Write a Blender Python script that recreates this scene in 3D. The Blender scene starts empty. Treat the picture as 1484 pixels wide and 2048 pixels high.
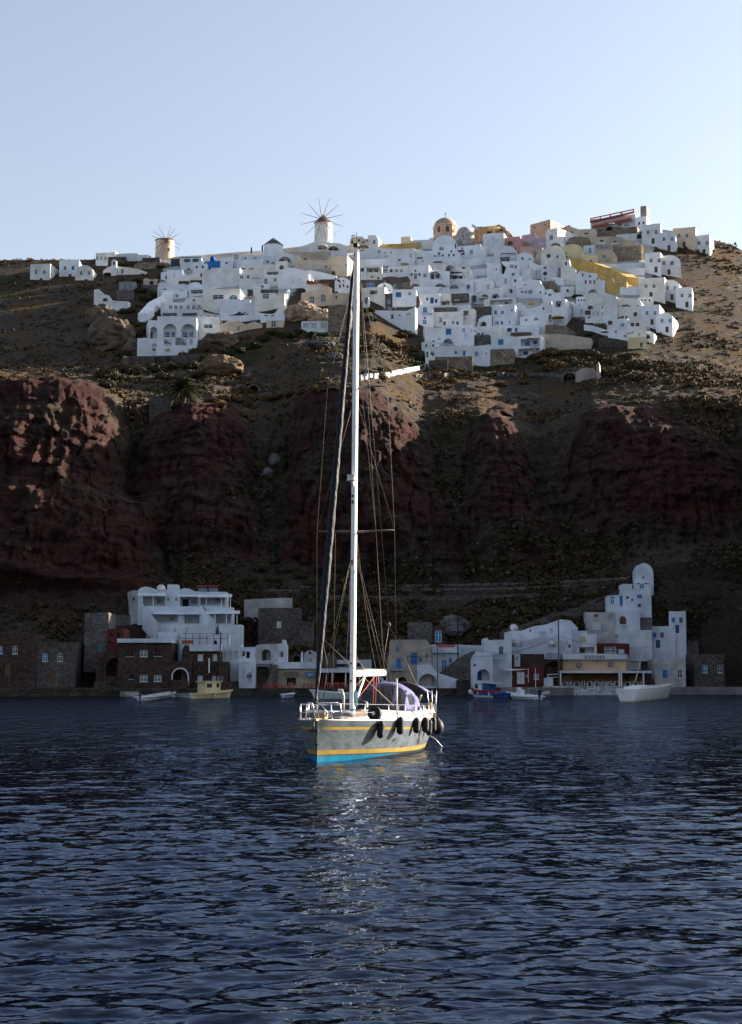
import bpy, bmesh, math, random
import numpy as np
from mathutils import Vector, Matrix
from mathutils.geometry import tessellate_polygon
random.seed(7)
RNG = np.random.default_rng(7)
SC = bpy.context.scene
COL = SC.collection
R = math.radians
# ------------------------------------------------------------------ camera model
FPX, CX, CY, CAMH = 3220.0, 742.0, 1024.0, 3.1
PITCH = math.atan((1353 - CY) / FPX)
SP, CP = math.sin(PITCH), math.cos(PITCH)
CAM = Vector((0, 0, CAMH))

def ray(px, py):
    u = (px - CX) / FPX; v = (CY - py) / FPX
    return Vector((u, CP - v * SP, SP + v * CP))

def at(px, py, Y):
    d = ray(px, py)
    return CAM + d * (Y / d.y)

def zat(py, Y):
    return at(CX, py, Y).z

def pxm(Y):
    return FPX / Y

# ------------------------------------------------------------------ materials
MATS = {}
def new_mat(name):
    m = bpy.data.materials.new(name); m.use_nodes = True
    return m, m.node_tree.nodes, m.node_tree.links

def mat(name, col, rough=0.8, var=0.15, scale=0.6, metal=0.0, bump=0.0, bscale=8.0, col2=None, spec=0.3):
    """plain surface with mottled wear: two noise scales mix the base colour with a variant"""
    if name in MATS: return MATS[name]
    m, N, L = new_mat(name)
    b = N['Principled BSDF']
    b.inputs['Roughness'].default_value = rough
    b.inputs['Metallic'].default_value = metal
    b.inputs['Specular IOR Level'].default_value = spec
    tc = N.new('ShaderNodeTexCoord'); geo = N.new('ShaderNodeNewGeometry')
    n1 = N.new('ShaderNodeTexNoise'); n1.inputs['Scale'].default_value = scale; n1.inputs['Detail'].default_value = 6
    L.new(geo.outputs['Position'], n1.inputs['Vector'])
    r = N.new('ShaderNodeValToRGB')
    c2 = col2 if col2 else tuple(c * (1 - 2.2 * var) for c in col)
    c1 = tuple(min(1, c * (1 + 0.35 * var)) for c in col)
    r.color_ramp.elements[0].position = 0.33; r.color_ramp.elements[1].position = 0.62
    r.color_ramp.elements[0].color = (*c2, 1); r.color_ramp.elements[1].color = (*c1, 1)
    L.new(n1.outputs['Fac'], r.inputs['Fac']); L.new(r.outputs['Color'], b.inputs['Base Color'])
    if bump:
        n2 = N.new('ShaderNodeTexNoise'); n2.inputs['Scale'].default_value = bscale; n2.inputs['Detail'].default_value = 5
        L.new(geo.outputs['Position'], n2.inputs['Vector'])
        bp = N.new('ShaderNodeBump'); bp.inputs['Strength'].default_value = bump; bp.inputs['Distance'].default_value = 0.1
        L.new(n2.outputs['Fac'], bp.inputs['Height']); L.new(bp.outputs['Normal'], b.inputs['Normal'])
    MATS[name] = m
    return m

def stone_mat(name, stone, mortar, scale=2.2, rough=0.95):
    """rubble masonry: voronoi stones with joints"""
    if name in MATS: return MATS[name]
    m, N, L = new_mat(name)
    b = N['Principled BSDF']; b.inputs['Roughness'].default_value = rough; b.inputs['Specular IOR Level'].default_value = 0.15
    geo = N.new('ShaderNodeNewGeometry')
    mp = N.new('ShaderNodeMapping'); mp.inputs['Scale'].default_value = (scale, scale, scale * 1.5)
    L.new(geo.outputs['Position'], mp.inputs['Vector'])
    nz = N.new('ShaderNodeTexNoise'); nz.inputs['Scale'].default_value = 1.3; nz.inputs['Detail'].default_value = 4
    L.new(mp.outputs['Vector'], nz.inputs['Vector'])
    v = N.new('ShaderNodeTexVoronoi'); v.feature = 'F1'; v.inputs['Scale'].default_value = 1.0
    ve = N.new('ShaderNodeTexVoronoi'); ve.feature = 'DISTANCE_TO_EDGE'; ve.inputs['Scale'].default_value = 1.0
    L.new(mp.outputs['Vector'], v.inputs['Vector']); L.new(mp.outputs['Vector'], ve.inputs['Vector'])
    sep = N.new('ShaderNodeSeparateColor'); L.new(v.outputs['Color'], sep.inputs['Color'])
    r = N.new('ShaderNodeValToRGB')
    r.color_ramp.elements[0].color = (*[c * 0.45 for c in stone], 1); r.color_ramp.elements[1].color = (*[min(1, c * 1.5) for c in stone], 1)
    L.new(sep.outputs['Red'], r.inputs['Fac'])
    j = N.new('ShaderNodeValToRGB'); j.color_ramp.elements[0].position = 0.02; j.color_ramp.elements[1].position = 0.09
    L.new(ve.outputs['Distance'], j.inputs['Fac'])
    mx = N.new('ShaderNodeMix'); mx.data_type = 'RGBA'
    mx.inputs[6].default_value = (*mortar, 1)
    L.new(j.outputs['Color'], mx.inputs[0]); L.new(r.outputs['Color'], mx.inputs[7])
    big = N.new('ShaderNodeTexNoise'); big.inputs['Scale'].default_value = 0.35; big.inputs['Detail'].default_value = 5
    L.new(geo.outputs['Position'], big.inputs['Vector'])
    mm = N.new('ShaderNodeMix'); mm.data_type = 'RGBA'; mm.blend_type = 'MULTIPLY'; mm.inputs[0].default_value = 0.7
    rr = N.new('ShaderNodeValToRGB'); rr.color_ramp.elements[0].position = 0.3; rr.color_ramp.elements[1].position = 0.7
    rr.color_ramp.elements[0].color = (0.5, 0.5, 0.5, 1); rr.color_ramp.elements[1].color = (1.15, 1.1, 1.05, 1)
    L.new(big.outputs['Fac'], rr.inputs['Fac'])
    L.new(mx.outputs[2], mm.inputs[6]); L.new(rr.outputs['Color'], mm.inputs[7])
    L.new(mm.outputs[2], b.inputs['Base Color'])
    bp = N.new('ShaderNodeBump'); bp.inputs['Strength'].default_value = 0.7; bp.inputs['Distance'].default_value = 0.08
    L.new(ve.outputs['Distance'], bp.inputs['Height']); L.new(bp.outputs['Normal'], b.inputs['Normal'])
    MATS[name] = m
    return m

def glass_mat(name, col=(0.02, 0.03, 0.04), rough=0.08):
    if name in MATS: return MATS[name]
    m, N, L = new_mat(name)
    b = N['Principled BSDF']; b.inputs['Base Color'].default_value = (*col, 1); b.inputs['Roughness'].default_value = rough
    b.inputs['Specular IOR Level'].default_value = 0.5
    MATS[name] = m
    return m

# ------------------------------------------------------------------ objects
def link(name, me, parent=None, loc=None, rotz=None):
    o = bpy.data.objects.new(name, me); COL.objects.link(o)
    if parent is not None: o.parent = parent
    if loc is not None: o.location = loc
    if rotz is not None: o.rotation_euler = (0, 0, rotz)
    return o

def tag(o, label=None, cat=None, group=None, kind=None):
    if label: o['label'] = label
    if cat: o['category'] = cat
    if group: o['group'] = group
    if kind: o['kind'] = kind
    return o

def thing(name, label, cat, loc=(0, 0, 0), rotz=0.0, group=None):
    o = link(name, None, None, loc, rotz)
    o.empty_display_size = 0.3
    return tag(o, label, cat, group)

class MB:
    """collects polygons for one mesh"""
    def __init__(s): s.v = []; s.f = []; s.mi = []; s.cur = 0
    def add(s, vs, fs):
        k = len(s.v); s.v += [tuple(p) for p in vs]; s.f += [tuple(i + k for i in f) for f in fs]; s.mi += [s.cur] * len(fs)
        return s
    def box(s, a, b, M=None):
        x0, y0, z0 = a; x1, y1, z1 = b
        vs = [Vector(p) for p in ((x0,y0,z0),(x1,y0,z0),(x1,y1,z0),(x0,y1,z0),(x0,y0,z1),(x1,y0,z1),(x1,y1,z1),(x0,y1,z1))]
        if M: vs = [M @ p for p in vs]
        return s.add(vs, [(0,3,2,1),(4,5,6,7),(0,1,5,4),(1,2,6,5),(2,3,7,6),(3,0,4,7)])
    def tube(s, pts, r, n=6, cap=True):
        pts = [Vector(p) for p in pts]; m = len(pts)
        rs = r if isinstance(r, (list, tuple)) else [r] * m
        vs = []; up0 = None
        for i, p in enumerate(pts):
            t = (pts[min(i + 1, m - 1)] - pts[max(i - 1, 0)])
            if t.length < 1e-9: t = Vector((0, 0, 1))
            t.normalize()
            if up0 is None or abs(up0.dot(t)) > 0.95:
                up0 = Vector((0, 0, 1)) if abs(t.z) < 0.9 else Vector((0, 1, 0))
            a = t.cross(up0).normalized(); b = t.cross(a).normalized()
            for k in range(n):
                an = 2 * math.pi * k / n
                vs.append(p + (a * math.cos(an) + b * math.sin(an)) * rs[i])
        fs = []
        for i in range(m - 1):
            for k in range(n):
                fs.append((i*n+k, i*n+(k+1)%n, (i+1)*n+(k+1)%n, (i+1)*n+k))
        if cap:
            fs.append(tuple(range(n-1, -1, -1))); fs.append(tuple((m-1)*n+k for k in range(n)))
        return s.add(vs, fs)
    def lathe(s, prof, n=16, c=(0, 0, 0), sx=1.0, sy=1.0):
        """prof: (r, z) from bottom to top"""
        c = Vector(c); vs = []; fs = []; m = len(prof)
        for r, z in prof:
            for k in range(n):
                an = 2 * math.pi * k / n
                vs.append(c + Vector((r * math.cos(an) * sx, r * math.sin(an) * sy, z)))
        for i in range(m - 1):
            for k in range(n):
                fs.append((i*n+k, i*n+(k+1)%n, (i+1)*n+(k+1)%n, (i+1)*n+k))
        if prof[0][0] > 1e-4: fs.append(tuple(range(n-1, -1, -1)))
        if prof[-1][0] > 1e-4: fs.append(tuple((m-1)*n+k for k in range(n)))
        return s.add(vs, fs)
    def prism(s, poly, d0, d1, M=None):
        """poly: (u, z) counter-clockwise seen from -y; extruded along local y from d0 to d1"""
        n = len(poly)
        vs = [Vector((u, d0, z)) for u, z in poly] + [Vector((u, d1, z)) for u, z in poly]
        if M: vs = [M @ p for p in vs]
        fs = [tuple(range(n)), tuple(range(2*n-1, n-1, -1))] + [(i, n+i, n+(i+1)%n, (i+1)%n) for i in range(n)]
        return s.add(vs, fs)
    def build(s, name, mats, parent=None, loc=None, rotz=None, smooth=False, fix=True):
        me = bpy.data.meshes.new(name)
        me.from_pydata([tuple(p) for p in s.v], [], s.f)
        for m in (mats if isinstance(mats, (list, tuple)) else [mats]): me.materials.append(m)
        if max(s.mi, default=0): me.polygons.foreach_set('material_index', s.mi)
        if smooth is True: me.polygons.foreach_set('use_smooth', [True] * len(me.polygons))
        if fix:
            bm = bmesh.new(); bm.from_mesh(me)
            bmesh.ops.remove_doubles(bm, verts=bm.verts, dist=1e-5)
            bmesh.ops.recalc_face_normals(bm, faces=bm.faces)
            bm.to_mesh(me); bm.free()
        if smooth and smooth is not True:
            me.polygons.foreach_set('use_smooth', [True] * len(me.polygons))
            try: me.set_sharp_from_angle(angle=R(smooth))
            except Exception: pass
        me.update()
        return link(name, me, parent, loc, rotz)

def copy_tree(o, parent=None):
    c = o.copy(); COL.objects.link(c)
    if parent is not None: c.parent = parent
    for ch in list(o.children): copy_tree(ch, c)
    return c

def np_mesh(name, verts, faces, mats, smooth=False, attrs=None):
    me = bpy.data.meshes.new(name)
    nv, nf, k = len(verts), len(faces), faces.shape[1]
    me.vertices.add(nv); me.vertices.foreach_set('co', np.ascontiguousarray(verts, dtype=np.float32).ravel())
    me.loops.add(nf * k); me.loops.foreach_set('vertex_index', np.ascontiguousarray(faces, dtype=np.int32).ravel())
    me.polygons.add(nf)
    me.polygons.foreach_set('loop_start', np.arange(0, nf * k, k, dtype=np.int32))
    try: me.polygons.foreach_set('loop_total', np.full(nf, k, dtype=np.int32))
    except Exception: pass
    if smooth: me.polygons.foreach_set('use_smooth', np.ones(nf, dtype=bool))
    for m in (mats if isinstance(mats, (list, tuple)) else [mats]): me.materials.append(m)
    for an, arr in (attrs or {}).items():
        a = me.attributes.new(an, 'FLOAT_COLOR', 'POINT')
        a.data.foreach_set('color', np.ascontiguousarray(arr, dtype=np.float32).ravel())
    me.update(calc_edges=True); me.validate()
    return link(name, me)

def grid_faces(nr, nc):
    i = np.arange(nr - 1)[:, None] * nc + np.arange(nc - 1)[None, :]
    return np.stack([i, i + 1, i + nc + 1, i + nc], -1).reshape(-1, 4)

def _hash(ix, iy, iz, seed):
    h = (ix * 374761393 + iy * 668265263 + iz * 2147483647 + seed * 1274126177) & 0xffffffff
    h = ((h ^ (h >> 13)) * 1274126177) & 0xffffffff
    h = ((h ^ (h >> 16)) * 2246822519) & 0xffffffff
    return ((h ^ (h >> 15)) & 0xffffff) / float(0xffffff)

def vnoise(x, y, z, seed=0):
    x0 = np.floor(x); y0 = np.floor(y); z0 = np.floor(z)
    fx, fy, fz = x - x0, y - y0, z - z0
    fx = fx*fx*(3-2*fx); fy = fy*fy*(3-2*fy); fz = fz*fz*(3-2*fz)
    ix, iy, iz = x0.astype(np.int64), y0.astype(np.int64), z0.astype(np.int64)
    r = 0
    for dx in (0, 1):
        for dy in (0, 1):
            for dz in (0, 1):
                w = (fx if dx else 1-fx) * (fy if dy else 1-fy) * (fz if dz else 1-fz)
                r = r + w * _hash(ix+dx, iy+dy, iz+dz, seed)
    return r * 2 - 1

def fbm(x, y, z, octv=4, seed=0, ridged=False):
    a, s, t = 0.5, 0, 0
    for o in range(octv):
        n = vnoise(x * 2**o, y * 2**o, z * 2**o, seed + o)
        if ridged: n = 1 - 2 * np.abs(n)
        s = s + a * n; t += a; a *= 0.5
    return s / t
# ------------------------------------------------------------------ camera, light, sky
cam = bpy.data.cameras.new('camera'); camo = bpy.data.objects.new('camera', cam); COL.objects.link(camo)
camo.location = CAM; camo.rotation_euler = (math.pi / 2 + PITCH, 0, 0)
cam.sensor_fit = 'HORIZONTAL'; cam.sensor_width = 36; cam.lens = 36 * FPX / 1484; cam.clip_start = 0.5; cam.clip_end = 6000
SC.camera = camo
SUN_AZ, SUN_EL = R(25), R(18.5)        # azimuth from +x towards +y
sd = Vector((math.cos(SUN_EL) * math.cos(SUN_AZ), math.cos(SUN_EL) * math.sin(SUN_AZ), math.sin(SUN_EL)))
sun = bpy.data.lights.new('sun', 'SUN'); sun.energy = 5.0; sun.angle = R(0.5); sun.color = (1.0, 0.89, 0.74)
suno = bpy.data.objects.new('sun', sun); COL.objects.link(suno)
suno.rotation_euler = sd.to_track_quat('Z', 'Y').to_euler()
W = bpy.data.worlds.new('World'); SC.world = W; W.use_nodes = True
wn, wl = W.node_tree.nodes, W.node_tree.links
sky = wn.new('ShaderNodeTexSky'); sky.sky_type = 'NISHITA'; sky.sun_disc = False
sky.sun_elevation = SUN_EL; sky.sun_rotation = math.pi / 2 - SUN_AZ
sky.altitude = 0; sky.air_density = 1.0; sky.dust_density = 2.0; sky.ozone_density = 2.6
hs = wn.new('ShaderNodeHueSaturation'); hs.inputs['Saturation'].default_value = 0.62; hs.inputs['Hue'].default_value = 0.502
wl.new(sky.outputs['Color'], hs.inputs['Color']); wl.new(hs.outputs['Color'], wn['Background'].inputs['Color'])
wn['Background'].inputs['Strength'].default_value = 0.068
SC.view_settings.view_transform = 'Standard'; SC.view_settings.look = 'None'
SC.view_settings.exposure = 1.85; SC.view_settings.gamma = 1.0
SC.render.engine = 'CYCLES'
SC.cycles.use_denoising = True
SC.cycles.max_bounces = 6; SC.cycles.diffuse_bounces = 3; SC.cycles.glossy_bounces = 3; SC.cycles.transparent_max_bounces = 8
SC.cycles.sample_clamp_indirect = 8
SC.cycles.caustics_reflective = False; SC.cycles.caustics_refractive = False

# ------------------------------------------------------------------ the hillside
# per column (photo px): quay distance, then picture rows of slope foot, cliff base, cliff lip, town bottom, ridge
TCOL = [(-900,250,1150,1090,800,735,540),(0,252,1180,1110,790,728,520),(195,256,1190,1140,800,722,519),
 (330,257,1185,1150,812,716,514),(420,258,1190,1130,806,690,508),(500,258,1215,1105,850,672,502),(540,258,1215,1105,848,666,499),(640,259,1200,1140,785,664,488),
 (742,260,1200,1160,790,652,490),(850,262,1220,1150,850,722,486),(960,266,1215,1150,830,734,482),(1080,270,1200,1150,880,722,476),
 (1190,274,1180,1130,830,704,470),(1290,278,1140,1100,815,696,452),(1400,280,1125,1085,806,712,468),(1480,280,1120,1080,810,735,490),(1700,255,960,860,800,790,600),(1950,176,690,680,700,740,640),(2400,164,640,640,680,730,640)]  # last columns: unseen headland, added and raised to shade the harbour
# red scoria buttresses: outlines (picture row, left, right) and how far each stands out (m)
DOMES = [(8, 2, [(803,385,415),(812,345,452),(850,288,494),(900,264,508),(1000,266,518),(1100,300,530),(1160,345,560)]),
 (9, 2, [(772,650,712),(788,604,768),(860,582,832),(950,574,880),(1050,564,915),(1170,556,938)]),
 (7.5, 2, [(818,988,1012),(870,957,1040),(950,926,1066),(1050,926,1110),(1115,962,1122)]),
 (5, 2, [(1098,1030,1062),(1125,1000,1100),(1175,984,1130)]),
 (7.5, 2, [(822,1190,1330),(880,1152,1450),(960,1116,1520),(1060,1126,1560),(1130,1180,1600)]),
 (9, 2, [(800,1500,1800),(900,1470,1950),(1150,1480,2300)]),
 (20, 8, [(786,-900,232),(830,-960,245),(880,-980,250),(925,-1000,262),(985,-1000,275),(1003,-1000,279),(1012,-1000,327),(1060,-1000,334),(1120,-1000,342),(1255,-1000,380)])]
def bulge(px, py):
    """how far the cliff stands out at a picture place of the plain slope, and how red it is"""
    B = 0 * px; M = 0 * px
    for amp, pw, ed in DOMES:
        e = np.array(ed, float)
        l = np.interp(py, e[:, 0], e[:, 1]); r = np.interp(py, e[:, 0], e[:, 2])
        s = np.abs((px - (l + r) / 2) / ((r - l) / 2 + 1e-6))
        ver = np.sqrt(np.clip((py - e[0, 0] + 4) / (90 if pw == 2 else 25), 0, 1)) * np.clip((e[-1, 0] + 40 - py) / 170, 0, 1)
        b = np.clip(1 - s ** pw, 0, 1) ** 0.5 * ver * amp
        B = np.maximum(B, b); M = np.maximum(M, np.clip((1.0 - s) * 9 + 0.4, 0, 1) * np.clip((py - e[0, 0] + 8) / 14, 0, 1) * np.clip((e[-1, 0] + 20 - py) / 110, 0, 1))
    return B, M
YL = [298, 310, 333, 408, 505]
tc = np.array(TCOL, float)
def fan(px): return (px - CX) / FPX
def column(u):
    """profile nodes (Y, Z) of the smooth hillside for fan coordinate u = X / Y (array)"""
    px = CX + np.asarray(u, float) * FPX
    y0 = np.interp(px, tc[:, 0], tc[:, 1])
    rows = [np.interp(px, tc[:, 0], tc[:, 2 + k]) for k in range(5)]
    def z(py, Y):
        v = (CY - py) / FPX
        return CAMH + Y * (SP + v * CP) / (CP - v * SP)
    Ys = [y0 - 0.4, y0, y0 + 13]; Zs = [y0 * 0 - 4, y0 * 0 + 1.1, y0 * 0 + 1.4]
    dB = [0 * y0] * 5
    for k in range(5):
        Yb = YL[k] - dB[k]
        Zs.append(z(rows[k], Yb)); Ys.append(Yb)
    Ys.append(560 + 0 * y0); Zs.append(Zs[-1] + 1.0)
    Ys.append(1400 + 0 * y0); Zs.append(Zs[-1] - 30)
    return np.stack(Ys, -1), np.stack(Zs, -1)

def hit(px, py):
    """distance Y at which the line of sight through (px, py) meets the smooth hillside"""
    d = ray(px, py); u = d.x / d.y; m = d.z / d.y
    Y, Z = column(u)
    g = Z - (CAMH + m * Y)
    for k in range(1, len(Y)):
        if g[k] >= 0 and g[k-1] < 0:
            t = -g[k-1] / (g[k] - g[k-1])
            return float(Y[k-1] + t * (Y[k] - Y[k-1]))
    return float(Y[7])

def ground_z(X, Y):
    a, b = column(X / Y)
    return float(np.interp(Y, a, b))

def build_hill():
    uf = np.linspace(-0.262, 0.262, 700)
    uo = 0.262 + np.cumsum(np.linspace(0.002, 0.05, 40))
    us = np.concatenate([-uo[::-1], uf, uo])
    nodesY, nodesZ = column(us)
    # smooth the columns sideways a little
    ker = np.array([1, 2, 3, 2, 1.0]); ker /= ker.sum()
    seg = [2, 5, 50, 26, 150, 120, 80, 10, 8]
    Yr, Zr, wr, kr = [], [], [], []
    for k, n in enumerate(seg):
        for i in range(n):
            t = i / n
            Yr.append(nodesY[:, k] * (1-t) + nodesY[:, k+1] * t); Zr.append(nodesZ[:, k] * (1-t) + nodesZ[:, k+1] * t)
            kr.append(k + t)
    Yr.append(nodesY[:, -1]); Zr.append(nodesZ[:, -1]); kr.append(len(seg))
    Y = np.array(Yr); Z = np.array(Zr); K = np.array(kr)[:, None] + 0 * Y
    X = us[None, :] * Y
    # round the profile corners between base and lip
    for _ in range(10):
        sel = slice(60, 380)
        Zs = Z.copy(); Ys = Y.copy()
        Z[61:379] = (Zs[60:378] + 2 * Zs[61:379] + Zs[62:380]) / 4
        Y[61:379] = (Ys[60:378] + 2 * Ys[61:379] + Ys[62:380]) / 4
    tyy = (Z - CAMH) / Y; py0 = CY - FPX * (tyy * CP - SP) / (CP + tyy * SP); px0 = CX + us[None, :] * FPX + 0 * Y
    wob = 34 * fbm(X / 10, Y / 10, Z / 10, 4, 301); wob2 = 26 * fbm(X / 9, Y / 9, Z / 9, 4, 311)
    B, RM = bulge(px0 + wob, py0 + wob2)
    rg_ = np.clip((K - 2.15) / 1.3, 0, 1)
    cliff = np.clip((K - 3.4) / 0.6, 0, 1) * np.clip((5.15 - K) / 0.4, 0, 1)
    slope = np.clip((K - 2.2) / 0.5, 0, 1) * np.clip((7.0 - K) / 0.6, 0.0, 1)
    town = np.clip((K - 5.9) / 0.15, 0, 1)
    Y = Y - B * rg_
    n1 = fbm(X / 16, Y / 16, Z / 16, 3, 3); n2 = fbm(X / 5, Y / 5, Z / 7, 4, 11, True); n3 = fbm(X / 1.6, Y / 1.6, Z / 1.1, 3, 23)
    # near-horizontal beds of scoria on the cliff
    beds = fbm(X / 18, Y / 18, Z / 1.3, 3, 31)
    rills = fbm(X / 2.6, Y / 9, Z / 14, 3, 57, True)
    sz = Z / 2.3 + 1.3 * fbm(X / 20, Y / 20, Z / 20, 2, 71) + 0.5 * beds; saw = (sz - np.floor(sz)); saw = np.where(saw < 0.78, saw / 0.78, (1 - saw) / 0.22)
    crack = np.clip(1 - np.abs(fbm(X / 3.2, Y / 6, Z / 11, 3, 63)) * 7, 0, 1); crack2 = np.clip(1 - np.abs(fbm(X / 1.4, Y / 3, Z / 2.6, 2, 67)) * 6, 0, 1)
    dY = cliff * (2.6 * n1 + 1.7 * n2 + 1.0 * n3 + 0.6 * beds + 1.2 * rills + 0.32 * saw - 0.8 * crack - 0.4 * crack2)
    dZ = cliff * 1.6 * n1 + slope * (1 - cliff) * (1.3 * n1 + 0.7 * n2 + 0.35 * n3) * (1 - 0.75 * town)
    Y2 = Y - dY; Z2 = Z + dZ; X2 = X + cliff * 0.8 * fbm(X / 4, Y / 4, Z / 4, 3, 77)
    # colour: red scoria on the buttresses, grey-tan earth in gullies and on slopes, dry grass patches
    n4 = fbm(X / 9, Y / 9, Z / 9, 4, 91); n5 = fbm(X / 2.2, Y / 2.2, Z / 1.0, 4, 95); n6 = fbm(X / 30, Y / 30, Z / 20, 3, 99)
    red = np.clip((RM - 0.5 + 0.75 * n4 + 0.5 * n5) * 1.9, 0, 1)
    redc = np.array([0.078, 0.031, 0.025]); redd = np.array([0.043, 0.022, 0.020])
    tan = np.array([0.085, 0.063, 0.045]); grey = np.array([0.060, 0.052, 0.046]); pale = np.array([0.19, 0.16, 0.125])
    grass = np.array([0.105, 0.062, 0.022]); green = np.array([0.030, 0.033, 0.012])
    def mixc(a, b, t): return a * (1 - t[..., None]) + b * t[..., None]
    c = mixc(mixc(grey + 0 * Y[..., None], tan, np.clip(0.5 + 0.9 * n5, 0, 1)), pale, np.clip((n2 + n5 * 0.8 - 0.75) * 2.2, 0, 1))
    c = mixc(c, grass, np.clip((n4 + 0.5 * n5 + 0.02) * 1.7, 0, 0.85) * np.clip((K - 4.9) / 0.2, 0.25, 1))
    c = mixc(c, green, np.clip((n6 + 0.6 * n5 - 0.1) * 2.0, 0, 0.8))
    low = np.clip((4.6 - K) / 1.0, 0, 1)                              # scree low on the slope, mixed darker towards the foot
    c = mixc(c, np.array([0.058, 0.048, 0.043]), 0.5 * low)
    rc = mixc(redc + 0 * Y[..., None], redd, np.clip(0.5 + 0.8 * beds + 0.6 * n5, 0, 1))
    rc = rc * (1 - 0.35 * crack[..., None] - 0.2 * crack2[..., None])
    c = mixc(c, rc, red)
    # whitewashed lanes and terraces under the town
    tyy = (Z2 - CAMH) / Y2; pyv = CY - FPX * (tyy * CP - SP) / (CP + tyy * SP); pxv = CX + FPX * X2 / (Y2 * CP + (Z2 - CAMH) * SP)
    tb = np.interp(pxv, [-900, 300, 330, 400, 470, 560, 600, 640, 700, 735, 790, 845, 850, 930, 1080, 1095, 1190, 1230, 1300, 1330, 2300], [0, 0, 640, 645, 635, 620, 575, 560, 560, 590, 630, 640, 712, 710, 690, 640, 635, 660, 670, 0, 0])
    wm = np.clip((tb - pyv + 14 * n5) / 6, 0, 1) * np.clip((K - 5.7) / 0.1, 0, 1) * np.clip((0.75 - n4 * 0.8), 0, 1)
    c = mixc(c, np.array([0.66, 0.65, 0.63]), wm * 0.9)
    col = np.concatenate([c, (1 - wm)[..., None]], -1)
    v = np.stack([X2, Y2, Z2], -1).reshape(-1, 3)
    m, N, L = new_mat('hillside')
    b = N['Principled BSDF']; b.inputs['Roughness'].default_value = 0.95; b.inputs['Specular IOR Level'].default_value = 0.1
    a = N.new('ShaderNodeAttribute'); a.attribute_name = 'Col'
    geo = N.new('ShaderNodeNewGeometry')
    nz = N.new('ShaderNodeTexNoise'); nz.inputs['Scale'].default_value = 1.9; nz.inputs['Detail'].default_value = 8; nz.inputs['Roughness'].default_value = 0.7
    mp = N.new('ShaderNodeMapping'); mp.inputs['Scale'].default_value = (1, 1, 1.7)
    L.new(geo.outputs['Position'], mp.inputs['Vector']); L.new(mp.outputs['Vector'], nz.inputs['Vector'])
    r = N.new('ShaderNodeValToRGB'); r.color_ramp.elements[0].position = 0.32; r.color_ramp.elements[1].position = 0.68
    r.color_ramp.elements[0].color = (0.35, 0.35, 0.37, 1); r.color_ramp.elements[1].color = (1.5, 1.45, 1.4, 1)
    L.new(nz.outputs['Fac'], r.inputs['Fac'])
    mx = N.new('ShaderNodeMix'); mx.data_type = 'RGBA'; mx.blend_type = 'MULTIPLY'; L.new(a.outputs['Alpha'], mx.inputs[0])
    L.new(a.outputs['Color'], mx.inputs[6]); L.new(r.outputs['Color'], mx.inputs[7]); L.new(mx.outputs[2], b.inputs['Base Color'])
    bp = N.new('ShaderNodeBump'); bp.inputs['Strength'].default_value = 1.0; bp.inputs['Distance'].default_value = 0.9
    L.new(nz.outputs['Fac'], bp.inputs['Height']); L.new(bp.outputs['Normal'], b.inputs['Normal'])
    o = np_mesh('hillside_terrain', v, grid_faces(*Y.shape), m, smooth=True, attrs={'Col': col.reshape(-1, 4)})
    tag(o, 'steep volcanic hillside with red scoria cliffs rising from the harbour', kind='structure')
    return X2, Y2, Z2, K, red, us
HILL = build_hill()
def hit2(px, py):
    """distance at which the line of sight meets the rough hillside as built"""
    X2, Y2, Z2, K, red, us = HILL
    d = ray(px, py); j = int(np.argmin(np.abs(us - d.x / d.y))); m = d.z / d.y
    g = Z2[:, j] - (CAMH + m * Y2[:, j]); k = np.nonzero(g[2:] >= 0)[0]
    if len(k) == 0: return float(Y2[385, j])
    k = k[0] + 2; a, b = g[k-1], g[k]; t = 0 if b == a else -a / (b - a)
    return float(Y2[k-1, j] + (Y2[k, j] - Y2[k-1, j]) * max(0, min(1, t)))

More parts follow.
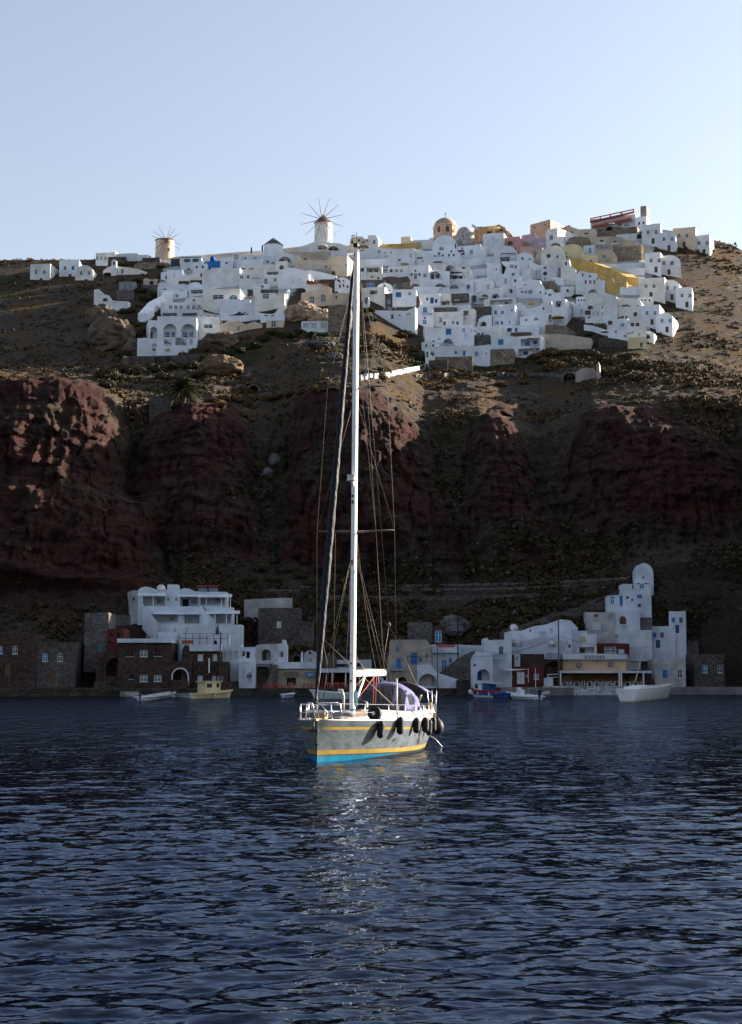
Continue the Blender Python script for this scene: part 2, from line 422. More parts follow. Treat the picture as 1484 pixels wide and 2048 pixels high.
# ------------------------------------------------------------------ the sea
def build_sea():
    s = np.concatenate([np.linspace(1500, 720, 12)[:-1], np.linspace(720, 60, 620), np.linspace(60, 28, 60)[1:]])
    Yw = FPX * CAMH / s
    uf = np.linspace(-0.25, 0.25, 560); uo = 0.25 + np.cumsum(np.linspace(0.004, 0.25, 22))
    us = np.concatenate([-uo[::-1], uf, uo])
    Y = Yw[:, None] + 0 * us[None, :]; X = us[None, :] * Y
    dyrow = np.gradient(Yw)[:, None]; dx = 0.0009 * Y
    sp = np.maximum(dyrow * 0.9, dx)
    Z = np.zeros_like(X)
    rg = np.random.default_rng(42)
    # wind chop running across and towards the viewer, no two trains alike
    for lam in np.geomspace(0.38, 7.0, 42):
        for _ in range(2):
            th = -math.pi / 2 + 0.35 + rg.normal(0, 0.50)
            k = 2 * math.pi / lam; ph = rg.uniform(0, 6.28)
            amp = 0.0074 * lam ** 0.95 * rg.uniform(0.4, 1.4) / (1 + (lam / 1.5) ** 1.7)
            w = np.clip((lam / sp - 2.2) / 2.0, 0, 1)
            px = k * (X * math.cos(th) + Y * math.sin(th)) + ph + 0.9 * vnoise(X / (lam * 3), Y / (lam * 3), X * 0, int(lam * 100) + _)
            g = 0.7 + 0.5 * vnoise(X / (lam * 5) + 7, Y / (lam * 5), X * 0, int(lam * 77) + 5 + _)
            sn = np.sin(px)
            Z += w * amp * g * (sn + 0.25 * np.cos(2 * px))
    v = np.stack([X, Y, Z], -1).reshape(-1, 3)
    m, N, L = new_mat('sea_water')
    b = N['Principled BSDF']; b.inputs['Base Color'].default_value = (0.0008, 0.004, 0.014, 1)
    b.inputs['Roughness'].default_value = 0.015; b.inputs['IOR'].default_value = 1.333; b.inputs['Specular IOR Level'].default_value = 0.36; b.inputs['Specular Tint'].default_value = (0.22, 0.47, 1.0, 1)
    geo = N.new('ShaderNodeNewGeometry')
    prev = None
    for sc, st, stretch in ((0.9, 0.5, (1, 1, 1)), (2.4, 0.26, (0.7, 1.3, 1))):
        mp = N.new('ShaderNodeMapping'); mp.inputs['Scale'].default_value = stretch; mp.inputs['Rotation'].default_value = (0, 0, 0.3)
        L.new(geo.outputs['Position'], mp.inputs['Vector'])
        nz = N.new('ShaderNodeTexNoise'); nz.inputs['Scale'].default_value = sc; nz.inputs['Detail'].default_value = 3
        L.new(mp.outputs['Vector'], nz.inputs['Vector'])
        bp = N.new('ShaderNodeBump'); bp.inputs['Strength'].default_value = st; bp.inputs['Distance'].default_value = 0.22 / sc ** 0.8
        L.new(nz.outputs['Fac'], bp.inputs['Height'])
        if sc < 1:                                         # the swell is too fine to model far out: let the ripple slopes carry it
            sx = N.new('ShaderNodeSeparateXYZ'); L.new(geo.outputs['Position'], sx.inputs[0]); mr = N.new('ShaderNodeMapRange'); mr.inputs['From Min'].default_value = 55; mr.inputs['From Max'].default_value = 170; mr.inputs['To Min'].default_value = 0.22; mr.inputs['To Max'].default_value = 1.2
            L.new(sx.outputs['Y'], mr.inputs['Value']); L.new(mr.outputs['Result'], bp.inputs['Distance'])
        if prev: L.new(prev.outputs['Normal'], bp.inputs['Normal'])
        prev = bp
    # cat's paws: patches of steeper chop, long in the wind's direction, that carry the texture out to the quay
    mp = N.new('ShaderNodeMapping'); mp.inputs['Scale'].default_value = (0.55, 0.16, 1); mp.inputs['Rotation'].default_value = (0, 0, 0.12); L.new(geo.outputs['Position'], mp.inputs['Vector'])
    nz = N.new('ShaderNodeTexNoise'); nz.inputs['Scale'].default_value = 1.0; nz.inputs['Detail'].default_value = 5; nz.inputs['Roughness'].default_value = 0.65; L.new(mp.outputs['Vector'], nz.inputs['Vector'])
    sx = N.new('ShaderNodeSeparateXYZ'); L.new(geo.outputs['Position'], sx.inputs[0]); mr = N.new('ShaderNodeMapRange'); mr.inputs['From Min'].default_value = 40; mr.inputs['From Max'].default_value = 150; mr.inputs['To Min'].default_value = 0.0; mr.inputs['To Max'].default_value = 1.6
    bp = N.new('ShaderNodeBump'); bp.inputs['Strength'].default_value = 0.8; L.new(sx.outputs['Y'], mr.inputs['Value']); L.new(mr.outputs['Result'], bp.inputs['Distance']); L.new(nz.outputs['Fac'], bp.inputs['Height']); L.new(prev.outputs['Normal'], bp.inputs['Normal']); prev = bp
    N.remove(b); df = N.new('ShaderNodeBsdfDiffuse'); df.inputs['Color'].default_value = (0.0004, 0.0014, 0.0036, 1); gl = N.new('ShaderNodeBsdfGlossy'); gl.inputs['Roughness'].default_value = 0.02; gl.inputs['Color'].default_value = (0.58, 0.69, 0.88, 1)
    fr = N.new('ShaderNodeFresnel'); fr.inputs['IOR'].default_value = 1.333; ms = N.new('ShaderNodeMixShader')
    for x in (df, gl, fr): L.new(prev.outputs['Normal'], x.inputs['Normal'])
    L.new(fr.outputs[0], ms.inputs[0]); L.new(df.outputs[0], ms.inputs[1]); L.new(gl.outputs[0], ms.inputs[2]); L.new(ms.outputs[0], N['Material Output'].inputs['Surface'])
    o = np_mesh('sea', v, grid_faces(len(s), len(us)), m, smooth=True)
    tag(o, 'dark blue rippled sea water in the bay', kind='structure')
build_sea()
# ------------------------------------------------------------------ the sailing yacht
BTH = R(15.5); BO = Vector((-2.0, 59.0, 0.0))
BA = Vector((math.sin(BTH), math.cos(BTH), 0)); BR = Vector((math.cos(BTH), -math.sin(BTH), 0))
def bloc(p):
    q = p - BO; return Vector((q.dot(BR), q.dot(BA), q.z))
def bpt(px, py, s=None, l=None):
    """boat-local point (lateral, along, up) on the line of sight at a given station s or lateral l"""
    d = ray(px, py); o = CAM - BO
    if s is not None: t = (s - o.dot(BA)) / d.dot(BA)
    else: t = (l - o.dot(BR)) / d.dot(BR)
    return bloc(CAM + d * t)
HS = [0, .4, .8, 1.5, 2.2, 3, 4, 5, 6, 7.5, 9, 11, 12.2, 13]
HB = [.05, .42, .68, 1.05, 1.36, 1.66, 1.95, 2.07, 2.12, 2.10, 2.0, 1.78, 1.62, 1.48]
HW = [.015, .16, .33, .62, .90, 1.2, 1.5, 1.68, 1.76, 1.76, 1.66, 1.36, 1.05, .80]
def hb(s): return float(np.interp(s, HS, HB))
def hw(s): return float(np.interp(s, HS, HW))
def zd(s): return 1.51 - 0.30 * (s / 13) ** 0.9
def zg(s): return 0.27 - 0.14 * min(1, s / 8)
M_hull = None
def hull_mat():
    m, N, L = new_mat('weathered_hull')
    b = N['Principled BSDF']; b.inputs['Specular IOR Level'].default_value = 0.08; b.inputs['Roughness'].default_value = 0.5
    tc = N.new('ShaderNodeTexCoord')
    n1 = N.new('ShaderNodeTexNoise'); n1.inputs['Scale'].default_value = 3.4; n1.inputs['Detail'].default_value = 9; n1.inputs['Roughness'].default_value = 0.62
    mp = N.new('ShaderNodeMapping'); mp.inputs['Scale'].default_value = (1, 0.55, 1.1)
    L.new(tc.outputs['Object'], mp.inputs['Vector']); L.new(mp.outputs['Vector'], n1.inputs['Vector'])
    r = N.new('ShaderNodeValToRGB'); e = r.color_ramp.elements
    e[0].position = 0.28; e[0].color = (0.05, 0.058, 0.066, 1); e[1].position = 0.66; e[1].color = (0.115, 0.132, 0.148, 1)
    x = e.new(0.46); x.color = (0.082, 0.096, 0.110, 1)
    L.new(n1.outputs['Fac'], r.inputs['Fac'])
    # dark scuffs, sparse and mostly low on the topsides
    n2 = N.new('ShaderNodeTexNoise'); n2.inputs['Scale'].default_value = 1.15; n2.inputs['Detail'].default_value = 4; n2.inputs['Distortion'].default_value = 1.4
    mp2 = N.new('ShaderNodeMapping'); mp2.inputs['Scale'].default_value = (1, 0.8, 2.0); mp2.inputs['Rotation'].default_value = (0.5, 0, 0)
    L.new(tc.outputs['Object'], mp2.inputs['Vector']); L.new(mp2.outputs['Vector'], n2.inputs['Vector'])
    r2 = N.new('ShaderNodeValToRGB'); r2.color_ramp.elements[0].position = 0.585; r2.color_ramp.elements[1].position = 0.61
    L.new(n2.outputs['Fac'], r2.inputs['Fac'])
    sx = N.new('ShaderNodeSeparateXYZ'); L.new(tc.outputs['Object'], sx.inputs['Vector'])
    mr = N.new('ShaderNodeMapRange'); mr.inputs['From Min'].default_value = 1.15; mr.inputs['From Max'].default_value = 0.75
    L.new(sx.outputs['Z'], mr.inputs['Value'])
    mu = N.new('ShaderNodeMath'); mu.operation = 'MULTIPLY'; L.new(r2.outputs['Color'], mu.inputs[0]); L.new(mr.outputs['Result'], mu.inputs[1])
    mx = N.new('ShaderNodeMix'); mx.data_type = 'RGBA'; mx.inputs[7].default_value = (0.03, 0.03, 0.033, 1)
    L.new(mu.outputs[0], mx.inputs[0]); L.new(r.outputs['Color'], mx.inputs[6]); L.new(mx.outputs[2], b.inputs['Base Color'])
    bp = N.new('ShaderNodeBump'); bp.inputs['Strength'].default_value = 0.12; bp.inputs['Distance'].default_value = 0.02
    L.new(n1.outputs['Fac'], bp.inputs['Height']); L.new(bp.outputs['Normal'], b.inputs['Normal'])
    return m
Mb = dict(
    hull=hull_mat(),
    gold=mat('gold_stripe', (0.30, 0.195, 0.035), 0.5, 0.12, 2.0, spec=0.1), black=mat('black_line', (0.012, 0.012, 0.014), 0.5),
    blue=mat('blue_antifouling', (0.004, 0.15, 0.26), 0.5, 0.12, 2.0, spec=0.1), white=mat('white_gelcoat', (0.56, 0.54, 0.51), 0.32, 0.06, 1.5, spec=0.5),
    teak=mat('beige_deck', (0.36, 0.25, 0.185), 0.75, 0.15, 2.5), alu=mat('mast_paint', (0.80, 0.79, 0.78), 0.32, 0.05, 1.0, spec=0.5),
    steel=mat('stainless', (0.62, 0.62, 0.62), 0.25, 0.05, 3.0, metal=0.9), sail=None, rubber=mat('black_fender_cloth', (0.004, 0.004, 0.006), 0.62, 0.1, 4.0, bump=0.1, bscale=30),
    canvas=mat('lavender_canvas', (0.10, 0.098, 0.225), 0.85, 0.12, 2.0, bump=0.15, bscale=5), dark=mat('dark_canvas', (0.018, 0.015, 0.022), 0.9, 0.1),
    rope=mat('pale_rope', (0.15, 0.115, 0.09), 0.9), red=mat('red_rope', (0.42, 0.09, 0.07), 0.9), wire=mat('rigging_wire', (0.085, 0.068, 0.058), 0.45, 0.05, 1.0, metal=0.3),
    teal=mat('teal_rope', (0.02, 0.12, 0.17), 0.9), tan=mat('tan_cover', (0.42, 0.30, 0.17), 0.9))
def sail_mat():
    m, N, L = new_mat('navy_sail_cover')
    b = N['Principled BSDF']; b.inputs['Base Color'].default_value = (0.0022, 0.003, 0.008, 1); b.inputs['Roughness'].default_value = 0.6; b.inputs['Specular IOR Level'].default_value = 0.2
    tc = N.new('ShaderNodeTexCoord'); w = N.new('ShaderNodeTexNoise'); w.inputs['Scale'].default_value = 2.5; w.inputs['Detail'].default_value = 3
    mp = N.new('ShaderNodeMapping'); mp.inputs['Scale'].default_value = (6, 6, 0.9); mp.inputs['Rotation'].default_value = (0.18, 0.12, 0)
    L.new(tc.outputs['Object'], mp.inputs['Vector']); L.new(mp.outputs['Vector'], w.inputs['Vector'])
    bp = N.new('ShaderNodeBump'); bp.inputs['Strength'].default_value = 0.8; bp.inputs['Distance'].default_value = 0.05
    L.new(w.outputs['Fac'], bp.inputs['Height']); L.new(bp.outputs['Normal'], b.inputs['Normal'])
    return m
Mb['sail'] = sail_mat()
def vinyl_mat():
    m, N, L = new_mat('clear_vinyl')
    b = N['Principled BSDF']; b.inputs['Base Color'].default_value = (0.30, 0.31, 0.36, 1); b.inputs['Roughness'].default_value = 0.12
    t = N.new('ShaderNodeBsdfTransparent'); t.inputs['Color'].default_value = (0.75, 0.76, 0.8, 1)
    mx = N.new('ShaderNodeMixShader'); mx.inputs[0].default_value = 0.12
    nz = N.new('ShaderNodeTexNoise'); nz.inputs['Scale'].default_value = 4; bp = N.new('ShaderNodeBump'); bp.inputs['Strength'].default_value = 0.25
    L.new(nz.outputs['Fac'], bp.inputs['Height']); L.new(bp.outputs['Normal'], b.inputs['Normal'])
    L.new(t.outputs[0], mx.inputs[1]); L.new(b.outputs[0], mx.inputs[2]); L.new(mx.outputs[0], N['Material Output'].inputs['Surface'])
    return m
Mb['vinyl'] = vinyl_mat()

yacht = thing('sailing_yacht', 'large grey sailing yacht with tall white mast motoring in the open water', 'sailing yacht', BO, -BTH)

def build_hull():
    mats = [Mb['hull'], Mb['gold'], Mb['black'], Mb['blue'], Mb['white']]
    ss = np.concatenate([np.linspace(0, 2.2, 14), np.linspace(2.2, 13, 34)[1:]])
    verts, idx, faces, mi = [], [], [], []
    for side in (1, -1):
        ids = []
        for s in ss:
            b, w, d, g = hb(s), hw(s), zd(s), zg(s)
            rows = [d, d - .03, d - .23, d - .33, d - .55, d - .75, max(g + .28, 0.30), g + .16, g, g - .045, min(g - .05, -.1 + s / 5.5 * (g + .05)), -.13, -.35]
            rr = []
            for k, z in enumerate(rows):
                if z >= 0: l = w + (b - w) * (max(z, 0) / d) ** 0.85
                else: l = w * (1 + z * 0.55)
                st = 0.0
                if s < 2.5: st = 0.10 * (1 - z / 1.5) * (1 - s / 2.5)     # the stem rakes a hand's width
                stern = 0.0
                if s > 12: stern = (s - 12) * 0.35 * (z - 1.2)           # transom slopes
                rr.append(len(verts)); verts.append((side * l, s + st + stern, z))
            rr.append(len(verts)); verts.append((0, s + (0.5 * (1 - s / 2) if s < 2 else 0), -.75 if 1 < s < 12.5 else -.45))
            ids.append(rr)
        for i in range(len(ss) - 1):
            for k in range(len(ids[0]) - 1):
                f = (ids[i][k], ids[i][k+1], ids[i+1][k+1], ids[i+1][k])
                faces.append(f if side > 0 else f[::-1])
                mi.append({2: 1 if ss[i] > 0.12 else 0, 7: 1, 8: 2}.get(k, (3 if ss[i] < 5.4 and k == 9 else 2) if k >= 9 else 0))  # black below and aft of the blue: shade and dark water reflection, painted
        idx.append(ids)
    n = len(idx[0][0])
    a, c = idx[0][-1], idx[1][-1]
    for k in range(n - 1):
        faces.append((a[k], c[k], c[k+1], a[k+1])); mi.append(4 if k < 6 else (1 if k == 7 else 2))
    a, c = idx[0][0], idx[1][0]
    for k in range(n - 1):
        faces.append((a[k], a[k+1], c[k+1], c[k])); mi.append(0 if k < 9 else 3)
    mb = MB(); mb.v = verts; mb.f = faces; mb.mi = mi
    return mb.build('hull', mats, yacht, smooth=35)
build_hull()

def build_deck():
    m = MB(); ss = np.linspace(0.02, 12.95, 40); ring = []
    fr = [-1, -.62, -.3, 0, .3, .62, 1]
    for s in ss:
        b = hb(s) - 0.015
        ring.append([(f * b, s, zd(s) - 0.02 + 0.07 * (1 - f * f)) for f in fr])
    v = [p for r_ in ring for p in r_]; n = len(fr); f = []; mi = []
    for i in range(len(ss) - 1):
        for k in range(n - 1):
            f.append((i*n+k, i*n+k+1, (i+1)*n+k+1, (i+1)*n+k)); mi.append(1 if 1 <= k <= 4 and ss[i] < 11 else 0)
    m.v, m.f, m.mi = v, f, mi
    m.build('deck', [Mb['white'], Mb['teak']], yacht, smooth=True)
    t = MB()
    for sg in (1, -1):
        t.tube([(sg * (hb(s) - 0.03), s, zd(s) + 0.02) for s in np.linspace(0.05, 12.95, 40)], 0.03, 6)
    t.build('toe_rail', Mb['white'], yacht, smooth=True)
    # coachroof: a low wedge with white sides and a beige top
    c = MB(); ss = np.linspace(3.0, 9.4, 22); rows = []
    for s in ss:
        t_ = min(1, (s - 3.0) / 1.4); w = 0.35 + 0.95 * min(1, (s - 3.0) / 3.2) ** 0.7; h = 0.10 + 0.30 * min(1, (s - 3.0) / 3.5); z0 = zd(s) - 0.02
        rows.append([(-w - .12, s, z0), (-w, s, z0 + h * .85), (-w + .12, s, z0 + h), (0, s, z0 + h + .06), (w - .12, s, z0 + h), (w, s, z0 + h * .85), (w + .12, s, z0)])
    n = 7
    for r_ in rows: c.v += r_
    for i in range(len(rows) - 1):
        for k in range(n - 1):
            c.f.append((i*n+k, i*n+k+1, (i+1)*n+k+1, (i+1)*n+k)); c.mi.append(1 if k in (2, 3) and i < 10 else 0)
    c.f.append(tuple(range(n))); c.mi.append(0); c.f.append(tuple((len(rows)-1)*n + k for k in range(n))); c.mi.append(0)
    roof = c.build('coachroof', [Mb['white'], Mb['teak']], yacht, smooth=30)
    for s, l, q in ((2.45, 0.0, .28), (4.2, 0.35, .22), (6.7, -0.4, .25)):
        h = MB(); z = zd(s) + (0.05 if s < 3 else 0.38); h.box((l - q, s - q, z), (l + q, s + q, z + 0.06)); h.build('hatch', glass_mat('hatch_acrylic', (0.10, 0.11, 0.12), 0.25), yacht)
    # cockpit coaming and seats
    k = MB()
    for sg in (1, -1):
        k.prism([(sg*1.0, 1.2), (sg*1.42, 1.2), (sg*1.34, 1.66), (sg*1.06, 1.66)] if sg > 0 else [(-1.42, 1.2), (-1.0, 1.2), (-1.06, 1.66), (-1.34, 1.66)], 9.3, 12.5)
    k.box((-1.05, 9.4, 1.15), (1.05, 9.55, 1.6))
    k.build('cockpit_coaming', Mb['white'], yacht)
    st = MB(); st.lathe([(0.36, -.015), (0.39, 0), (0.36, .015)], 20, (0, 0, 0)); ob = st.build('steering_wheel', Mb['steel'], yacht, smooth=True)
    ob.rotation_euler = (math.pi / 2, 0, 0); ob.location = (0.5, 11.6, 2.0)
    p = MB(); p.tube([(0.5, 11.7, 1.2), (0.5, 11.68, 2.0)], 0.07, 8); p.build('steering_pedestal', Mb['white'], yacht, smooth=True)
    # bow gear
    g = MB(); g.box((-.10, -.28, 1.50), (.10, .45, 1.58)); g.box((-.16, .55, 1.55), (.16, .95, 1.78)); g.tube([(-.2, .75, 1.7), (.2, .75, 1.7)], 0.09, 10)
    g.build('anchor_windlass', Mb['tan'], yacht)
    g = MB(); g.tube([(0.0, -.30, 1.55), (0.02, -.34, 1.30), (0.0, -.22, 1.12)], 0.035, 6); g.box((-.17, -.30, 1.10), (.17, -.2, 1.2)); g.build('anchor', Mb['black'], yacht)
    for s in (1.15, 6.2, 12.3):
        for sg in (1, -1):
            c2 = MB(); c2.box((sg*(hb(s)-.22)-.04, s-.13, zd(s)+.03), (sg*(hb(s)-.22)+.04, s+.13, zd(s)+.10)); c2.build('cleat', Mb['steel'], yacht)
    for s, l in ((8.7, .85), (8.7, -.85), (10.6, 1.28), (10.6, -1.28), (11.5, 1.26)):
        z = 1.7 if s < 9 else 1.66
        w = MB(); w.lathe([(.09, 0), (.075, .06), (.07, .12), (.085, .17), (.03, .18)], 12, (l, s, z)); w.build('winch', Mb['steel'], yacht, smooth=40)
build_deck()

def build_rails():
    st = Mb['steel']
    pu = MB()
    for sg in (1, -1):
        zt = 2.14
        pu.tube([(sg*.72, 1.0, zd(1)), (sg*.66, .86, zt - .06), (sg*.60, .78, zt), (sg*.14, -.05, zt), (sg*.10, -.1, zt - .05), (sg*.07, .1, 1.5)], 0.021, 8)
        pu.tube([(sg*.69, .95, 1.82), (sg*.12, -.02, 1.82)], 0.017, 6)
        pu.tube([(sg*.42, .45, zt), (sg*.46, .52, 1.5)], 0.017, 6)
        pu.tube([(sg*.14, .0, zt), (sg*.50, .6, 1.5)], 0.014, 6)
    pu.tube([(-.72, .9, 1.83), (.70, .9, 1.83)], 0.035, 6)
    pu.build('pulpit', st, yacht, smooth=True)
    for sg in (1, -1):
        tops = []
        for s in (2.1, 3.6, 5.2, 6.8, 8.4, 9.9, 11.4):
            l = sg * (hb(s) - .06); q = MB(); q.tube([(l, s, zd(s)), (l, s, zd(s) + .62)], 0.015, 6); q.build('stanchion', st, yacht, smooth=True); tops.append((l, s))
        path = [(sg*.66, .86, 2.1)] + [(l, s, zd(s) + .61) for l, s in tops] + [(sg*1.5, 12.2, zd(12) + .65)]
        w = MB(); w.tube(path, 0.0095, 5); w.tube([(x, y, z - .3) for x, y, z in path], 0.0085, 5); w.build('lifeline', st, yacht)
    ps = MB()
    for sg in (1, -1):
        ps.tube([(sg*1.52, 12.1, 1.2), (sg*1.52, 12.1, 1.9), (sg*1.46, 12.9, 1.9), (sg*1.46, 12.9, 1.2)], 0.02, 6)
        ps.tube([(sg*1.52, 12.1, 1.55), (sg*1.46, 12.9, 1.55)], 0.016, 6)
    ps.tube([(1.46, 12.9, 1.9), (.5, 13.0, 1.9)], 0.02, 6); ps.tube([(-1.46, 12.9, 1.9), (-.5, 13.0, 1.9)], 0.02, 6)
    ps.build('pushpit', st, yacht, smooth=True)
    # bent tube on the foredeck, just ahead of the mast
    a = bpt(687, 1420, s=3.5); b = bpt(687.5, 1392, s=3.5); c = bpt(684, 1380, s=3.5); d = bpt(677.5, 1379, s=3.5); e = bpt(678, 1386, s=3.5)
    q = MB(); q.tube([a, b, c, d, e], 0.045, 8); q.build('foredeck_ladder', Mb['white'], yacht, smooth=True)
    q = MB()
    for i in range(5):
        q.tube([(-.15 + .02*i + .22*math.cos(t), 4.3 + .22*math.sin(t), zd(4) + .15 + .035*i) for t in np.linspace(0, 6.28, 12)], 0.022, 5)
    q.build('rope_coil', Mb['rope'], yacht, smooth=True)
    b = MB(); b.lathe([(.02, 0), (.30, .03), (.36, .16), (.28, .3), (.1, .36)], 14, (0, 0, 0), 1.5, 0.8); o = b.build('sail_bag', mat('grey_bag', (0.22, 0.22, 0.23), 0.9), yacht, smooth=True); o.location = (-.1, 3.7, zd(3.7) + .02)
build_rails()

def build_rig():
    top = bpt(713.5, 490, s=4.95); foot = Vector((0, 4.75, zd(4.7) + .12))
    m = MB(); n = 20; K = 24; V = []
    for i in range(K + 1):
        t = i / K; c = foot.lerp(top, t); k = 1.0 if t < .9 else 1 - (t - .9) * 2.2
        for j in range(n):
            an = 2 * math.pi * j / n
            V.append((c.x + .115 * k * math.cos(an), c.y + .175 * k * math.sin(an), c.z))
    F = [(i*n+j, i*n+(j+1) % n, (i+1)*n+(j+1) % n, (i+1)*n+j) for i in range(K) for j in range(n)] + [tuple(range(n-1, -1, -1)), tuple(K*n+j for j in range(n))]
    m.add(V, F); mast = m.build('mast', Mb['alu'], yacht, smooth=50)
    def mp(z): return foot.lerp(top, (z - foot.z) / (top.z - foot.z))
    def zr(py): return bpt(708, py, s=4.8).z
    # luff groove and sheave boxes down the front of the mast
    for py0, py1 in ((1308, 1311), (1325, 1329), (1360, 1364), (1120, 1130), (1001, 1008), (990, 995)):
        c = mp((zr(py0) + zr(py1)) / 2); h = abs(zr(py0) - zr(py1)) / 2; g = MB(); g.box((c.x - .05, c.y - .20, c.z - h), (c.x + .02, c.y - .15, c.z + h)); g.build('mast_fitting', Mb['black'], mast)
    g = MB(); a, b = mp(zr(1395)), mp(zr(1290)); g.box((a.x - .02, a.y - .185, a.z), (a.x + .02, a.y - .16, b.z)); g.build('sail_track', Mb['steel'], mast)
    # spreaders
    tips = {}
    for name, pyL, pxL, pyR, pxR in (('low', 1063, 634, 1060, 789), ('high', 774, 655, 771, 775)):
        c = mp((zr(pyL) + zr(pyR)) / 2 - .03)
        for sg, px, py in ((-1, pxL, pyL), (1, pxR, pyR)):
            tip = bpt(px, py, s=5.25); q = MB(); q.tube([c + Vector((sg*.08, .1, 0)), tip], [.05, .03], 8); q.build('spreader', Mb['wire'], mast, smooth=True); tips[name, sg] = tip
    # radar
    c = mp(zr(958)) + Vector((0, -.42, 0))
    q = MB(); q.lathe([(.02, -.13), (.19, -.12), (.20, -.085), (.175, -.06), (.175, .07), (.20, .09), (.20, .115), (.02, .13)], 24, c); ra = q.build('radar', Mb['white'], mast, smooth=40)
    q = MB(); q.tube([c + Vector((0, .08, -.13)), c + Vector((0, .3, -.32))], .05, 8); q.box((c.x-.05, c.y, c.z-.17), (c.x+.05, c.y+.3, c.z-.12)); q.build('radar_bracket', Mb['alu'], ra)
    # masthead gear
    T = Vector(top)
    q = MB(); q.tube([T + Vector((-.02, -.1, -.1)), T + Vector((-.05, -.45, .05)), T + Vector((-.03, -.6, .22)), T + Vector((.1, -.6, .25))], .022, 6)
    q.tube([T, T + Vector((0, 0, .55))], .012, 5); q.box((T.x-.09, T.y-.2, T.z-.12), (T.x+.09, T.y+.2, T.z+.03))
    q.build('masthead_gear', Mb['black'], mast)
    q = MB(); q.tube([T + Vector((.05, .1, -.25)), T + Vector((.30, .1, -.2)), T + Vector((.30, .1, -.12))], .025, 6); q.lathe([(.02, 0), (.20, .03), (.22, .06), (.12, .10), (.01, .12)], 16, T + Vector((.30, .1, -.12)))
    q.build('dish_aerial', mat('aerial_tan', (0.30, 0.23, 0.18), 0.6), mast, smooth=40)
    q = MB(); q.tube([T + Vector((.1, .1, 0)), T + Vector((.33, .12, .22)), T + Vector((.42, .12, .2))], .014, 5); q.lathe([(.01, -.05), (.06, 0), (.01, .05)], 8, T + Vector((.42, .12, .2)))
    q.build('wind_vane', Mb['red'], mast)
    # furled headsail
    a = bpt(631, 1408, s=.38); b = bpt(709.5, 505, s=4.75)
    pts, rs = [], []
    for i in range(90):
        t = i / 89; pts.append(a.lerp(b, t)); base = np.interp(t, [0, .03, .06, .3, .7, .93, .97, 1], [.03, .05, .10, .14, .115, .075, .02, .02])
        rs.append(base * (1 + .07 * math.sin(i * 1.7) + .05 * math.sin(i * .61)))
    q = MB(); q.tube(pts, rs, 14); fs = q.build('furled_headsail', Mb['sail'], yacht, smooth=True)
    q = MB(); q.lathe([(.03, -.06), (.12, -.05), (.12, -.02), (.05, 0), (.05, .06), (.12, .08), (.12, .11), (.03, .12)], 16, a.lerp(b, .004)); q.build('furling_drum', Mb['black'], fs, smooth=40)
    # boom, vang
    g = mp(3.22) + Vector((0.02, .18, 0)); e = bpt(769, 1346, s=9.4)
    q = MB(); d = (e - g); L_ = d.length
    n = 14; prof = [(.085*math.cos(2*math.pi*k/n), .135*math.sin(2*math.pi*k/n)) for k in range(n)]
    vs = []
    for t in (0, 1):
        c = g.lerp(e, t)
        vs += [(c.x + x, c.y, c.z + z) for x, z in prof]
    q.add(vs, [(k, (k+1) % n, n+(k+1) % n, n+k) for k in range(n)] + [tuple(range(n-1, -1, -1)), tuple(range(n, 2*n))])
    boom = q.build('boom', Mb['alu'], yacht, smooth=60)
    q = MB(); q.tube([mp(1.95) + Vector((.02, .15, 0)), g.lerp(e, .33) + Vector((0, 0, -.12))], [.055, .045], 10); q.build('boom_vang', Mb['alu'], boom, smooth=True)
    # standing rigging: chainplate - spreader - masthead, diagonals, backstay
    def wire(pts, r=.0075, name='shroud', m=None, par=yacht):
        q = MB(); q.tube(pts, r, 5); return q.build(name, m or Mb['wire'], par, smooth=True)
    for sg in (1, -1):
        cp = Vector((sg * 1.66, 5.35, zd(5.3) + .03))
        wire([cp, tips['low', sg], tips['high', sg], mp(zr(530))])
        wire([tips['low', sg], mp(zr(790))]); wire([tips['high', sg], mp(zr(545))], .008)
        wire([cp + Vector((-sg*.05, .25, 0)), mp(zr(1085))]); wire([cp + Vector((-sg*.05, -.55, 0)), mp(zr(1090))])
        q = MB(); q.tube([cp, cp.lerp(tips['low', sg], .215)], .036, 8); q.build('turnbuckle_cover', Mb['white'], yacht, smooth=True)
    br = bpt(778, 1250, s=12.2)
    wire([T + Vector((0, .2, -.1)), br], name='backstay'); wire([br, (1.3, 12.9, 1.3)], name='backstay'); wire([br, (-1.3, 12.9, 1.3)], name='backstay')
    q = MB(); q.lathe([(.01, -.1), (.09, -.02), (.07, .08), (.01, .12)], 10, br); q.build('rope_knot', Mb['rope'], yacht, smooth=True)
    wire([mp(zr(520)) + Vector((.05, .18, 0)), e + Vector((0, 0, .14))], .008, 'topping_lift', Mb['rope'])
    wire([mp(zr(720)) + Vector((.1, .1, 0)), bpt(752, 1060, s=7.5), bpt(765, 1300, s=8.6), bpt(795, 1400, s=9.0)], .0075, 'halyard', Mb['rope'])
    wire([mp(zr(1085)) + Vector((.1, .15, 0)), bpt(735, 1250, s=6.5), bpt(763, 1398, s=7.5)], .0075, 'halyard', Mb['rope'])
    wire([bpt(671, 1066, s=5.0), bpt(667, 1330, s=5.0), bpt(666, 1410, s=5.0)], .007, 'flag_halyard', Mb['rope'])
    wire([mp(zr(1100)) + Vector((-.1, -.1, 0)), bpt(697, 1250, s=4.3), bpt(688, 1380, s=3.9)], .0075, 'halyard', Mb['rope'])
    cl = bpt(644, 1276, s=1.0)
    wire([cl, bpt(787, 1411, s=8.3)], .015, 'headsail_sheet', Mb['rope'])
    wire([cl, bpt(655, 1330, s=4.0), bpt(645, 1410, s=7.5)], .014, 'headsail_sheet', Mb['rope'])
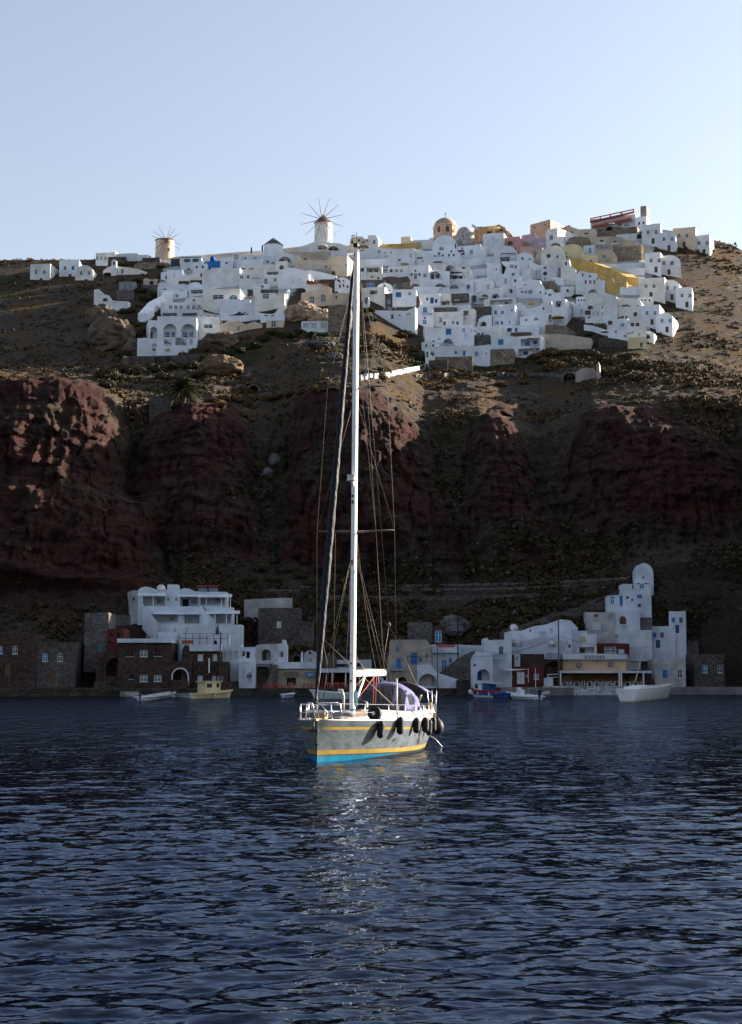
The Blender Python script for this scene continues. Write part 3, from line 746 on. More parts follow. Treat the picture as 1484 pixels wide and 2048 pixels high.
    wire([mp(zr(1372)) + Vector((.1, .1, 0)), g.lerp(e, .32) + Vector((0, 0, -.13))], .012, 'vang_line', Mb['tan'])
    wire([mp(zr(1403)) + Vector((.1, .1, 0)), g.lerp(e, .66) + Vector((0, 0, -.13))], .014, 'mainsheet', Mb['red'])
    for dx in (-.05, .05):
        wire([(.10 + dx, 7.6, 1.95), g.lerp(e, .68) + Vector((dx, 0, -.13))], .015, 'mainsheet', Mb['red'])
    wire([g + Vector((0, .05, .75)), g.lerp(e, .3) + Vector((0, 0, .17)), e + Vector((0, 0, .13))], .011, 'outhaul', Mb['tan'])
    q = MB()
    for k in range(6):
        z = 2.15 + .0 * k; q.tube([mp(z + .1*math.sin(k)) + Vector((.1 + .015*k, -.08 + .03*k, .35)), mp(z) + Vector((.13 + .01*k, -.05 + .03*k, -.15)), mp(z) + Vector((.06, .02 + .03*k, -.3))], .022, 5)
    q.build('halyard_coil', Mb['teal'], mast, smooth=True)
build_rig()

def build_canopies():
    # sprayhood: hoops across the companionway
    def hoop(s, w, zb, zt, n=24, p=2.6):
        o = []
        for i in range(n + 1):
            an = math.pi * i / n; c, si = math.cos(an), math.sin(an)
            o.append(Vector((w * math.copysign(abs(c) ** (2 / p), c), s, zb + (zt - zb) * abs(si) ** (2 / p))))
        return o
    n = 24
    H = [hoop(8.55, 1.16, 1.70, 1.78), hoop(9.05, 1.14, 1.70, 2.45), hoop(9.35, 1.13, 1.69, 2.74), hoop(9.55, 1.13, 1.69, 2.82), hoop(10.1, 1.16, 1.66, 2.86), hoop(10.75, 1.27, 1.55, 2.70)]
    mb = MB()
    for h in H: mb.v += h
    pane = MB()
    for i in range(len(H) - 1):
        for k in range(n):
            f = (i*(n+1)+k, i*(n+1)+k+1, (i+1)*(n+1)+k+1, (i+1)*(n+1)+k)
            win = (i in (0, 1) and 4 <= k <= 19 and k not in (8,)) or (i in (2, 3) and k in (1, 2, 3, 20, 21, 22))
            if win: pane.f.append(f)
            else: mb.f.append(f)
    pane.v = list(mb.v); pane.mi = [0] * len(pane.f); mb.mi = [0] * len(mb.f)
    o = mb.build('sprayhood', Mb['canvas'], yacht, smooth=True, fix=False)
    s = o.modifiers.new('thick', 'SOLIDIFY'); s.thickness = .012
    pane.build('sprayhood_window', Mb['vinyl'], o, smooth=True)
    q = MB(); q.box((-.98, 9.50, 1.5), (.98, 9.56, 2.52)); q.build('hood_shade_panel', Mb['dark'], yacht)  # added dark sheet, stands in for the shade behind the hood windows
    # bimini over the helm
    H = []
    for s in np.linspace(10.9, 12.85, 7):
        t = (s - 10.9) / 1.95; H.append([Vector((1.5 * f, s, 2.86 + .05 * math.sin(math.pi*t) - .34*t*t - .42 * abs(f) ** 3.0)) for f in np.linspace(-1, 1, 15)])
    mb = MB(); m_ = 15
    for h in H: mb.v += h
    for i in range(len(H) - 1):
        for k in range(m_ - 1):
            mb.f.append((i*m_+k, i*m_+k+1, (i+1)*m_+k+1, (i+1)*m_+k)); mb.mi.append(1 if k >= 12 else 0)  # sunward strips in paler canvas: the lit edge put into the colour
    o = mb.build('bimini', [Mb['dark'], Mb['canvas']], yacht, smooth=True, fix=False)
    s = o.modifiers.new('thick', 'SOLIDIFY'); s.thickness = .015
    fr = MB()
    for s, tilt in ((11.0, .9), (11.9, 0.3), (12.8, -.1)):
        for sg in (1, -1):
            fr.tube([(sg*1.48, s + tilt, 1.3), (sg*1.5, s, 2.5)], .018, 6)
    fr.build('bimini_frame', Mb['steel'], o, smooth=True)
    q = MB(); q.tube([bpt(838, 1402, s=11.2), bpt(841, 1392, s=11.2), bpt(842.5, 1389, s=11.2)], .05, 8); q.build('liferaft_rail', Mb['white'], yacht, smooth=True)
    # outboard motor clamped to the stern rail
    q = MB(); q.lathe([(.04, -.22), (.14, -.18), (.17, 0), (.15, .16), (.05, .22)], 14, (1.32, 12.95, 2.1), .9, 1.1); q.tube([(1.32, 12.95, 1.95), (1.34, 12.98, 1.25)], .06, 8)
    q.build('outboard_motor', Mb['black'], yacht, smooth=40)
    q = MB(); q.tube([(1.22, 12.75, 1.25), (1.22, 12.75, 1.98)], .10, 10); q.build('dan_buoy_case', Mb['tan'], yacht, smooth=True)
    q = MB(); q.tube([(1.0, 13.0, .62), (1.35, 13.25, .35), (1.6, 13.4, .02)], [.012, .02, .035], 6); q.build('bilge_water', Mb['white'], yacht, smooth=True)
build_canopies()

def build_fenders():
    lab = ['black cloth fender nearest the bow of the grey yacht', 'black cloth fender second from the bow of the grey yacht', 'black cloth fender below the sprayhood of the yacht, alone',
           'first black fender of the cluster by the yacht cockpit', 'low hanging black fender in the cluster at the yacht cockpit', 'last long black fender before the round one at the yacht stern']
    spec = [(766, 1441, 1477, 14), (803, 1433, 1469.5, 14.5), (835.5, 1435, 1467, 13.5), (852.5, 1434, 1465.5, 14), (861.5, 1439, 1471.5, 11.5), (868.5, 1434, 1464.5, 12.5)]
    for lb, (px, y0, y1, w) in zip(lab, spec):
        # find the station where the hull edge lies under this pixel
        best = min(np.linspace(1.5, 13, 300), key=lambda s: abs(CX + (BO + BR*(hb(s)+.16) + BA*s).x / (BO + BR*(hb(s)+.16) + BA*s).y * FPX - px))
        s = float(best); P = BO + BR*(hb(s) + .1) + BA*s; Y = P.y
        zt, zb = zat(y0, Y), zat(y1, Y); r = w / 2 / pxm(Y) * 1.02
        lm = float(hw(s) + (hb(s) - hw(s)) * max(.05, ((zt+zb)/2) / zd(s)) ** .85)
        c = bloc(Vector((0, 0, 0)))
        top = Vector((hb(s) + r*.72, s, zt)); bot = Vector((max(lm, hb(s) - .12) + r*1.0, s - .03, zb))
        ax = (top - bot); n = 14; L_ = ax.length
        q = MB(); pts, rs = [], []
        for i in range(n + 1):
            t = i / n; rr = r * min(1, (1 - abs(2*t - 1) ** 3.2) ** .5 + .12); pts.append(bot.lerp(top, t)); rs.append(max(.02, rr))
        q.tube(pts, rs, 18)
        M = Matrix.Translation(BO) @ Matrix.Rotation(-BTH, 4, 'Z')
        o = q.build('fender', Mb['rubber'], None, smooth=True); o.matrix_world = M
        tag(o, lb, 'fender', 'long black fenders along the yacht side')
        q = MB(); q.tube([top, (hb(s) - .05, s, zd(s) + .32)], .014, 5); q.build('fender_rope', Mb['rope'], o)
    M = Matrix.Translation(BO) @ Matrix.Rotation(-BTH, 4, 'Z')
    q = MB(); q.lathe([(.02, -.33), (.16, -.30), (.26, -.14), (.28, .02), (.22, .20), (.09, .33), (.05, .42)], 20, (1.68, 12.2, .94)); o = q.build('fender', Mb['rubber'], None, smooth=True); o.matrix_world = M
    tag(o, 'round black ball fender at the stern corner of the yacht', 'fender')
    q = MB(); q.tube([(1.68, 12.2, 1.3), (1.52, 12.1, 1.6)], .014, 5); q.build('fender_rope', Mb['rope'], o)
    # drum lying at the rail with a pale end, and the long one behind the mast
    c = bpt(749.5, 1427, s=2.9); d = Vector((-.12, -.98, .1)).normalized()
    q = MB(); q.tube([c - d*.13, c - d*.10, c + d*.09, c + d*.13], [.20, .265, .265, .20], 26); o = q.build('fender', Mb['rubber'], None, smooth=45); o.matrix_world = M
    tag(o, 'round black fender with a white disc end lying on the yacht deck', 'fender')
    q = MB(); q.tube([c + d*.122, c + d*.14], [.085, .07], 16); q.build('end_disc', Mb['white'], o)
    c = bpt(722.5, 1409.5, s=5.6)
    q = MB(); q.tube([c + Vector((-.25, 0, 0)), c + Vector((-.18, 0, 0)), c + Vector((.12, 0, 0)), c + Vector((.2, 0, 0))], [.12, .18, .18, .12], 16); o = q.build('fender', Mb['rubber'], None, smooth=45); o.matrix_world = M
    tag(o, 'short black fender stowed on the coachroof behind the yacht mast', 'fender')
    q = MB(); q.tube([c + Vector((.2, 0, 0)), c + Vector((.26, 0, 0))], [.14, .11], 14); q.build('end_disc', mat('grey_bag', (0.22, 0.22, 0.23), 0.9), o)
build_fenders()

def build_flag():
    M = Matrix.Translation(BO) @ Matrix.Rotation(-BTH, 4, 'Z')
    a = bpt(757, 1352.5, s=12.9); e = bpt(760.5, 1353, s=12.9)
    t = thing('national_flag', 'small blue and white striped flag with a cross flying at the yacht stern', 'flag')
    t.matrix_world = M @ Matrix.Translation(a)
    q = MB(); q.tube([(-.02, 0, .1), (.12, .05, -1.25)], .014, 6); q.build('flag_staff', Mb['white'], t)
    q = MB(); nr, nc = 9, 16
    for i in range(nr + 1):
        for j in range(nc + 1):
            f = j / nc; g_ = i / nr
            q.v.append((.36*f + .16*g_*1.0, .03*math.sin(7*f + 1.5*g_), -.32*f*f*.9 - .02 - .26*g_*(1-.2*f)))
    for i in range(nr):
        for j in range(nc):
            q.f.append((i*(nc+1)+j, i*(nc+1)+j+1, (i+1)*(nc+1)+j+1, (i+1)*(nc+1)+j))
            can = i < 5 and j < 6
            w = (i % 2 == 1) if not can else (i == 2 or j in (2, 3))
            q.mi.append(0 if w else 1)
    o = q.build('flag_cloth', [mat('flag_white', (0.8, 0.8, 0.8), .9, .03), mat('flag_blue', (0.03, 0.10, 0.36), .9, .05)], t, smooth=True, fix=False)
    s = o.modifiers.new('thick', 'SOLIDIFY'); s.thickness = .006
build_flag()
# ------------------------------------------------------------------ building kit
WALL = dict(
    w=mat('whitewash', (0.76, 0.79, 0.83), 0.9, 0.10, 0.3, bump=0.35, bscale=1.6, col2=(0.64, 0.66, 0.685)),
    w2=mat('whitewash_worn', (0.74, 0.74, 0.73), 0.9, 0.10, 0.5, bump=0.3, bscale=2.0, col2=(0.55, 0.55, 0.54)),
    w3=mat('whitewash_warm', (0.78, 0.745, 0.69), 0.9, 0.10, 0.3, bump=0.35, bscale=1.6, col2=(0.63, 0.59, 0.53)), w4=mat('whitewash_cool', (0.66, 0.69, 0.735), 0.9, 0.10, 0.35, bump=0.35, bscale=1.6, col2=(0.56, 0.57, 0.58)),
    lw=mat('whitewash_shaded', (0.55, 0.595, 0.655), 0.9, 0.09, 0.4, bump=0.25, bscale=2.5, col2=(0.41, 0.44, 0.48)),  # darker copy of the whitewash, with the harbour's shade put into its colour
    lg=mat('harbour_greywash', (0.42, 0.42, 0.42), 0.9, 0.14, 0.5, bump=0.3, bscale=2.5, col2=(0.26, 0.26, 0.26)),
    cream=mat('cream_render', (0.66, 0.54, 0.41), 0.9, 0.10, 0.4, bump=0.2), peach=mat('peach_render', (0.62, 0.41, 0.29), 0.9, 0.10, 0.4, bump=0.2),
    taupe=mat('taupe_render', (0.44, 0.37, 0.30), 0.9, 0.12, 0.4, bump=0.2), beige=mat('beige_render', (0.50, 0.42, 0.34), 0.9, 0.12, 0.4, bump=0.2),
    pink=mat('pink_render', (0.56, 0.30, 0.28), 0.9, 0.12, 0.4), lilac=mat('lilac_render', (0.56, 0.42, 0.47), 0.9, 0.10, 0.4),
    yellow=mat('pale_yellow_render', (0.70, 0.60, 0.36), 0.9, 0.10, 0.4), ochre=mat('ochre_render', (0.52, 0.36, 0.12), 0.9, 0.12, 0.4),
    red=mat('oxblood_render', (0.105, 0.022, 0.022), 0.9, 0.15, 0.6), redroof=mat('red_trim', (0.36, 0.09, 0.07), 0.85, 0.1),
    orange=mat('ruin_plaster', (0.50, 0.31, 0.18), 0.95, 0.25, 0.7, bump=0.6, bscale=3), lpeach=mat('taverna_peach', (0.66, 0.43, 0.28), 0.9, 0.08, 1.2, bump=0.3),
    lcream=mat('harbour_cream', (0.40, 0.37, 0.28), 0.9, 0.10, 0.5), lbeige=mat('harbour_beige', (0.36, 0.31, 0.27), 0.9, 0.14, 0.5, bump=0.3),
    stone=stone_mat('tan_rubble', (0.21, 0.17, 0.135), (0.26, 0.22, 0.18), 2.0), dstone=stone_mat('dark_rubble', (0.075, 0.065, 0.062), (0.13, 0.115, 0.105), 2.2),
    rstone=stone_mat('red_rubble', (0.056, 0.034, 0.029), (0.078, 0.056, 0.050), 2.4), gstone=stone_mat('grey_rubble', (0.10, 0.092, 0.088), (0.17, 0.16, 0.15), 2.2),
    quay=stone_mat('quay_blocks', (0.055, 0.048, 0.043), (0.035, 0.03, 0.028), 1.2), spots=stone_mat('whitewashed_rubble', (0.30, 0.32, 0.34), (0.62, 0.64, 0.66), 1.9),
    brown=mat('brown_panel', (0.13, 0.075, 0.055), 0.9, 0.1), slate=mat('slate_panel', (0.055, 0.065, 0.065), 0.9, 0.1), shed=mat('corrugated_grey', (0.25, 0.26, 0.27), 0.6, 0.12),
    concrete=mat('grey_concrete', (0.20, 0.19, 0.18), 0.95, 0.15, 0.5, bump=0.3))
PANE = dict(k=glass_mat('dark_window_glass', (0.018, 0.022, 0.03)), g=glass_mat('grey_window_glass', (0.10, 0.13, 0.14), 0.15), b=mat('blue_paint', (0.035, 0.17, 0.42), 0.6, 0.1, 2.0),
    r=mat('dark_red_paint', (0.20, 0.025, 0.03), 0.6, 0.1, 2.0), n=mat('brown_wood', (0.12, 0.07, 0.04), 0.7, 0.15, 2.0), m=mat('mint_paint', (0.26, 0.42, 0.38), 0.7, 0.08, 2.0),
    t=mat('teal_paint', (0.06, 0.16, 0.17), 0.6, 0.1, 2.0), d=mat('dark_interior', (0.014, 0.015, 0.018), 0.95, 0.1), w=mat('white_paint', (0.72, 0.73, 0.74), 0.6, 0.05, 2.0),
    o=mat('orange_paint', (0.48, 0.14, 0.05), 0.6, 0.1), y=mat('olive_yellow_paint', (0.34, 0.36, 0.05), 0.6, 0.1), l=mat('pale_shutter', (0.46, 0.48, 0.50), 0.7, 0.08), N=mat('navy_paint', (0.02, 0.07, 0.17), 0.6, 0.1))
VIEWS = dict(U1=(180, 380, 4.947), U2=(440, 380, 4.947), U3=(700, 420, 4.947), U4=(990, 400, 4.947), L1=(180, 1130, 4.947), L2=(440, 1150, 4.947), L3=(740, 1150, 5.3), L4=(1000, 1100, 4.947), P=(0, 0, 1.0))
VW = ['P']
def Vw(n): VW[0] = n
def zx(x): o = VIEWS[VW[0]]; return o[0] + x / o[2]
def zy(y): o = VIEWS[VW[0]]; return o[1] + y / o[2]
NB = [0]

class Plane:
    """a vertical facade plane: local u to the picture's right, z up, v into the hill"""
    def __init__(s, P0, yaw):
        s.P0 = P0; s.u = Vector((math.cos(yaw), math.sin(yaw), 0)); s.v = Vector((-math.sin(yaw), math.cos(yaw), 0)); s.yaw = yaw
    def loc(s, px, py):
        d = ray(px, py); t = (s.P0 - CAM).dot(s.v) / d.dot(s.v); q = CAM + d * t - s.P0
        return q.dot(s.u), q.z

def hole_poly(kind, u, z, w, h):
    if kind in ('a', 'A', 'f'):
        r = w / 2; rise = min(r, h * 0.8); zs = z + h / 2 - rise
        return [(u - r, z - h / 2), (u + r, z - h / 2)] + [(u + r * math.cos(t), zs + rise * math.sin(t)) for t in np.linspace(0, math.pi, 11)]
    if kind == 'c':
        return [(u + w/2 * math.cos(t), z + w/2 * math.sin(t)) for t in np.linspace(0, 2*math.pi, 13)[:-1]]
    return [(u - w/2, z - h/2), (u + w/2, z - h/2), (u + w/2, z + h/2), (u - w/2, z + h/2)]

def tess(polys):
    """triangulate an outline with holes; turn the polygon a little and try again until the area is right"""
    def area(p): return abs(sum(a.x*b.y - b.x*a.y for a, b in zip(p, p[1:] + p[:1]))) / 2
    want = area(polys[0]) - sum(area(h) for h in polys[1:]); flat = [p for pl in polys for p in pl]; best = None
    for ang in (0, .31, .77, 1.13, 2.03, .05, 1.49, 2.71, .52, .93):
        Rm = Matrix.Rotation(ang, 3, 'Z'); t = tessellate_polygon([[Rm @ p for p in pl] for pl in polys])
        a = sum(abs((flat[i[1]]-flat[i[0]]).cross(flat[i[2]]-flat[i[0]]).z) / 2 for i in t)
        if best is None or abs(a - want) < best[0]: best = (abs(a - want), t)
        if best[0] < want * 1e-3: break
    return best[1]

RECESS = dict(w=0.16, d=0.18, p=1.7, a=1.8, A=0.22, f=0.2, c=0.15)
def facade(mb, outline, ops, root, depth, sgn=None):
    """wall with real openings in the local u-z plane at v = 0; returns nothing, adds window and door parts"""
    holes = [hole_poly(o[0], o[1], o[2], o[3], o[4]) for o in ops]
    polys = [[Vector((u, z, 0)) for u, z in outline]] + [[Vector((u, z, 0)) for u, z in h] for h in holes]
    flat = [p for pl in polys for p in pl]
    tris = tess(polys)
    mb.add([(p.x, 0, p.y) for p in flat], [tuple(t) for t in tris])
    for o, h in zip(ops, holes):
        kind, u, z, w, hh, colr = o[:6]
        rd = min(RECESS[kind], depth * 0.7); n = len(h)
        vs = [(a, 0, b) for a, b in h] + [(a, rd, b) for a, b in h]
        mb.add(vs, [(i, (i+1) % n, n + (i+1) % n, n + i) for i in range(n)])
        if kind in ('p', 'a'):
            mb.add([(a, rd, b) for a, b in h], [tuple(range(n))])
            # something stands in the shade of the back wall: a door and a window
            q = MB(); dw = min(w * .32, 1.2); dh = min(hh * .78, 2.1); b0 = z - hh / 2
            q.box((u - w*.22 - dw/2, rd - .06, b0 + .02), (u - w*.22 + dw/2, rd - .004, b0 + dh)); q.build('door', PANE[colr], root)
            if w > 3:
                q = MB(); q.box((u + w*.2 - .5, rd - .06, b0 + dh*.40), (u + w*.2 + .5, rd - .004, b0 + dh)); wn_ = q.build('window', PANE['k'], root)
            continue
        q = MB(); q.add([(a, rd * .8, b) for a, b in h], [tuple(range(n))])
        nm = 'door' if kind == 'd' else 'window'
        if kind == 'd' or colr in 'brnmtoyNlw':
            q.add([(a, rd * .8 + .05, b) for a, b in h], [tuple(range(n))])
            q.add([(a, rd*.8, b) for a, b in h] + [(a, rd*.8+.05, b) for a, b in h], [(i, (i+1) % n, n + (i+1) % n, n + i) for i in range(n)])
        wo = q.build(nm, PANE[colr], root)
        if min(w, hh) > 0.75:
            f = MB(); t = 0.07; y0, y1 = rd * .8 - .05, rd * .8 - .004
            f.box((u - w/2, y0, z - hh/2), (u - w/2 + t, y1, z + hh/2 * (.3 if kind in 'Af' else 1))); f.box((u + w/2 - t, y0, z - hh/2), (u + w/2, y1, z + hh/2 * (.3 if kind in 'Af' else 1)))
            f.box((u - t/2, y0, z - hh/2), (u + t/2, y1, z + hh/2 - .01)); f.box((u - w/2 + t, y0, z - hh/2), (u + w/2 - t, y1, z - hh/2 + t)); f.box((u - w/2 + t, y0 + .004, z + hh*.08), (u + w/2 - t, y1 - .004, z + hh*.08 + t*.8))
            if kind not in 'Afc': f.box((u - w/2 + t, y0, z + hh/2 - t), (u + w/2 - t, y1, z + hh/2))
            fc = {'k': 'w', 'g': 'w', 'b': 'w' if NB[0] % 3 else 'b', 'r': 'w', 'm': 'w', 't': 'w', 'n': 'n', 'o': 'n', 'y': 'w', 'w': 'l', 'l': 'w', 'N': 'N', 'd': 'n'}[colr]
            f.build('frame', PANE[fc], wo)
        if kind == 'w' and w > 0.6:
            f = MB(); f.box((u - w/2 - .1, -.09, z - hh/2 - .09), (u + w/2 + .1, rd * .5, z - hh/2 - .012)); f.build('sill', mb.sillmat, wo)

def py_auto(px, py):
    """houses of the hilltop stand a little askew; those on the right turn their flanks to the sun"""
    if py > 800: return 0
    r = random.Random(NB[0] * 31)
    if px > 880: return -r.uniform(8, 22)
    if px > 700: return -r.uniform(2, 13)
    return r.uniform(-9, 4)

def H(label, x0, x1, yt, yb, ops=(), m='w', roof='flat', yaw=0, d=7.0, sink=3.0, top=None, cat='house', name='house', group='houses of the hilltop village', fwd=0.0, Y=None, rise=None, rops=(), parapet=None):
    """one building. all picture coordinates are in the current view; ops: (kind, centre x, centre y, width, height, colour)"""
    NB[0] += 1
    if m == 'w': m = ('w', 'w4', 'w', 'w3', 'w', 'w2', 'w4')[(NB[0] * 5) % 7]
    px0, px1, pyt, pyb = zx(x0), zx(x1), zy(yt), zy(yb)
    hy = hit((px0 + px1) / 2, pyb); given = Y is not None and Y <= hit((px0 + px1) / 2, pyb) + 1
    if Y is None: Y = hy
    elif pyb < 800: Y = min(Y, hy + 2)
    if 800 < pyb < 1300 and not given: Y = min(Y, hy) - 2.5; sink += 4
    Y = Y - fwd - (NB[0] * 0.37) % 0.9
    if yaw == 0 and py_auto(px0, pyb): yaw = py_auto(px0, pyb)
    yw = R(yaw); P0 = at((px0 + px1) / 2, pyb, Y); pl = Plane(P0, yw)
    ua, ub = pl.loc(px0, pyb)[0], pl.loc(px1, pyb)[0]; zt = pl.loc((px0 + px1) / 2, pyt)[1]; w = ub - ua
    rg = random.Random(NB[0]); j = lambda s=.07: rg.uniform(-s, s)
    if top is not None:
        pts = [pl.loc(zx(a), zy(b)) for a, b in top]; tp = pts[::-1]
        ua, ub = pts[0][0], pts[-1][0]
    elif roof == 'vault':
        rs = min(rise / VIEWS[VW[0]][2] / pxm(Y) if rise else w * .42, zt * .92); zs = zt - rs
        tp = [((ua+ub)/2 + w/2 * math.cos(t), zs + rs * math.sin(t)) for t in np.linspace(0, math.pi, 15)]
    else:
        r0 = min(.22, zt * .2)
        tp = [(ub, zt - r0 + j()), (ub - r0 * .3, zt + j(.03)), (ua + (ub-ua)*.5 + j(.5), zt + j()), (ua + r0 * .3, zt + j(.03)), (ua, zt - r0 + j())]
    outline = [(ua, -sink), (ub, -sink)] + tp
    root = thing(name, label, cat, P0, yw, group)
    mb = MB(); mb.sillmat = WALL[m] if m[0] == 'w' or m == 'lw' else PANE['l']
    lo = []
    for o in ops:
        cu, cz = pl.loc(zx(o[1]), zy(o[2])); k = 1 / VIEWS[VW[0]][2] / pxm(Y) / max(.5, math.cos(yw))
        lo.append((o[0], cu, cz, o[3] * k, o[4] / VIEWS[VW[0]][2] / pxm(Y), o[5] if len(o) > 5 else 'k'))
    facade(mb, outline, lo, root, d)
    n = len(outline)
    body = [(u, 0, z) for u, z in outline] + [(u, d, z) for u, z in outline]
    skip = 1 if rops else None
    mb.add(body, [(i, n + i, n + (i+1) % n, (i+1) % n) for i in range(n) if i != skip])
    bt = tess([[Vector((u, z, 0)) for u, z in outline]])
    mb.add([(u, d, z) for u, z in outline], [tuple(t)[::-1] for t in bt])
    if rops:                                            # right-hand wall with its own openings
        ztr = tp[0][1]; Mr = Matrix.Translation((ub, 0, 0)) @ Matrix.Rotation(math.pi/2, 4, 'Z')
        side = link('side_wall', None, root, (ub, 0, 0), math.pi / 2)
        mb2 = MB(); mb2.sillmat = mb.sillmat
        pr = Plane(P0 + pl.u * ub, yw + math.pi / 2); l2 = []
        for o in rops:
            cu, cz = pr.loc(zx(o[1]), zy(o[2])); k = 1 / VIEWS[VW[0]][2] / pxm(Y) / max(.25, abs(math.sin(yw)))
            l2.append((o[0], cu, cz, o[3] * k, o[4] / VIEWS[VW[0]][2] / pxm(Y), o[5] if len(o) > 5 else 'k'))
        bpy.data.objects.remove(side)
        kids = []
        sub = link('tmp', None, root, (ub, 0, 0), math.pi / 2)
        facade(mb2, [(0, -sink), (d, -sink), (d, ztr), (0, ztr)], l2, sub, 3)
        mb.add([Mr @ Vector(p) for p in mb2.v], mb2.f)
        for c in list(sub.children):
            c.parent = root; c.location = (ub, 0, 0); c.rotation_euler = (0, 0, math.pi / 2)
        bpy.data.objects.remove(sub)
    wo = mb.build('wall', WALL[m], root, smooth=(roof == 'vault' or top is not None) and 40)
    root['_d'] = d
    return root, pl, (ua, ub, zt, d)

def W(label, pts, h, m='w', thick=.6, name='terrace_wall', cat='terrace wall', group='terrace walls', sink=2.5, step=5, notch=None, fwd=0):
    """a wall that follows the ground: pts run along the foot of the wall in the current view, h is its height in metres"""
    P = [(zx(a), zy(b)) for a, b in pts]; Q = []
    for k in range(len(P) - 1):
        n = max(1, int(abs(P[k+1][0] - P[k][0]) / step))
        Q += [(P[k][0] + (P[k+1][0]-P[k][0]) * i / n, P[k][1] + (P[k+1][1]-P[k][1]) * i / n) for i in range(n)]
    Q.append(P[-1]); V = [at(a, b, hit2(a, b) - fwd) for a, b in Q]; o = V[len(V)//2].copy(); mb = MB()
    for i, p in enumerate(V):
        p = p - o; hh = h
        t = (V[min(i+1, len(V)-1)] - V[max(i-1, 0)]); t.z = 0; t.normalize(); nrm = Vector((-t.y, t.x, 0))
        if nrm.y < 0: nrm = -nrm
        b = nrm * thick
        mb.v += [p + Vector((0,0,-sink)), p + Vector((0,0,hh)), p + b + Vector((0,0,hh)), p + b + Vector((0,0,-sink))]
    for i in range(len(V) - 1):
        for k in range(4): mb.f.append((i*4+k, i*4+(k+1)%4, (i+1)*4+(k+1)%4, (i+1)*4+k)); mb.mi.append(0)
    mb.f += [(0,1,2,3), tuple((len(V)-1)*4 + k for k in (3,2,1,0))]; mb.mi += [0, 0]
    if notch:
        for i in range(2, len(V), 8):
            p = V[i] - o; mb.box((p.x - .3, p.y - .06, p.z + h - .3), (p.x + .3, p.y + thick + .06, p.z + h + notch))
    ob = mb.build(name, WALL[m], None, o); return tag(ob, label, cat, group)

def trim(info, z0, z1, m, name='cornice', out=.12, depth=None, u0=None, u1=None):
    """a band standing proud along the top of a house front"""
    root, pl, (ua, ub, zt, d) = info
    q = MB(); q.box((ua - out, -out, z0), (ub + out, (depth or d) + out, z1)); return q.build(name, m, root)

def parasol(x, y, w, label, m=None, closed=False, h=2.6, yb=None, group='parasols on the terraces', Y=None, back=1.0):
    px, py = zx(x), zy(y)
    if Y is None: Y = hit(px, zy(yb) if yb else py + h * 7) - back
    P = at(px, py, Y); base = P - Vector((0, 0, h)); t = thing('parasol', label, 'parasol', base, 0, group)
    r = w / VIEWS[VW[0]][2] / pxm(Y) / 2
    q = MB(); q.tube([(0, 0, -.6), (0, 0, h - .05)], .035, 6); q.build('pole', PANE['w'], t)
    m = m or mat('parasol_cloth', (0.66, 0.58, 0.42), 0.9, 0.06, 1.0)
    q = MB()
    if closed: q.lathe([(.06, h - 1.75), (.16, h - 1.6), (.13, h - .9), (.08, h - .25), (.02, h)], 8)
    else:
        q.lathe([(r, h - .55), (r * .96, h - .42), (r * .45, h - .16), (.02, h)], 8); q.lathe([(r * .98, h - .62), (r, h - .55)], 8)
    o = q.build('canopy', m, t, fix=False)
    if not closed:
        s = o.modifiers.new('thick', 'SOLIDIFY'); s.thickness = .03
    return t

def shade_sail(pts, Y, label, m, sag=.5, cat='shade sail'):
    """a cloth stretched between corner points given in the view (x, y, dy behind the plane Y)"""
    P = [at(zx(a), zy(b), Y + c) for a, b, c in pts]; c0 = sum(P, Vector()) / len(P)
    t = thing('shade_sail', label, cat, c0, 0, 'shade sails over the terraces')
    n = 8; q = MB(); A, B, C = P[0] - c0, P[1] - c0, P[2] - c0; D = P[3] - c0 if len(P) > 3 else None
    for i in range(n + 1):
        for j in range(n + 1):
            s, r = i / n, j / n
            if D is None: p = A * (1 - s) + (B * (1 - r) + C * r) * s; k = s * (1 - s) * 2 + r * (1 - r) * s
            else: p = (A * (1-r) + B * r) * (1-s) + (D * (1-r) + C * r) * s; k = (s * (1-s) + r * (1-r)) * 1.5
            q.v.append(p - Vector((0, 0, sag * k)))
    for i in range(n):
        for j in range(n):
            q.f.append((i*(n+1)+j, i*(n+1)+j+1, (i+1)*(n+1)+j+1, (i+1)*(n+1)+j)); q.mi.append(0)
    o = q.build('cloth', m, t, smooth=True, fix=False); s = o.modifiers.new('thick', 'SOLIDIFY'); s.thickness = .03
    for k, p in enumerate(P):
        e = MB(); e.tube([p - c0 + Vector((0, .05, -2.3)), p - c0], .05, 5); e.build('post', PANE['w'], t)
    return t

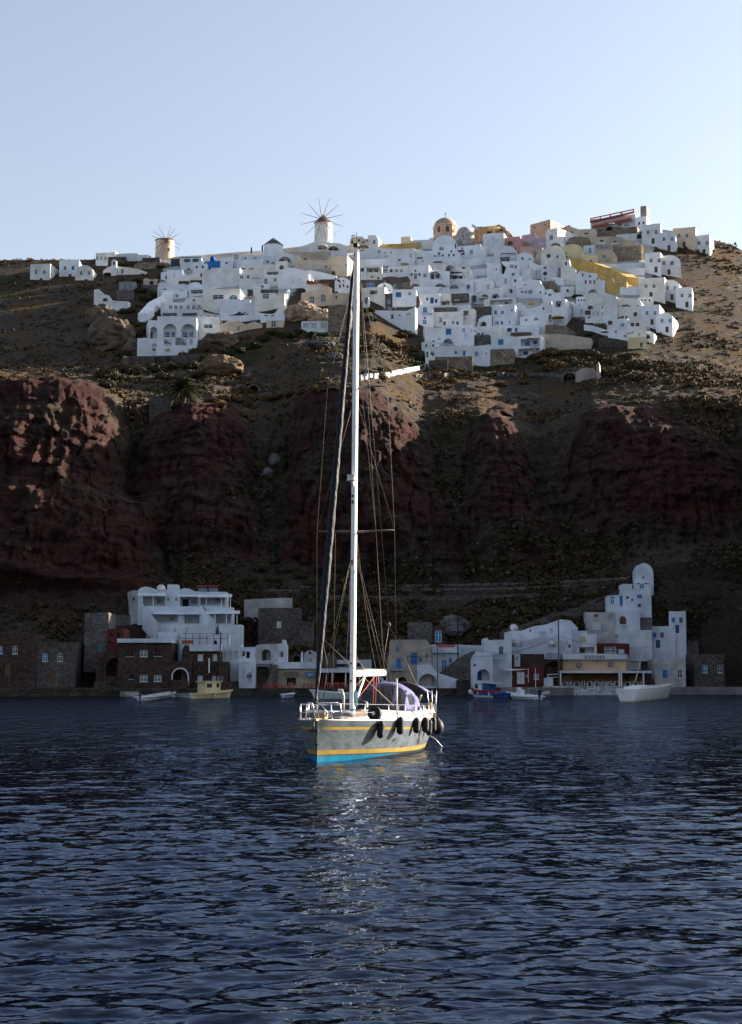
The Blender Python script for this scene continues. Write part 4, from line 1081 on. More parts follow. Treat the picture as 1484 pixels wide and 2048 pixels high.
def windmill(label, x, hubx, huby, wl, wr, ytop, ybase, roof_peak, tips, body, cone_col, Y):
    px = zx((wl + wr) / 2); rB = (wr - wl) / 2 / VIEWS[VW[0]][2] / pxm(Y)
    P0 = at(px, zy(ybase), Y); t = thing('windmill', label, 'windmill', P0, 0, 'windmills on the ridge')
    z = lambda y: at(px, zy(y), Y).z - P0.z
    zt, zp = z(ytop), z(roof_peak)
    q = MB(); q.lathe([(rB * 1.02, -2), (rB, 0), (rB * .985, zt * .55), (rB * .97, zt)], 36); tw = q.build('tower', body, t, smooth=40)
    for (wx, wy, ww, wh) in ((hubx + 22, (ytop + ybase) / 2 - 20, 18, 30),):
        a = at(zx(wx), zy(wy), Y - rB * .95) - P0; q = MB(); q.box((a.x - .25, a.y - .02, a.z - .35), (a.x + .25, a.y + .5, a.z + .35)); q.build('window', PANE['n'], t)
    q = MB(); q.lathe([(rB * 1.05, zt - .12), (rB * 1.06, zt), (rB * .5, zt + (zp - zt) * .55), (.05, zp)], 30); q.build('cap', cone_col, t, smooth=40)
    hb_ = at(zx(hubx), zy(huby), Y - rB * 1.25) - P0
    q = MB(); q.tube([hb_ + Vector((0, -.5, .05)), hb_ + Vector((0, rB * 1.2, -.1))], .2, 8); hub = q.build('axle', PANE['n'], t, smooth=True)
    wood = mat('sail_wood', (0.16, 0.075, 0.05), 0.8, 0.15, 2.0)
    for tx, ty in tips:
        p = at(zx(tx), zy(ty), Y - rB * 1.25) - P0
        q = MB(); q.tube([hb_, p], [.11, .05], 6); q.build('sail_arm', wood, t)
    for k in range(len(tips)):                          # the rope that ties the arm ends together
        a = at(zx(tips[k][0]), zy(tips[k][1]), Y - rB * 1.25) - P0; b = at(zx(tips[(k+1) % len(tips)][0]), zy(tips[(k+1) % len(tips)][1]), Y - rB * 1.25) - P0
        q = MB(); q.tube([a, b], .007, 4); q.build('tie_rope', wood, t)
    return t
# ------------------------------------------------------------------ hilltop village, left part
Vw('U1')
windmill('squat cream windmill with bare sail arms on the left part of the ridge', 739, 758, 500, 643, 835, 500, 712, 472,
         [(680,368),(797,362),(840,382),(883,430),(903,537),(887,588),(840,635),(722,645),(678,628),(637,583),(610,457),(630,408)], WALL['cream'], PANE['n'], 506)
H('white ridge house with three blue-grey windows at the far left', 55, 172, 622, 765, [('w',72,675,26,36,'g'),('w',112,675,26,36,'g'),('w',152,675,26,36,'g')], Y=500)
H('small sunlit white house beside the three-window ridge house', 172, 250, 616, 700, yaw=-18, Y=506)
H('long low white house on the ridge left of the squat windmill', 250, 466, 628, 720, yaw=-8, Y=512)
H('low white block next to the squat windmill', 466, 575, 640, 720, yaw=-8, Y=512)
H('dark stone ruin wall at the left end of the ridge', 172, 356, 662, 745, m='dstone', Y=498, d=2, cat='stone wall', name='stone_wall', group='dry stone walls')
H('dark stone ruin with a blue cover left of the squat windmill', 515, 690, 668, 745, m='dstone', Y=497, d=4, cat='stone wall', name='stone_wall', group='dry stone walls')
H('tan rubble terrace below the squat windmill', 480, 790, 712, 790, m='stone', Y=494, d=4, top=[(440,735),(520,715),(640,712),(780,720)], cat='stone wall', name='stone_wall', group='dry stone walls')
H('dark blue hut at the foot of the squat windmill', 800, 888, 682, 770, [('d',830,725,34,60,'N')], m='dstone', Y=496, d=4)
H('white chapel with a small belfry and sloping roof at the left', 130, 520, 745, 850, [('d',320,805,30,50,'k')], top=[(130,800),(170,765),(215,750),(260,752),(310,760),(420,770),(500,790),(560,812)], Y=488, cat='chapel', name='chapel')
def bell_gable(x0, x1, yt, yb, Y, label):
    w = x1 - x0
    return H(label, x0, x1, yt, yb, [('a', (x0+x1)/2, yt + (yb-yt)*.55, w*.48, (yb-yt)*.6, 'd')], roof='vault', rise=(yb-yt)*.25, d=1.2, Y=Y, cat='belfry', name='belfry')
bell_gable(212, 260, 688, 755, 486, 'white bell gable of the chapel at the far left')
i_ = H('white house with a blue roof edge and shaded veranda on the ridge', 900, 1100, 664, 800, [('p',960,697,65,36,'n'),('p',1045,695,65,36,'n'),('w',975,785,30,22,'k'),('w',1050,798,40,20,'k')], Y=497)
trim(i_, i_[2][2]-.12, i_[2][2]+.12, PANE['b'], 'roof_edge')
def balustrade(x0, x1, yt, yb, Y, label):
    t = thing('balustrade', label, 'balustrade', at(zx((x0+x1)/2), zy(yb), Y)); o = t.location
    a, b = at(zx(x0), zy(yt), Y) - o, at(zx(x1), zy(yt), Y) - o; h = (at(zx(x0), zy(yt), Y) - at(zx(x0), zy(yb), Y)).length
    q = MB(); q.box((a.x, -.1, a.z - .12), (b.x, .1, a.z)); q.box((a.x, -.1, a.z - h - 2), (b.x, .1, a.z - h + .1)); q.build('rail', WALL['w'], t)
    n = 15
    for k in range(n):
        x = a.x + (b.x - a.x) * (k + .5) / n; q = MB(); q.lathe([(.05, a.z-h+.1), (.09, a.z-h*.6), (.05, a.z-.12)], 6, (x, 0, 0)); q.build('baluster', WALL['w'], t)
balustrade(900, 1100, 722, 742, 492, 'white balustrade in front of the blue-edged veranda house')
i_ = H('bright blue barrel roof chapel on the ridge', 1112, 1290, 706, 800, [('d',1180,785,24,40,'b')], m='w', d=8, top=[(1112,768),(1124,720),(1190,706),(1286,708),(1290,760)], Y=494, cat='chapel', name='chapel')
t_ = i_[0]; w_ = [c for c in t_.children if c.name.startswith('wall')][0]
q = MB(); pl_ = i_[1]
pts_ = [pl_.loc(zx(a), zy(b)) for a, b in [(1112,769),(1124,716),(1190,703),(1288,706),(1293,764)]]
q.prism([(u, z) for u, z in pts_], -.25, 8.2); q.build('roof', mat('cobalt_roof', (0.012, 0.16, 0.52), 0.6, 0.08, 1.0), t_)
H('bright blue belfry on the blue chapel roof', 1188, 1228, 652, 712, [('a',1208,690,18,36,'d')], m='w', roof='vault', rise=18, d=1.2, Y=492.5, cat='belfry', name='belfry')
for c in bpy.data.objects:
    if c.name.startswith('belfry') and c.get('label', '').startswith('bright blue'):
        for k in c.children:
            if k.name.startswith('wall'): k.data.materials[0] = MATS['cobalt_roof']
H('white block right of the blue chapel on the ridge', 1290, 1410, 672, 800, [('w',1350,722,20,22,'k')], Y=499)
H('wide bare white wall below the blue chapel', 1110, 1484, 775, 985, Y=478, top=[(1110,812),(1160,795),(1290,768),(1320,800),(1400,780),(1484,768)], d=10, cat='terrace wall', name='terrace_wall')
H('white sloping terrace wall with slate and brown panels', 680, 1215, 812, 985, [('w',1150,842,120,40,'n'),('w',1100,918,220,55,'n'),('w',930,918,110,38,'n')], top=[(680,930),(700,920),(800,912),(880,870),(1000,832),(1110,812),(1215,812)], Y=474, d=6, cat='terrace wall', name='terrace_wall')
H('white house with a single green arched window', 668, 870, 918, 1065, [('A',738,993,54,42,'t')], top=[(668,960),(690,925),(800,915),(850,955),(870,962)], d=6)
H('small white vault behind the green arched window house', 858, 972, 928, 1000, [('w',908,985,30,22,'k')], roof='vault', rise=45, d=5)
H('larger white vault left of a beige loggia', 968, 1112, 912, 1000, [('w',1010,985,28,20,'k')], roof='vault', rise=60, d=5)
H('white terrace room with a beige canopy and posts', 975, 1225, 965, 1040, [('p',1060,1005,130,42,'k'),('d',1125,1028,26,26,'k')])
H('plain white house with a round air unit', 700, 960, 985, 1075, [('w',908,985,34,22,'k'),('c',860,1045,34,34,'g')], d=6)
H('white row of six small rooms on one terrace', 700, 1112, 1060, 1200, [('w',797,1160,34,40,'g'),('w',850,1160,38,40,'g'),('w',900,1160,34,40,'g'),('w',972,1158,34,40,'g'),('w',1028,1158,38,40,'g'),('w',1080,1155,34,40,'g'),('w',1028,1088,22,22,'k')], top=[(700,1120),(745,1108),(780,1110),(930,1112),(960,1062),(1112,1060)], yaw=6)
H('broad white house with a wide dark window and a round arch', 1112, 1484, 980, 1245, [('w',1268,1058,108,46,'k'),('A',1418,1060,88,46,'t'),('w',1100,1240,1,1,'k')][:2], d=8)
H('white balcony wall with a long awning above the arcade house', 705, 1072, 1188, 1262, [('p',790,1232,150,32,'k'),('p',985,1232,150,32,'k')], d=5)
H('white terrace wall with small dark openings beside the six-room row', 1072, 1300, 1185, 1270, [('w',1105,1250,26,14,'k'),('w',1172,1250,40,14,'k'),('w',1240,1250,40,14,'k')], top=[(1072,1190),(1120,1185),(1130,1225),(1300,1235)], d=5)
H('tall white arcade house with two arched balconies over big windows', 660, 1050, 1252, 1655, [('a',790,1395,134,150,'k'),('a',970,1395,142,150,'k'),('w',773,1493,86,78,'g'),('w',900,1497,116,84,'g'),('w',1000,1490,32,74,'g'),('w',767,1585,46,22,'y'),('d',990,1600,36,62,'k')], d=9, Y=hit(zx(820), zy(1645)))
def rail(x0, x1, y, Y, label, m, h=.9, n=9):
    t = thing('balcony_railing', label, 'railing', at(zx((x0+x1)/2), zy(y), Y), 0, 'balcony railings'); o = t.location
    a, b = at(zx(x0), zy(y), Y) - o, at(zx(x1), zy(y), Y) - o
    q = MB(); q.box((a.x, -.04, -.06), (b.x, .04, 0)); q.box((a.x, -.03, -h), (b.x, .03, -h + .06))
    for k in range(n): x = a.x + (b.x - a.x) * k / (n - 1); q.box((x - .03, -.025, -h + .06), (x + .03, .025, -.06))
    q.build('rail', m, t)
rail(722, 858, 1405, hit(zx(820), zy(1645)) - 1.3, 'white railing across the left balcony arch', WALL['w']); rail(900, 1042, 1405, hit(zx(820), zy(1645)) - 1.3, 'white railing across the right balcony arch', WALL['w'])
H('narrow white tower with an open arch at the arcade house corner', 576, 690, 1288, 1500, [('a',632,1410,66,118,'n')], yaw=14, d=5)
H('bare white lower wall left of the arcade house', 468, 665, 1465, 1665, [('w',640,1535,54,30,'l'),('d',632,1580,28,26,'k')], top=[(468,1468),(560,1462),(576,1466),(665,1480)], d=5, yaw=6)
H('plain white wing with one wide window right of the arcade house', 1050, 1292, 1250, 1450, [('w',1170,1347,88,40,'k')], top=[(1050,1262),(1060,1250),(1275,1252),(1292,1380)], d=6)
H('cream hut with a dark door built into the rock', 1290, 1484, 1292, 1400, [('d',1467,1370,28,50,'k'),('w',1300,1315,22,30,'k')], m='cream', d=5)
H('crumbling white cave front at the left edge of the photo', 55, 215, 975, 1110, [('a',150,1085,60,40,'n')], top=[(40,985),(90,980),(140,1030),(190,1045),(212,1075)], m='w2', d=4, fwd=2)
H('grey corrugated shed among the shrubs at the left', 286, 456, 908, 990, [('w',345,950,6,60,'k'),('w',400,950,6,60,'k')], m='shed', d=4, cat='shed', name='shed')
H('grey rubble terrace below the corrugated shed', 262, 420, 990, 1085, m='gstone', d=3, cat='stone wall', name='stone_wall', group='dry stone walls')
H('ruined beige house with a dark doorway', 528, 765, 872, 945, [('d',608,918,40,38,'d'),('w',680,900,24,20,'d')], m='beige', top=[(528,880),(560,868),(600,885),(660,878),(700,895),(765,915)], d=4)
H('rubble terrace below the ruined beige house', 512, 700, 940, 1000, m='gstone', d=3, cat='stone wall', name='stone_wall', group='dry stone walls')
gs_ = mat('grey_shade_cloth', (0.06, 0.07, 0.08), 0.9, 0.1)
shade_sail([(1115,1180,0),(1328,1232,.5),(1150,1222,3)], hit(zx(1220), zy(1240)) - 3, 'dark grey shade sail right of the six-room row', gs_)
shade_sail([(1375,1240,0),(1484,1205,0),(1484,1235,3)], hit(zx(1420), zy(1260)) - 3, 'narrow dark shade sail between white terraces', gs_)

# ------------------------------------------------------------------ centre left: the big windmill
W('white ramp wall running down from the crumbling cave front', [(58,1200),(150,1205),(220,1195),(290,1200),(372,1205)], 3.0, 'w2', thick=2)
W('long white stair wall climbing to the six-room row', [(575,1310),(605,1280),(640,1240),(680,1200),(712,1130),(735,1060)], 2.6, 'w', name='stair_wall', cat='stair wall', thick=3)
W('low dark stone retaining wall under the arcade house', [(330,1690),(600,1690),(900,1680),(1110,1665)], 1.2, 'dstone', name='stone_wall', cat='stone wall', fwd=4)
Vw('U2')
windmill('tall white windmill with conical cap and twelve bare arms', 1022, 1007, 290, 932, 1115, 328, 530, 240,
         [(977,78),(1082,87),(1172,147),(1215,245),(1210,358),(1143,452),(1047,500),(937,510),(848,442),(797,342),(803,227),(870,133)], WALL['w2'], mat('thatch_cap', (0.17, 0.125, 0.10), 0.95, 0.2, 2.0, bump=0.4), 498)
H('white mound with brown vaulted arch below the tall windmill', 798, 1262, 512, 660, [('a',1122,576,106,48,'n'),('a',1012,568,90,36,'n')], top=[(798,560),(850,545),(930,512),(1010,505),(1110,520),(1190,530),(1262,560)], Y=489, d=9)
parasol(1012, 540, 104, 'tan parasol under the tall windmill', Y=486)
H('white hut with a mint door on the ridge', 118, 208, 612, 720, [('d',160,662,46,56,'m')], top=[(118,640),(160,610),(208,640)], Y=497)
H('long white wall with a mint panel and small dark openings on the ridge', 205, 575, 650, 745, [('w',252,675,16,20,'k'),('w',343,680,36,36,'m'),('A',472,708,36,28,'k'),('w',525,722,26,20,'k')], Y=492, d=8)
H('white house with one huge dark round arch', 560, 735, 625, 775, [('a',642,698,140,84,'k')], roof='vault', rise=40, Y=489, d=8)
def round_house(label, x0, x1, yt, yb, peak, Y, body, cone):
    c = (x0 + x1) / 2; P0 = at(zx(c), zy(yb), Y); t = thing('round_house', label, 'round house', P0, 0, 'houses of the hilltop village')
    r = (x1 - x0) / 2 / VIEWS[VW[0]][2] / pxm(Y); z = lambda y: at(zx(c), zy(y), Y).z - P0.z
    q = MB(); q.lathe([(r*1.02, -2), (r, 0), (r * .98, z(yt))], 32); q.build('wall', body, t, smooth=40)
    q = MB(); q.lathe([(r * 1.04, z(yt) - .1), (r * 1.04, z(yt)), (r * .48, z(yt) + (z(peak) - z(yt)) * .56), (.05, z(peak))], 30); q.build('roof', cone, t, smooth=40)
round_house('round white house with a dark grey conical roof', 430, 626, 548, 640, 472, 495, WALL['w'], mat('slate_cone', (0.085, 0.085, 0.09), 0.9, 0.15, 2.0, bump=0.3))
dkp = mat('dark_parasol', (0.012, 0.014, 0.02), 0.9, 0.1)
for x, y, lb in ((310, 552, 'closed dark parasol on the ridge, the one farther from the round house'), (418, 532, 'closed dark parasol right beside the round grey-roofed house')):
    P_ = at(zx(x), zy(y + 85), 493); t = thing('parasol', lb, 'parasol', P_, 0, 'parasols on the terraces')
    q = MB(); q.tube([(0, 0, -.5), (0, 0, .5)], .05, 6); q.build('pole', PANE['n'], t)
    q = MB(); q.lathe([(.08, .35), (.22, .5), (.24, 1.3), (.2, 2.0), (.06, 2.45)], 10); q.build('canopy', dkp, t, smooth=True)
H('taupe flat building below the tall windmill', 680, 1100, 612, 720, [('w',845,680,26,16,'k'),('w',1020,690,26,14,'k')], m='taupe', Y=484, d=8)
H('long cream house with rounded corner and pale shutters', 735, 1160, 655, 800, [('w',865,755,60,32,'w'),('w',965,758,62,34,'w'),('w',1120,718,28,46,'n'),('w',1050,760,20,26,'o')], m='cream', top=[(735,665),(745,650),(780,645),(815,690),(830,695),(1060,690),(1090,660),(1160,655)], Y=480, d=8)
H('tall cream house with a fan window low on the wall', 1100, 1258, 650, 870, [('A',1107+10,822,54,44,'n'),('w',1246,745,12,30,'k')], m='cream', Y=477, d=9, yaw=-14)
H('grey pointed stone front beside the yacht mast top', 1258, 1330, 664, 770, m='gstone', top=[(1258,700),(1292,664),(1330,700)], Y=482, d=5)
H('white terrace wall with stepped roofs left of the cream house', 190, 585, 735, 830, [('w',230,778,50,12,'k'),('w',310,780,50,10,'k')], top=[(190,760),(240,748),(330,752),(420,740),(500,735),(585,738)], d=8, cat='terrace wall', name='terrace_wall')
H('white house with two small square windows beside a stair', 190, 440, 825, 985, [('w',213,862,32,32,'k'),('w',277,860,22,34,'k')], d=7)
H('white terrace house with a covered loggia', 430, 590, 800, 905, [('p',520,822,120,34,'n')], d=7)
i_ = parasol(372, 868, 200, 'large tan square parasol over a glass-railed terrace', yb=940, back=3)
H('white house front with glass balustrade under the large tan parasol', 300, 480, 930, 1020, [('w',395,955,84,30,'g'),('w',300,965,34,20,'k')][:1], d=6)
H('rounded white hillside cave house below the cream house', 575, 880, 760, 990, [('w',720,908,10,14,'k'),('w',795,886,8,20,'k')], top=[(575,850),(620,800),(680,765),(760,775),(840,800),(880,830)], Y=472, d=9)
H('white slope of roofs right of the rounded cave house', 840, 1150, 790, 905, [('w',900,848,8,8,'k')][:0], top=[(840,800),(900,795),(1000,812),(1090,835),(1150,850)], Y=473, d=8)
H('small white gabled chapel with a dark red door', 745, 925, 828, 925, [('d',873,882,18,30,'r'),('A',873,850,12,14,'k'),('w',795,888,8,20,'k')], top=[(745,880),(800,850),(840,835),(875,828),(910,845),(925,880)], fwd=1, d=6, cat='chapel', name='chapel')
H('white terrace house with a red-brown sloping roof edge', 848, 1110, 895, 1000, top=[(848,900),(865,895),(1070,950),(1110,975)], m='w', fwd=.5, d=6)
H('red-brown roof edge running down a white terrace', 858, 1072, 893, 915, m='redroof', top=[(858,893),(900,897),(980,922),(1072,950)], d=.5, sink=.2, Y=hit(zx(980), zy(1000)) - 1.8, name='roof_edge_wall', cat='roof edge')
H('cream rock house with two arched navy windows', 805, 1108, 968, 1140, [('A',910,1088,50,78,'g'),('A',1021,1070,50,80,'g')], m='cream', top=[(805,1022),(815,1018),(1095,965),(1108,972)], d=8, fwd=1)
H('beige wing with a tiny window beside the navy arched windows', 1105, 1285, 1020, 1150, [('w',1152,1062,18,24,'n')], m='beige', d=7, fwd=.5)
H('white house with dark red shutters near the yacht mast', 1135, 1330, 860, 1000, [('w',1186,950,18,36,'r'),('w',1222,945,16,32,'r'),('w',1262,955,18,30,'r'),('w',1222,898,16,16,'r'),('w',1150,877,34,20,'r')], top=[(1135,900),(1170,870),(1220,862),(1275,890),(1330,930)], d=7)
H('white ledge with a red trim below the red-shuttered house', 1170, 1330, 980, 1040, [('p',1200,1025,50,14,'k')], d=4)
H('dark stone band above a pale window in a white terrace', 265, 575, 985, 1030, m='gstone', d=3, fwd=.6, cat='stone wall', name='stone_wall', group='dry stone walls')
H('white house with one large pale window below the stone band', 345, 640, 1020, 1250, [('w',453,1050,66,56,'g'),('w',562,1028,16,16,'g')], d=7)
H('mint pillar wall between two dark stone bands', 328, 398, 945, 1035, m='w', d=3, fwd=1.2, cat='terrace wall', name='terrace_wall')
H('white stair wall rising beside the large pale window', 262, 358, 1075, 1255, top=[(262,1240),(280,1235),(300,1130),(310,1080),(350,1078),(358,1080)], d=5, cat='stair wall', name='stair_wall')
H('wide white wall left of the large pale window house', 0, 300, 1080, 1255, [('w',195,1215,34,24,'k')], d=6, cat='terrace wall', name='terrace_wall')
shade_sail([(72,1245,0),(265,1205,.5),(215,1240,3)], hit(zx(170), zy(1265)) - 3, 'black slanting shade sail on a white terrace', gs_)
shade_sail([(370,1205,0),(585,1165,0),(530,1225,3)], hit(zx(470), zy(1260)) - 3, 'dark triangular shade sail beside the white stair', gs_)
H('long white parapet above the cream rock rooms', 0, 400, 1240, 1310, d=4, cat='terrace wall', name='terrace_wall')
H('white parapet with low dark gaps under the triangular sail', 400, 640, 1225, 1300, [('w',455,1243,34,12,'k'),('w',520,1243,28,12,'k')], d=4, cat='terrace wall', name='terrace_wall')
H('small cream and white hut with a dark door', 458, 625, 1290, 1360, [('d',530,1325,50,62,'k')], m='cream', d=4)
H('pale cream cave front with tumbled whitewash', 0, 420, 1290, 1400, [('d',182,1370,30,50,'k')], m='cream', top=[(0,1330),(60,1310),(180,1295),(260,1330),(340,1300),(420,1330)], d=5)
H('tan rock wall carrying the beige wing', 1070, 1300, 1130, 1385, m='stone', d=6, fwd=2, cat='stone wall', name='stone_wall', group='dry stone walls', top=[(1070,1150),(1190,1130),(1300,1160)])
H('pale blue-white gates at the foot of the tan rock', 805, 1072, 1298, 1375, [('w',850,1340,60,50,'l'),('w',930,1340,60,50,'l'),('w',1025,1340,60,50,'l')], m='w2', d=3, fwd=3, cat='gate', name='gate_house')
# ------------------------------------------------------------------ hilltop village, centre right
Vw('U3')
H('small cream ridge rooms behind the yacht masthead', 0, 145, 262, 360, [('w',20,318,22,26,'k'),('w',90,300,30,24,'n'),('w',130,318,20,24,'n')], m='cream', top=[(0,290),(40,262),(120,262),(145,285)], Y=497)
H('sunlit white ridge tower with one tall window', 140, 280, 248, 360, [('w',240,318,18,40,'n')], m='w', top=[(140,290),(175,285),(180,248),(255,250),(275,275),(280,300)], Y=498, yaw=-15)
H('long ochre wall on the ridge left of the domed church', 290, 680, 332, 400, m='ochre', Y=501, d=4, cat='terrace wall', name='terrace_wall')
H('small cream box room above the ochre wall', 505, 602, 265, 345, m='cream', Y=506)
H('low flat white house on the ridge beside the domed church', 602, 830, 292, 400, m='w', Y=505, top=[(602,300),(780,292),(790,275),(830,275)])
def fence(pts, Y, label, m, h=.9):
    P = [at(zx(a), zy(b), Y) for a, b in pts]; o = P[0]; t = thing('railing', label, 'railing', o, 0, 'balcony railings')
    q = MB(); q.tube([p - o for p in P], .05, 5); q.tube([p - o - Vector((0,0,h*.5)) for p in P], .035, 5); q.build('rail', m, t)
    for k in range(len(P) - 1):
        n = max(1, int((P[k+1]-P[k]).length / 1.8))
        for i in range(n):
            p = P[k].lerp(P[k+1], i / n) - o; e = MB(); e.tube([p - Vector((0,0,h)), p + Vector((0,0,.02))], .045, 5); e.build('post', m, t)
fence([(395,338),(500,345),(560,335),(625,345),(660,350)], 499, 'dark wooden railing in front of the ochre wall', PANE['n']); fence([(665,322),(735,325),(808,325)], 499, 'dark wooden railing beside the domed church', PANE['n'])
H('wide white slope of houses with tiny dark windows', 90, 640, 368, 560, [('w',285,412,20,26,'t'),('w',347,425,22,24,'l'),('w',407,420,14,14,'k'),('w',603,450,26,40,'m'),('w',488,495,26,16,'k'),('w',355,456,22,12,'k')], top=[(90,400),(150,365),(240,345),(330,375),(480,385),(640,378)], Y=485, d=10)
H('white stepped terrace house left of the church front', 630, 830, 380, 560, [('w',690,475,60,20,'g'),('w',720,505,14,14,'k'),('w',650,515,14,14,'k')], top=[(630,395),(700,385),(760,420),(830,460)], Y=480, d=8)
# the domed church
def church():
    Y = 500; px = zx(944); P0 = at(px, zy(270), Y)
    t = thing('domed_church', 'cream octagonal church tower with a round dome and cross', 'church', P0, 0, None)
    z = lambda y: at(px, zy(y), Y).z - P0.z
    r = (1060 - 828) / 2 / 4.947 / pxm(Y) / math.cos(math.pi/8) * 1.0; Rm = Matrix.Rotation(math.pi / 8 + R(8), 4, 'Z')
    q = MB(); q.lathe([(r, -3), (r, z(180))], 8); q.v = [tuple(Rm @ Vector(p)) for p in q.v]; q.build('drum', WALL['peach'], t)
    q = MB(); q.lathe([(r, z(180)), (r * 1.05, z(176)), (r * 1.05, z(165)), (r * .93, z(155))], 8); q.v = [tuple(Rm @ Vector(p)) for p in q.v]; q.build('cornice', WALL['peach'], t)
    rd = r * .915; zb = z(165); zt = z(80)
    q = MB(); q.lathe([(rd * math.cos(a) if a < 1.5 else .02, zb + (zt - zb) * math.sin(a)) for a in np.linspace(0, math.pi/2, 12)], 32); dm = q.build('dome', mat('dome_plaster', (0.42, 0.33, 0.25), 0.92, 0.18, 0.8, bump=0.3), t, smooth=True)
    q = MB(); q.lathe([(.28, zt - .1), (.2, zt + .25), (.06, zt + .35)], 10); q.box((-.06, -.06, zt + .3), (.06, .06, zt + 2.0)); q.box((-.5, -.05, zt + 1.25), (.5, .05, zt + 1.37)); q.build('cross', PANE['n'], dm)
    ap = r * math.cos(math.pi / 8)
    for k in range(8):
        a = Rm.to_euler().z + math.pi/8 + k * math.pi / 4
        n_ = Vector((math.cos(a), math.sin(a), 0))
        if n_.y > .2: continue
        M = Matrix.Translation(n_ * (ap + .004)) @ Matrix.Rotation(a + math.pi/2, 4, 'Z')
        q = MB(); w = .62 if k % 2 else .55; h = hole_poly('A', 0, z(215), w * 1.7, 1.9)
        q.prism(h, -.012, .06, M); q.build('window', PANE['n'], t)
church()
H('white barrel vaulted church front below the dome', 815, 1062, 250, 420, [('A',905,382,46,34,'t'),('w',1045,355,14,50,'k')], roof='vault', rise=120, Y=491, d=9, cat='church', name='church_hall')
def apse(label, x0, x1, yt, yb, Y, m, win=None):
    c = (x0+x1)/2; P0 = at(zx(c), zy(yb), Y); t = thing('apse', label, 'apse', P0); r = (x1-x0)/2/4.947/pxm(Y); H_ = at(zx(c), zy(yt), Y).z - P0.z
    q = MB(); q.lathe([(r, -2), (r, H_ - r*.95)] + [(max(.02, r*math.cos(a)), H_ - r*.95 + r*.95*math.sin(a)) for a in np.linspace(.1, math.pi/2, 10)], 30); q.build('wall', m, t, smooth=True)
    if win:
        P = at(zx(win[0]), zy(win[1]), Y - r*.93) - P0; q = MB(); q.box((P.x-.5, P.y-.12, P.z-.5), (P.x+.5, P.y+.4, P.z+.5)); q.build('window', PANE['g'], t)
apse('rough grey-white domed apse right of the church', 1048, 1232, 168, 360, 495, mat('rough_plaster', (0.42, 0.40, 0.37), 0.95, 0.2, 0.9, bump=0.5, bscale=3), (1130, 258))
H('white belfry facade with small arches in front of the church', 812, 1132, 385, 520, [('A',880,432,28,40,'k'),('w',840,455,20,16,'k'),('w',880,452,34,14,'k'),('w',918,448,20,20,'k'),('w',980,447,20,28,'t'),('w',1025,445,20,28,'t'),('w',1003,410,18,22,'n')], top=[(812,405),(822,395),(850,412),(880,395),(910,418),(935,395),(960,405),(985,380),(1025,378),(1060,400),(1085,440),(1095,470),(1132,500)], Y=484, d=7)
H('white house with a dark stair opening right of the church', 1070, 1290, 350, 520, [('w',1108,378,24,26,'k'),('w',1100,405,60,22,'n'),('w',1118,432,34,24,'k'),('w',1200,415,30,44,'g')], top=[(1070,360),(1180,352),(1290,340)], Y=487, d=9)
H('white double vault behind a large brown parasol', 775, 1172, 495, 610, [('a',985,578,84,66,'t'),('A',1125,577,46,30,'n')], top=[(775,545),(790,520),(835,500),(890,500),(935,520),(960,500),(1000,497),(1040,520),(1060,540),(1120,530),(1172,540)], d=8)
parasol(873, 505, 118, 'large brown parasol on the double vaulted terrace', mat('brown_parasol', (0.25, 0.17, 0.12), .9, .06), yb=560, back=3.5)
parasol(540, 515, 90, 'cream parasol on the long upper terrace', yb=555, back=2)
H('white house with a long recessed veranda and grey shutters', 148, 318, 540, 695, [('p',230,592,130,46,'g'),('w',218,662,30,16,'r'),('A',280,674,24,24,'k')], d=7)
H('white veranda end wall beside the mast', 60, 160, 560, 690, [('p',122,592,40,40,'k')], d=6)
H('white house with a blue fan window and blue shutters', 310, 585, 555, 695, [('f',343,594,62,32,'t'),('w',408,600,30,30,'n'),('w',460,600,40,30,'t'),('w',510,600,32,30,'t'),('w',345,630,20,24,'k')], top=[(310,590),(325,575),(345,572),(370,580),(385,558),(585,552)], d=7)
H('rough dark rock ledge under the blue fan window house', 318, 600, 650, 745, m='gstone', top=[(318,668),(420,655),(480,668),(570,655),(600,700)], d=3, fwd=.5, cat='stone wall', name='stone_wall', group='dry stone walls')
H('tall white house with one arched and three small windows', 575, 782, 548, 760, [('w',648,600,16,22,'k'),('w',610,638,24,28,'t'),('d',648,655,30,60,'k'),('w',686,638,22,28,'k'),('A',741,646,36,42,'g')], d=7)
H('white house with a shaded loggia under a wide arch', 770, 985, 590, 760, [('a',842,645,130,84,'k')], d=8, top=[(770,610),(800,598),(840,592),(900,598),(985,610)])
H('white house with a wide flat loggia on its upper terrace', 975, 1180, 575, 745, [('p',1055,656,150,56,'k'),('w',1125,665,20,24,'k'),('w',1055,600,40,24,'l')], d=8, top=[(975,640),(1000,600),(1170,575),(1180,590)])
H('small white vaulted cave house with a tan arched front', 588, 724, 718, 800, [('a',650,760,84,58,'n')], roof='vault', rise=50, d=6)
H('white cave house with one broad pale arch', 800, 980, 715, 825, [('a',890,757,112,62,'l')], roof='vault', rise=48, d=6)
H('white cave house with a teal arched opening', 970, 1150, 725, 825, [('A',1030,760,92,40,'t')], d=6, top=[(970,745),(1000,735),(1060,728),(1150,735)])
fence([(885,785),(945,745),(1050,738),(1140,738)], hit(zx(1030), zy(825)) - 1.5, 'dark railing across the teal arched cave house', PANE['n'])
H('grey rubble house with a blue tarpaulin on its terrace', 95, 345, 690, 790, [('w',205,742,76,44,'b'),('w',110,760,30,50,'t')], m='gstone', d=6)
H('small white vaulted chapel with a blue attic window', 262, 424, 722, 860, [('w',340,752,22,32,'t'),('w',338,802,34,28,'k'),('d',386,806,22,32,'b')], roof='vault', rise=60, d=7, cat='chapel', name='chapel')
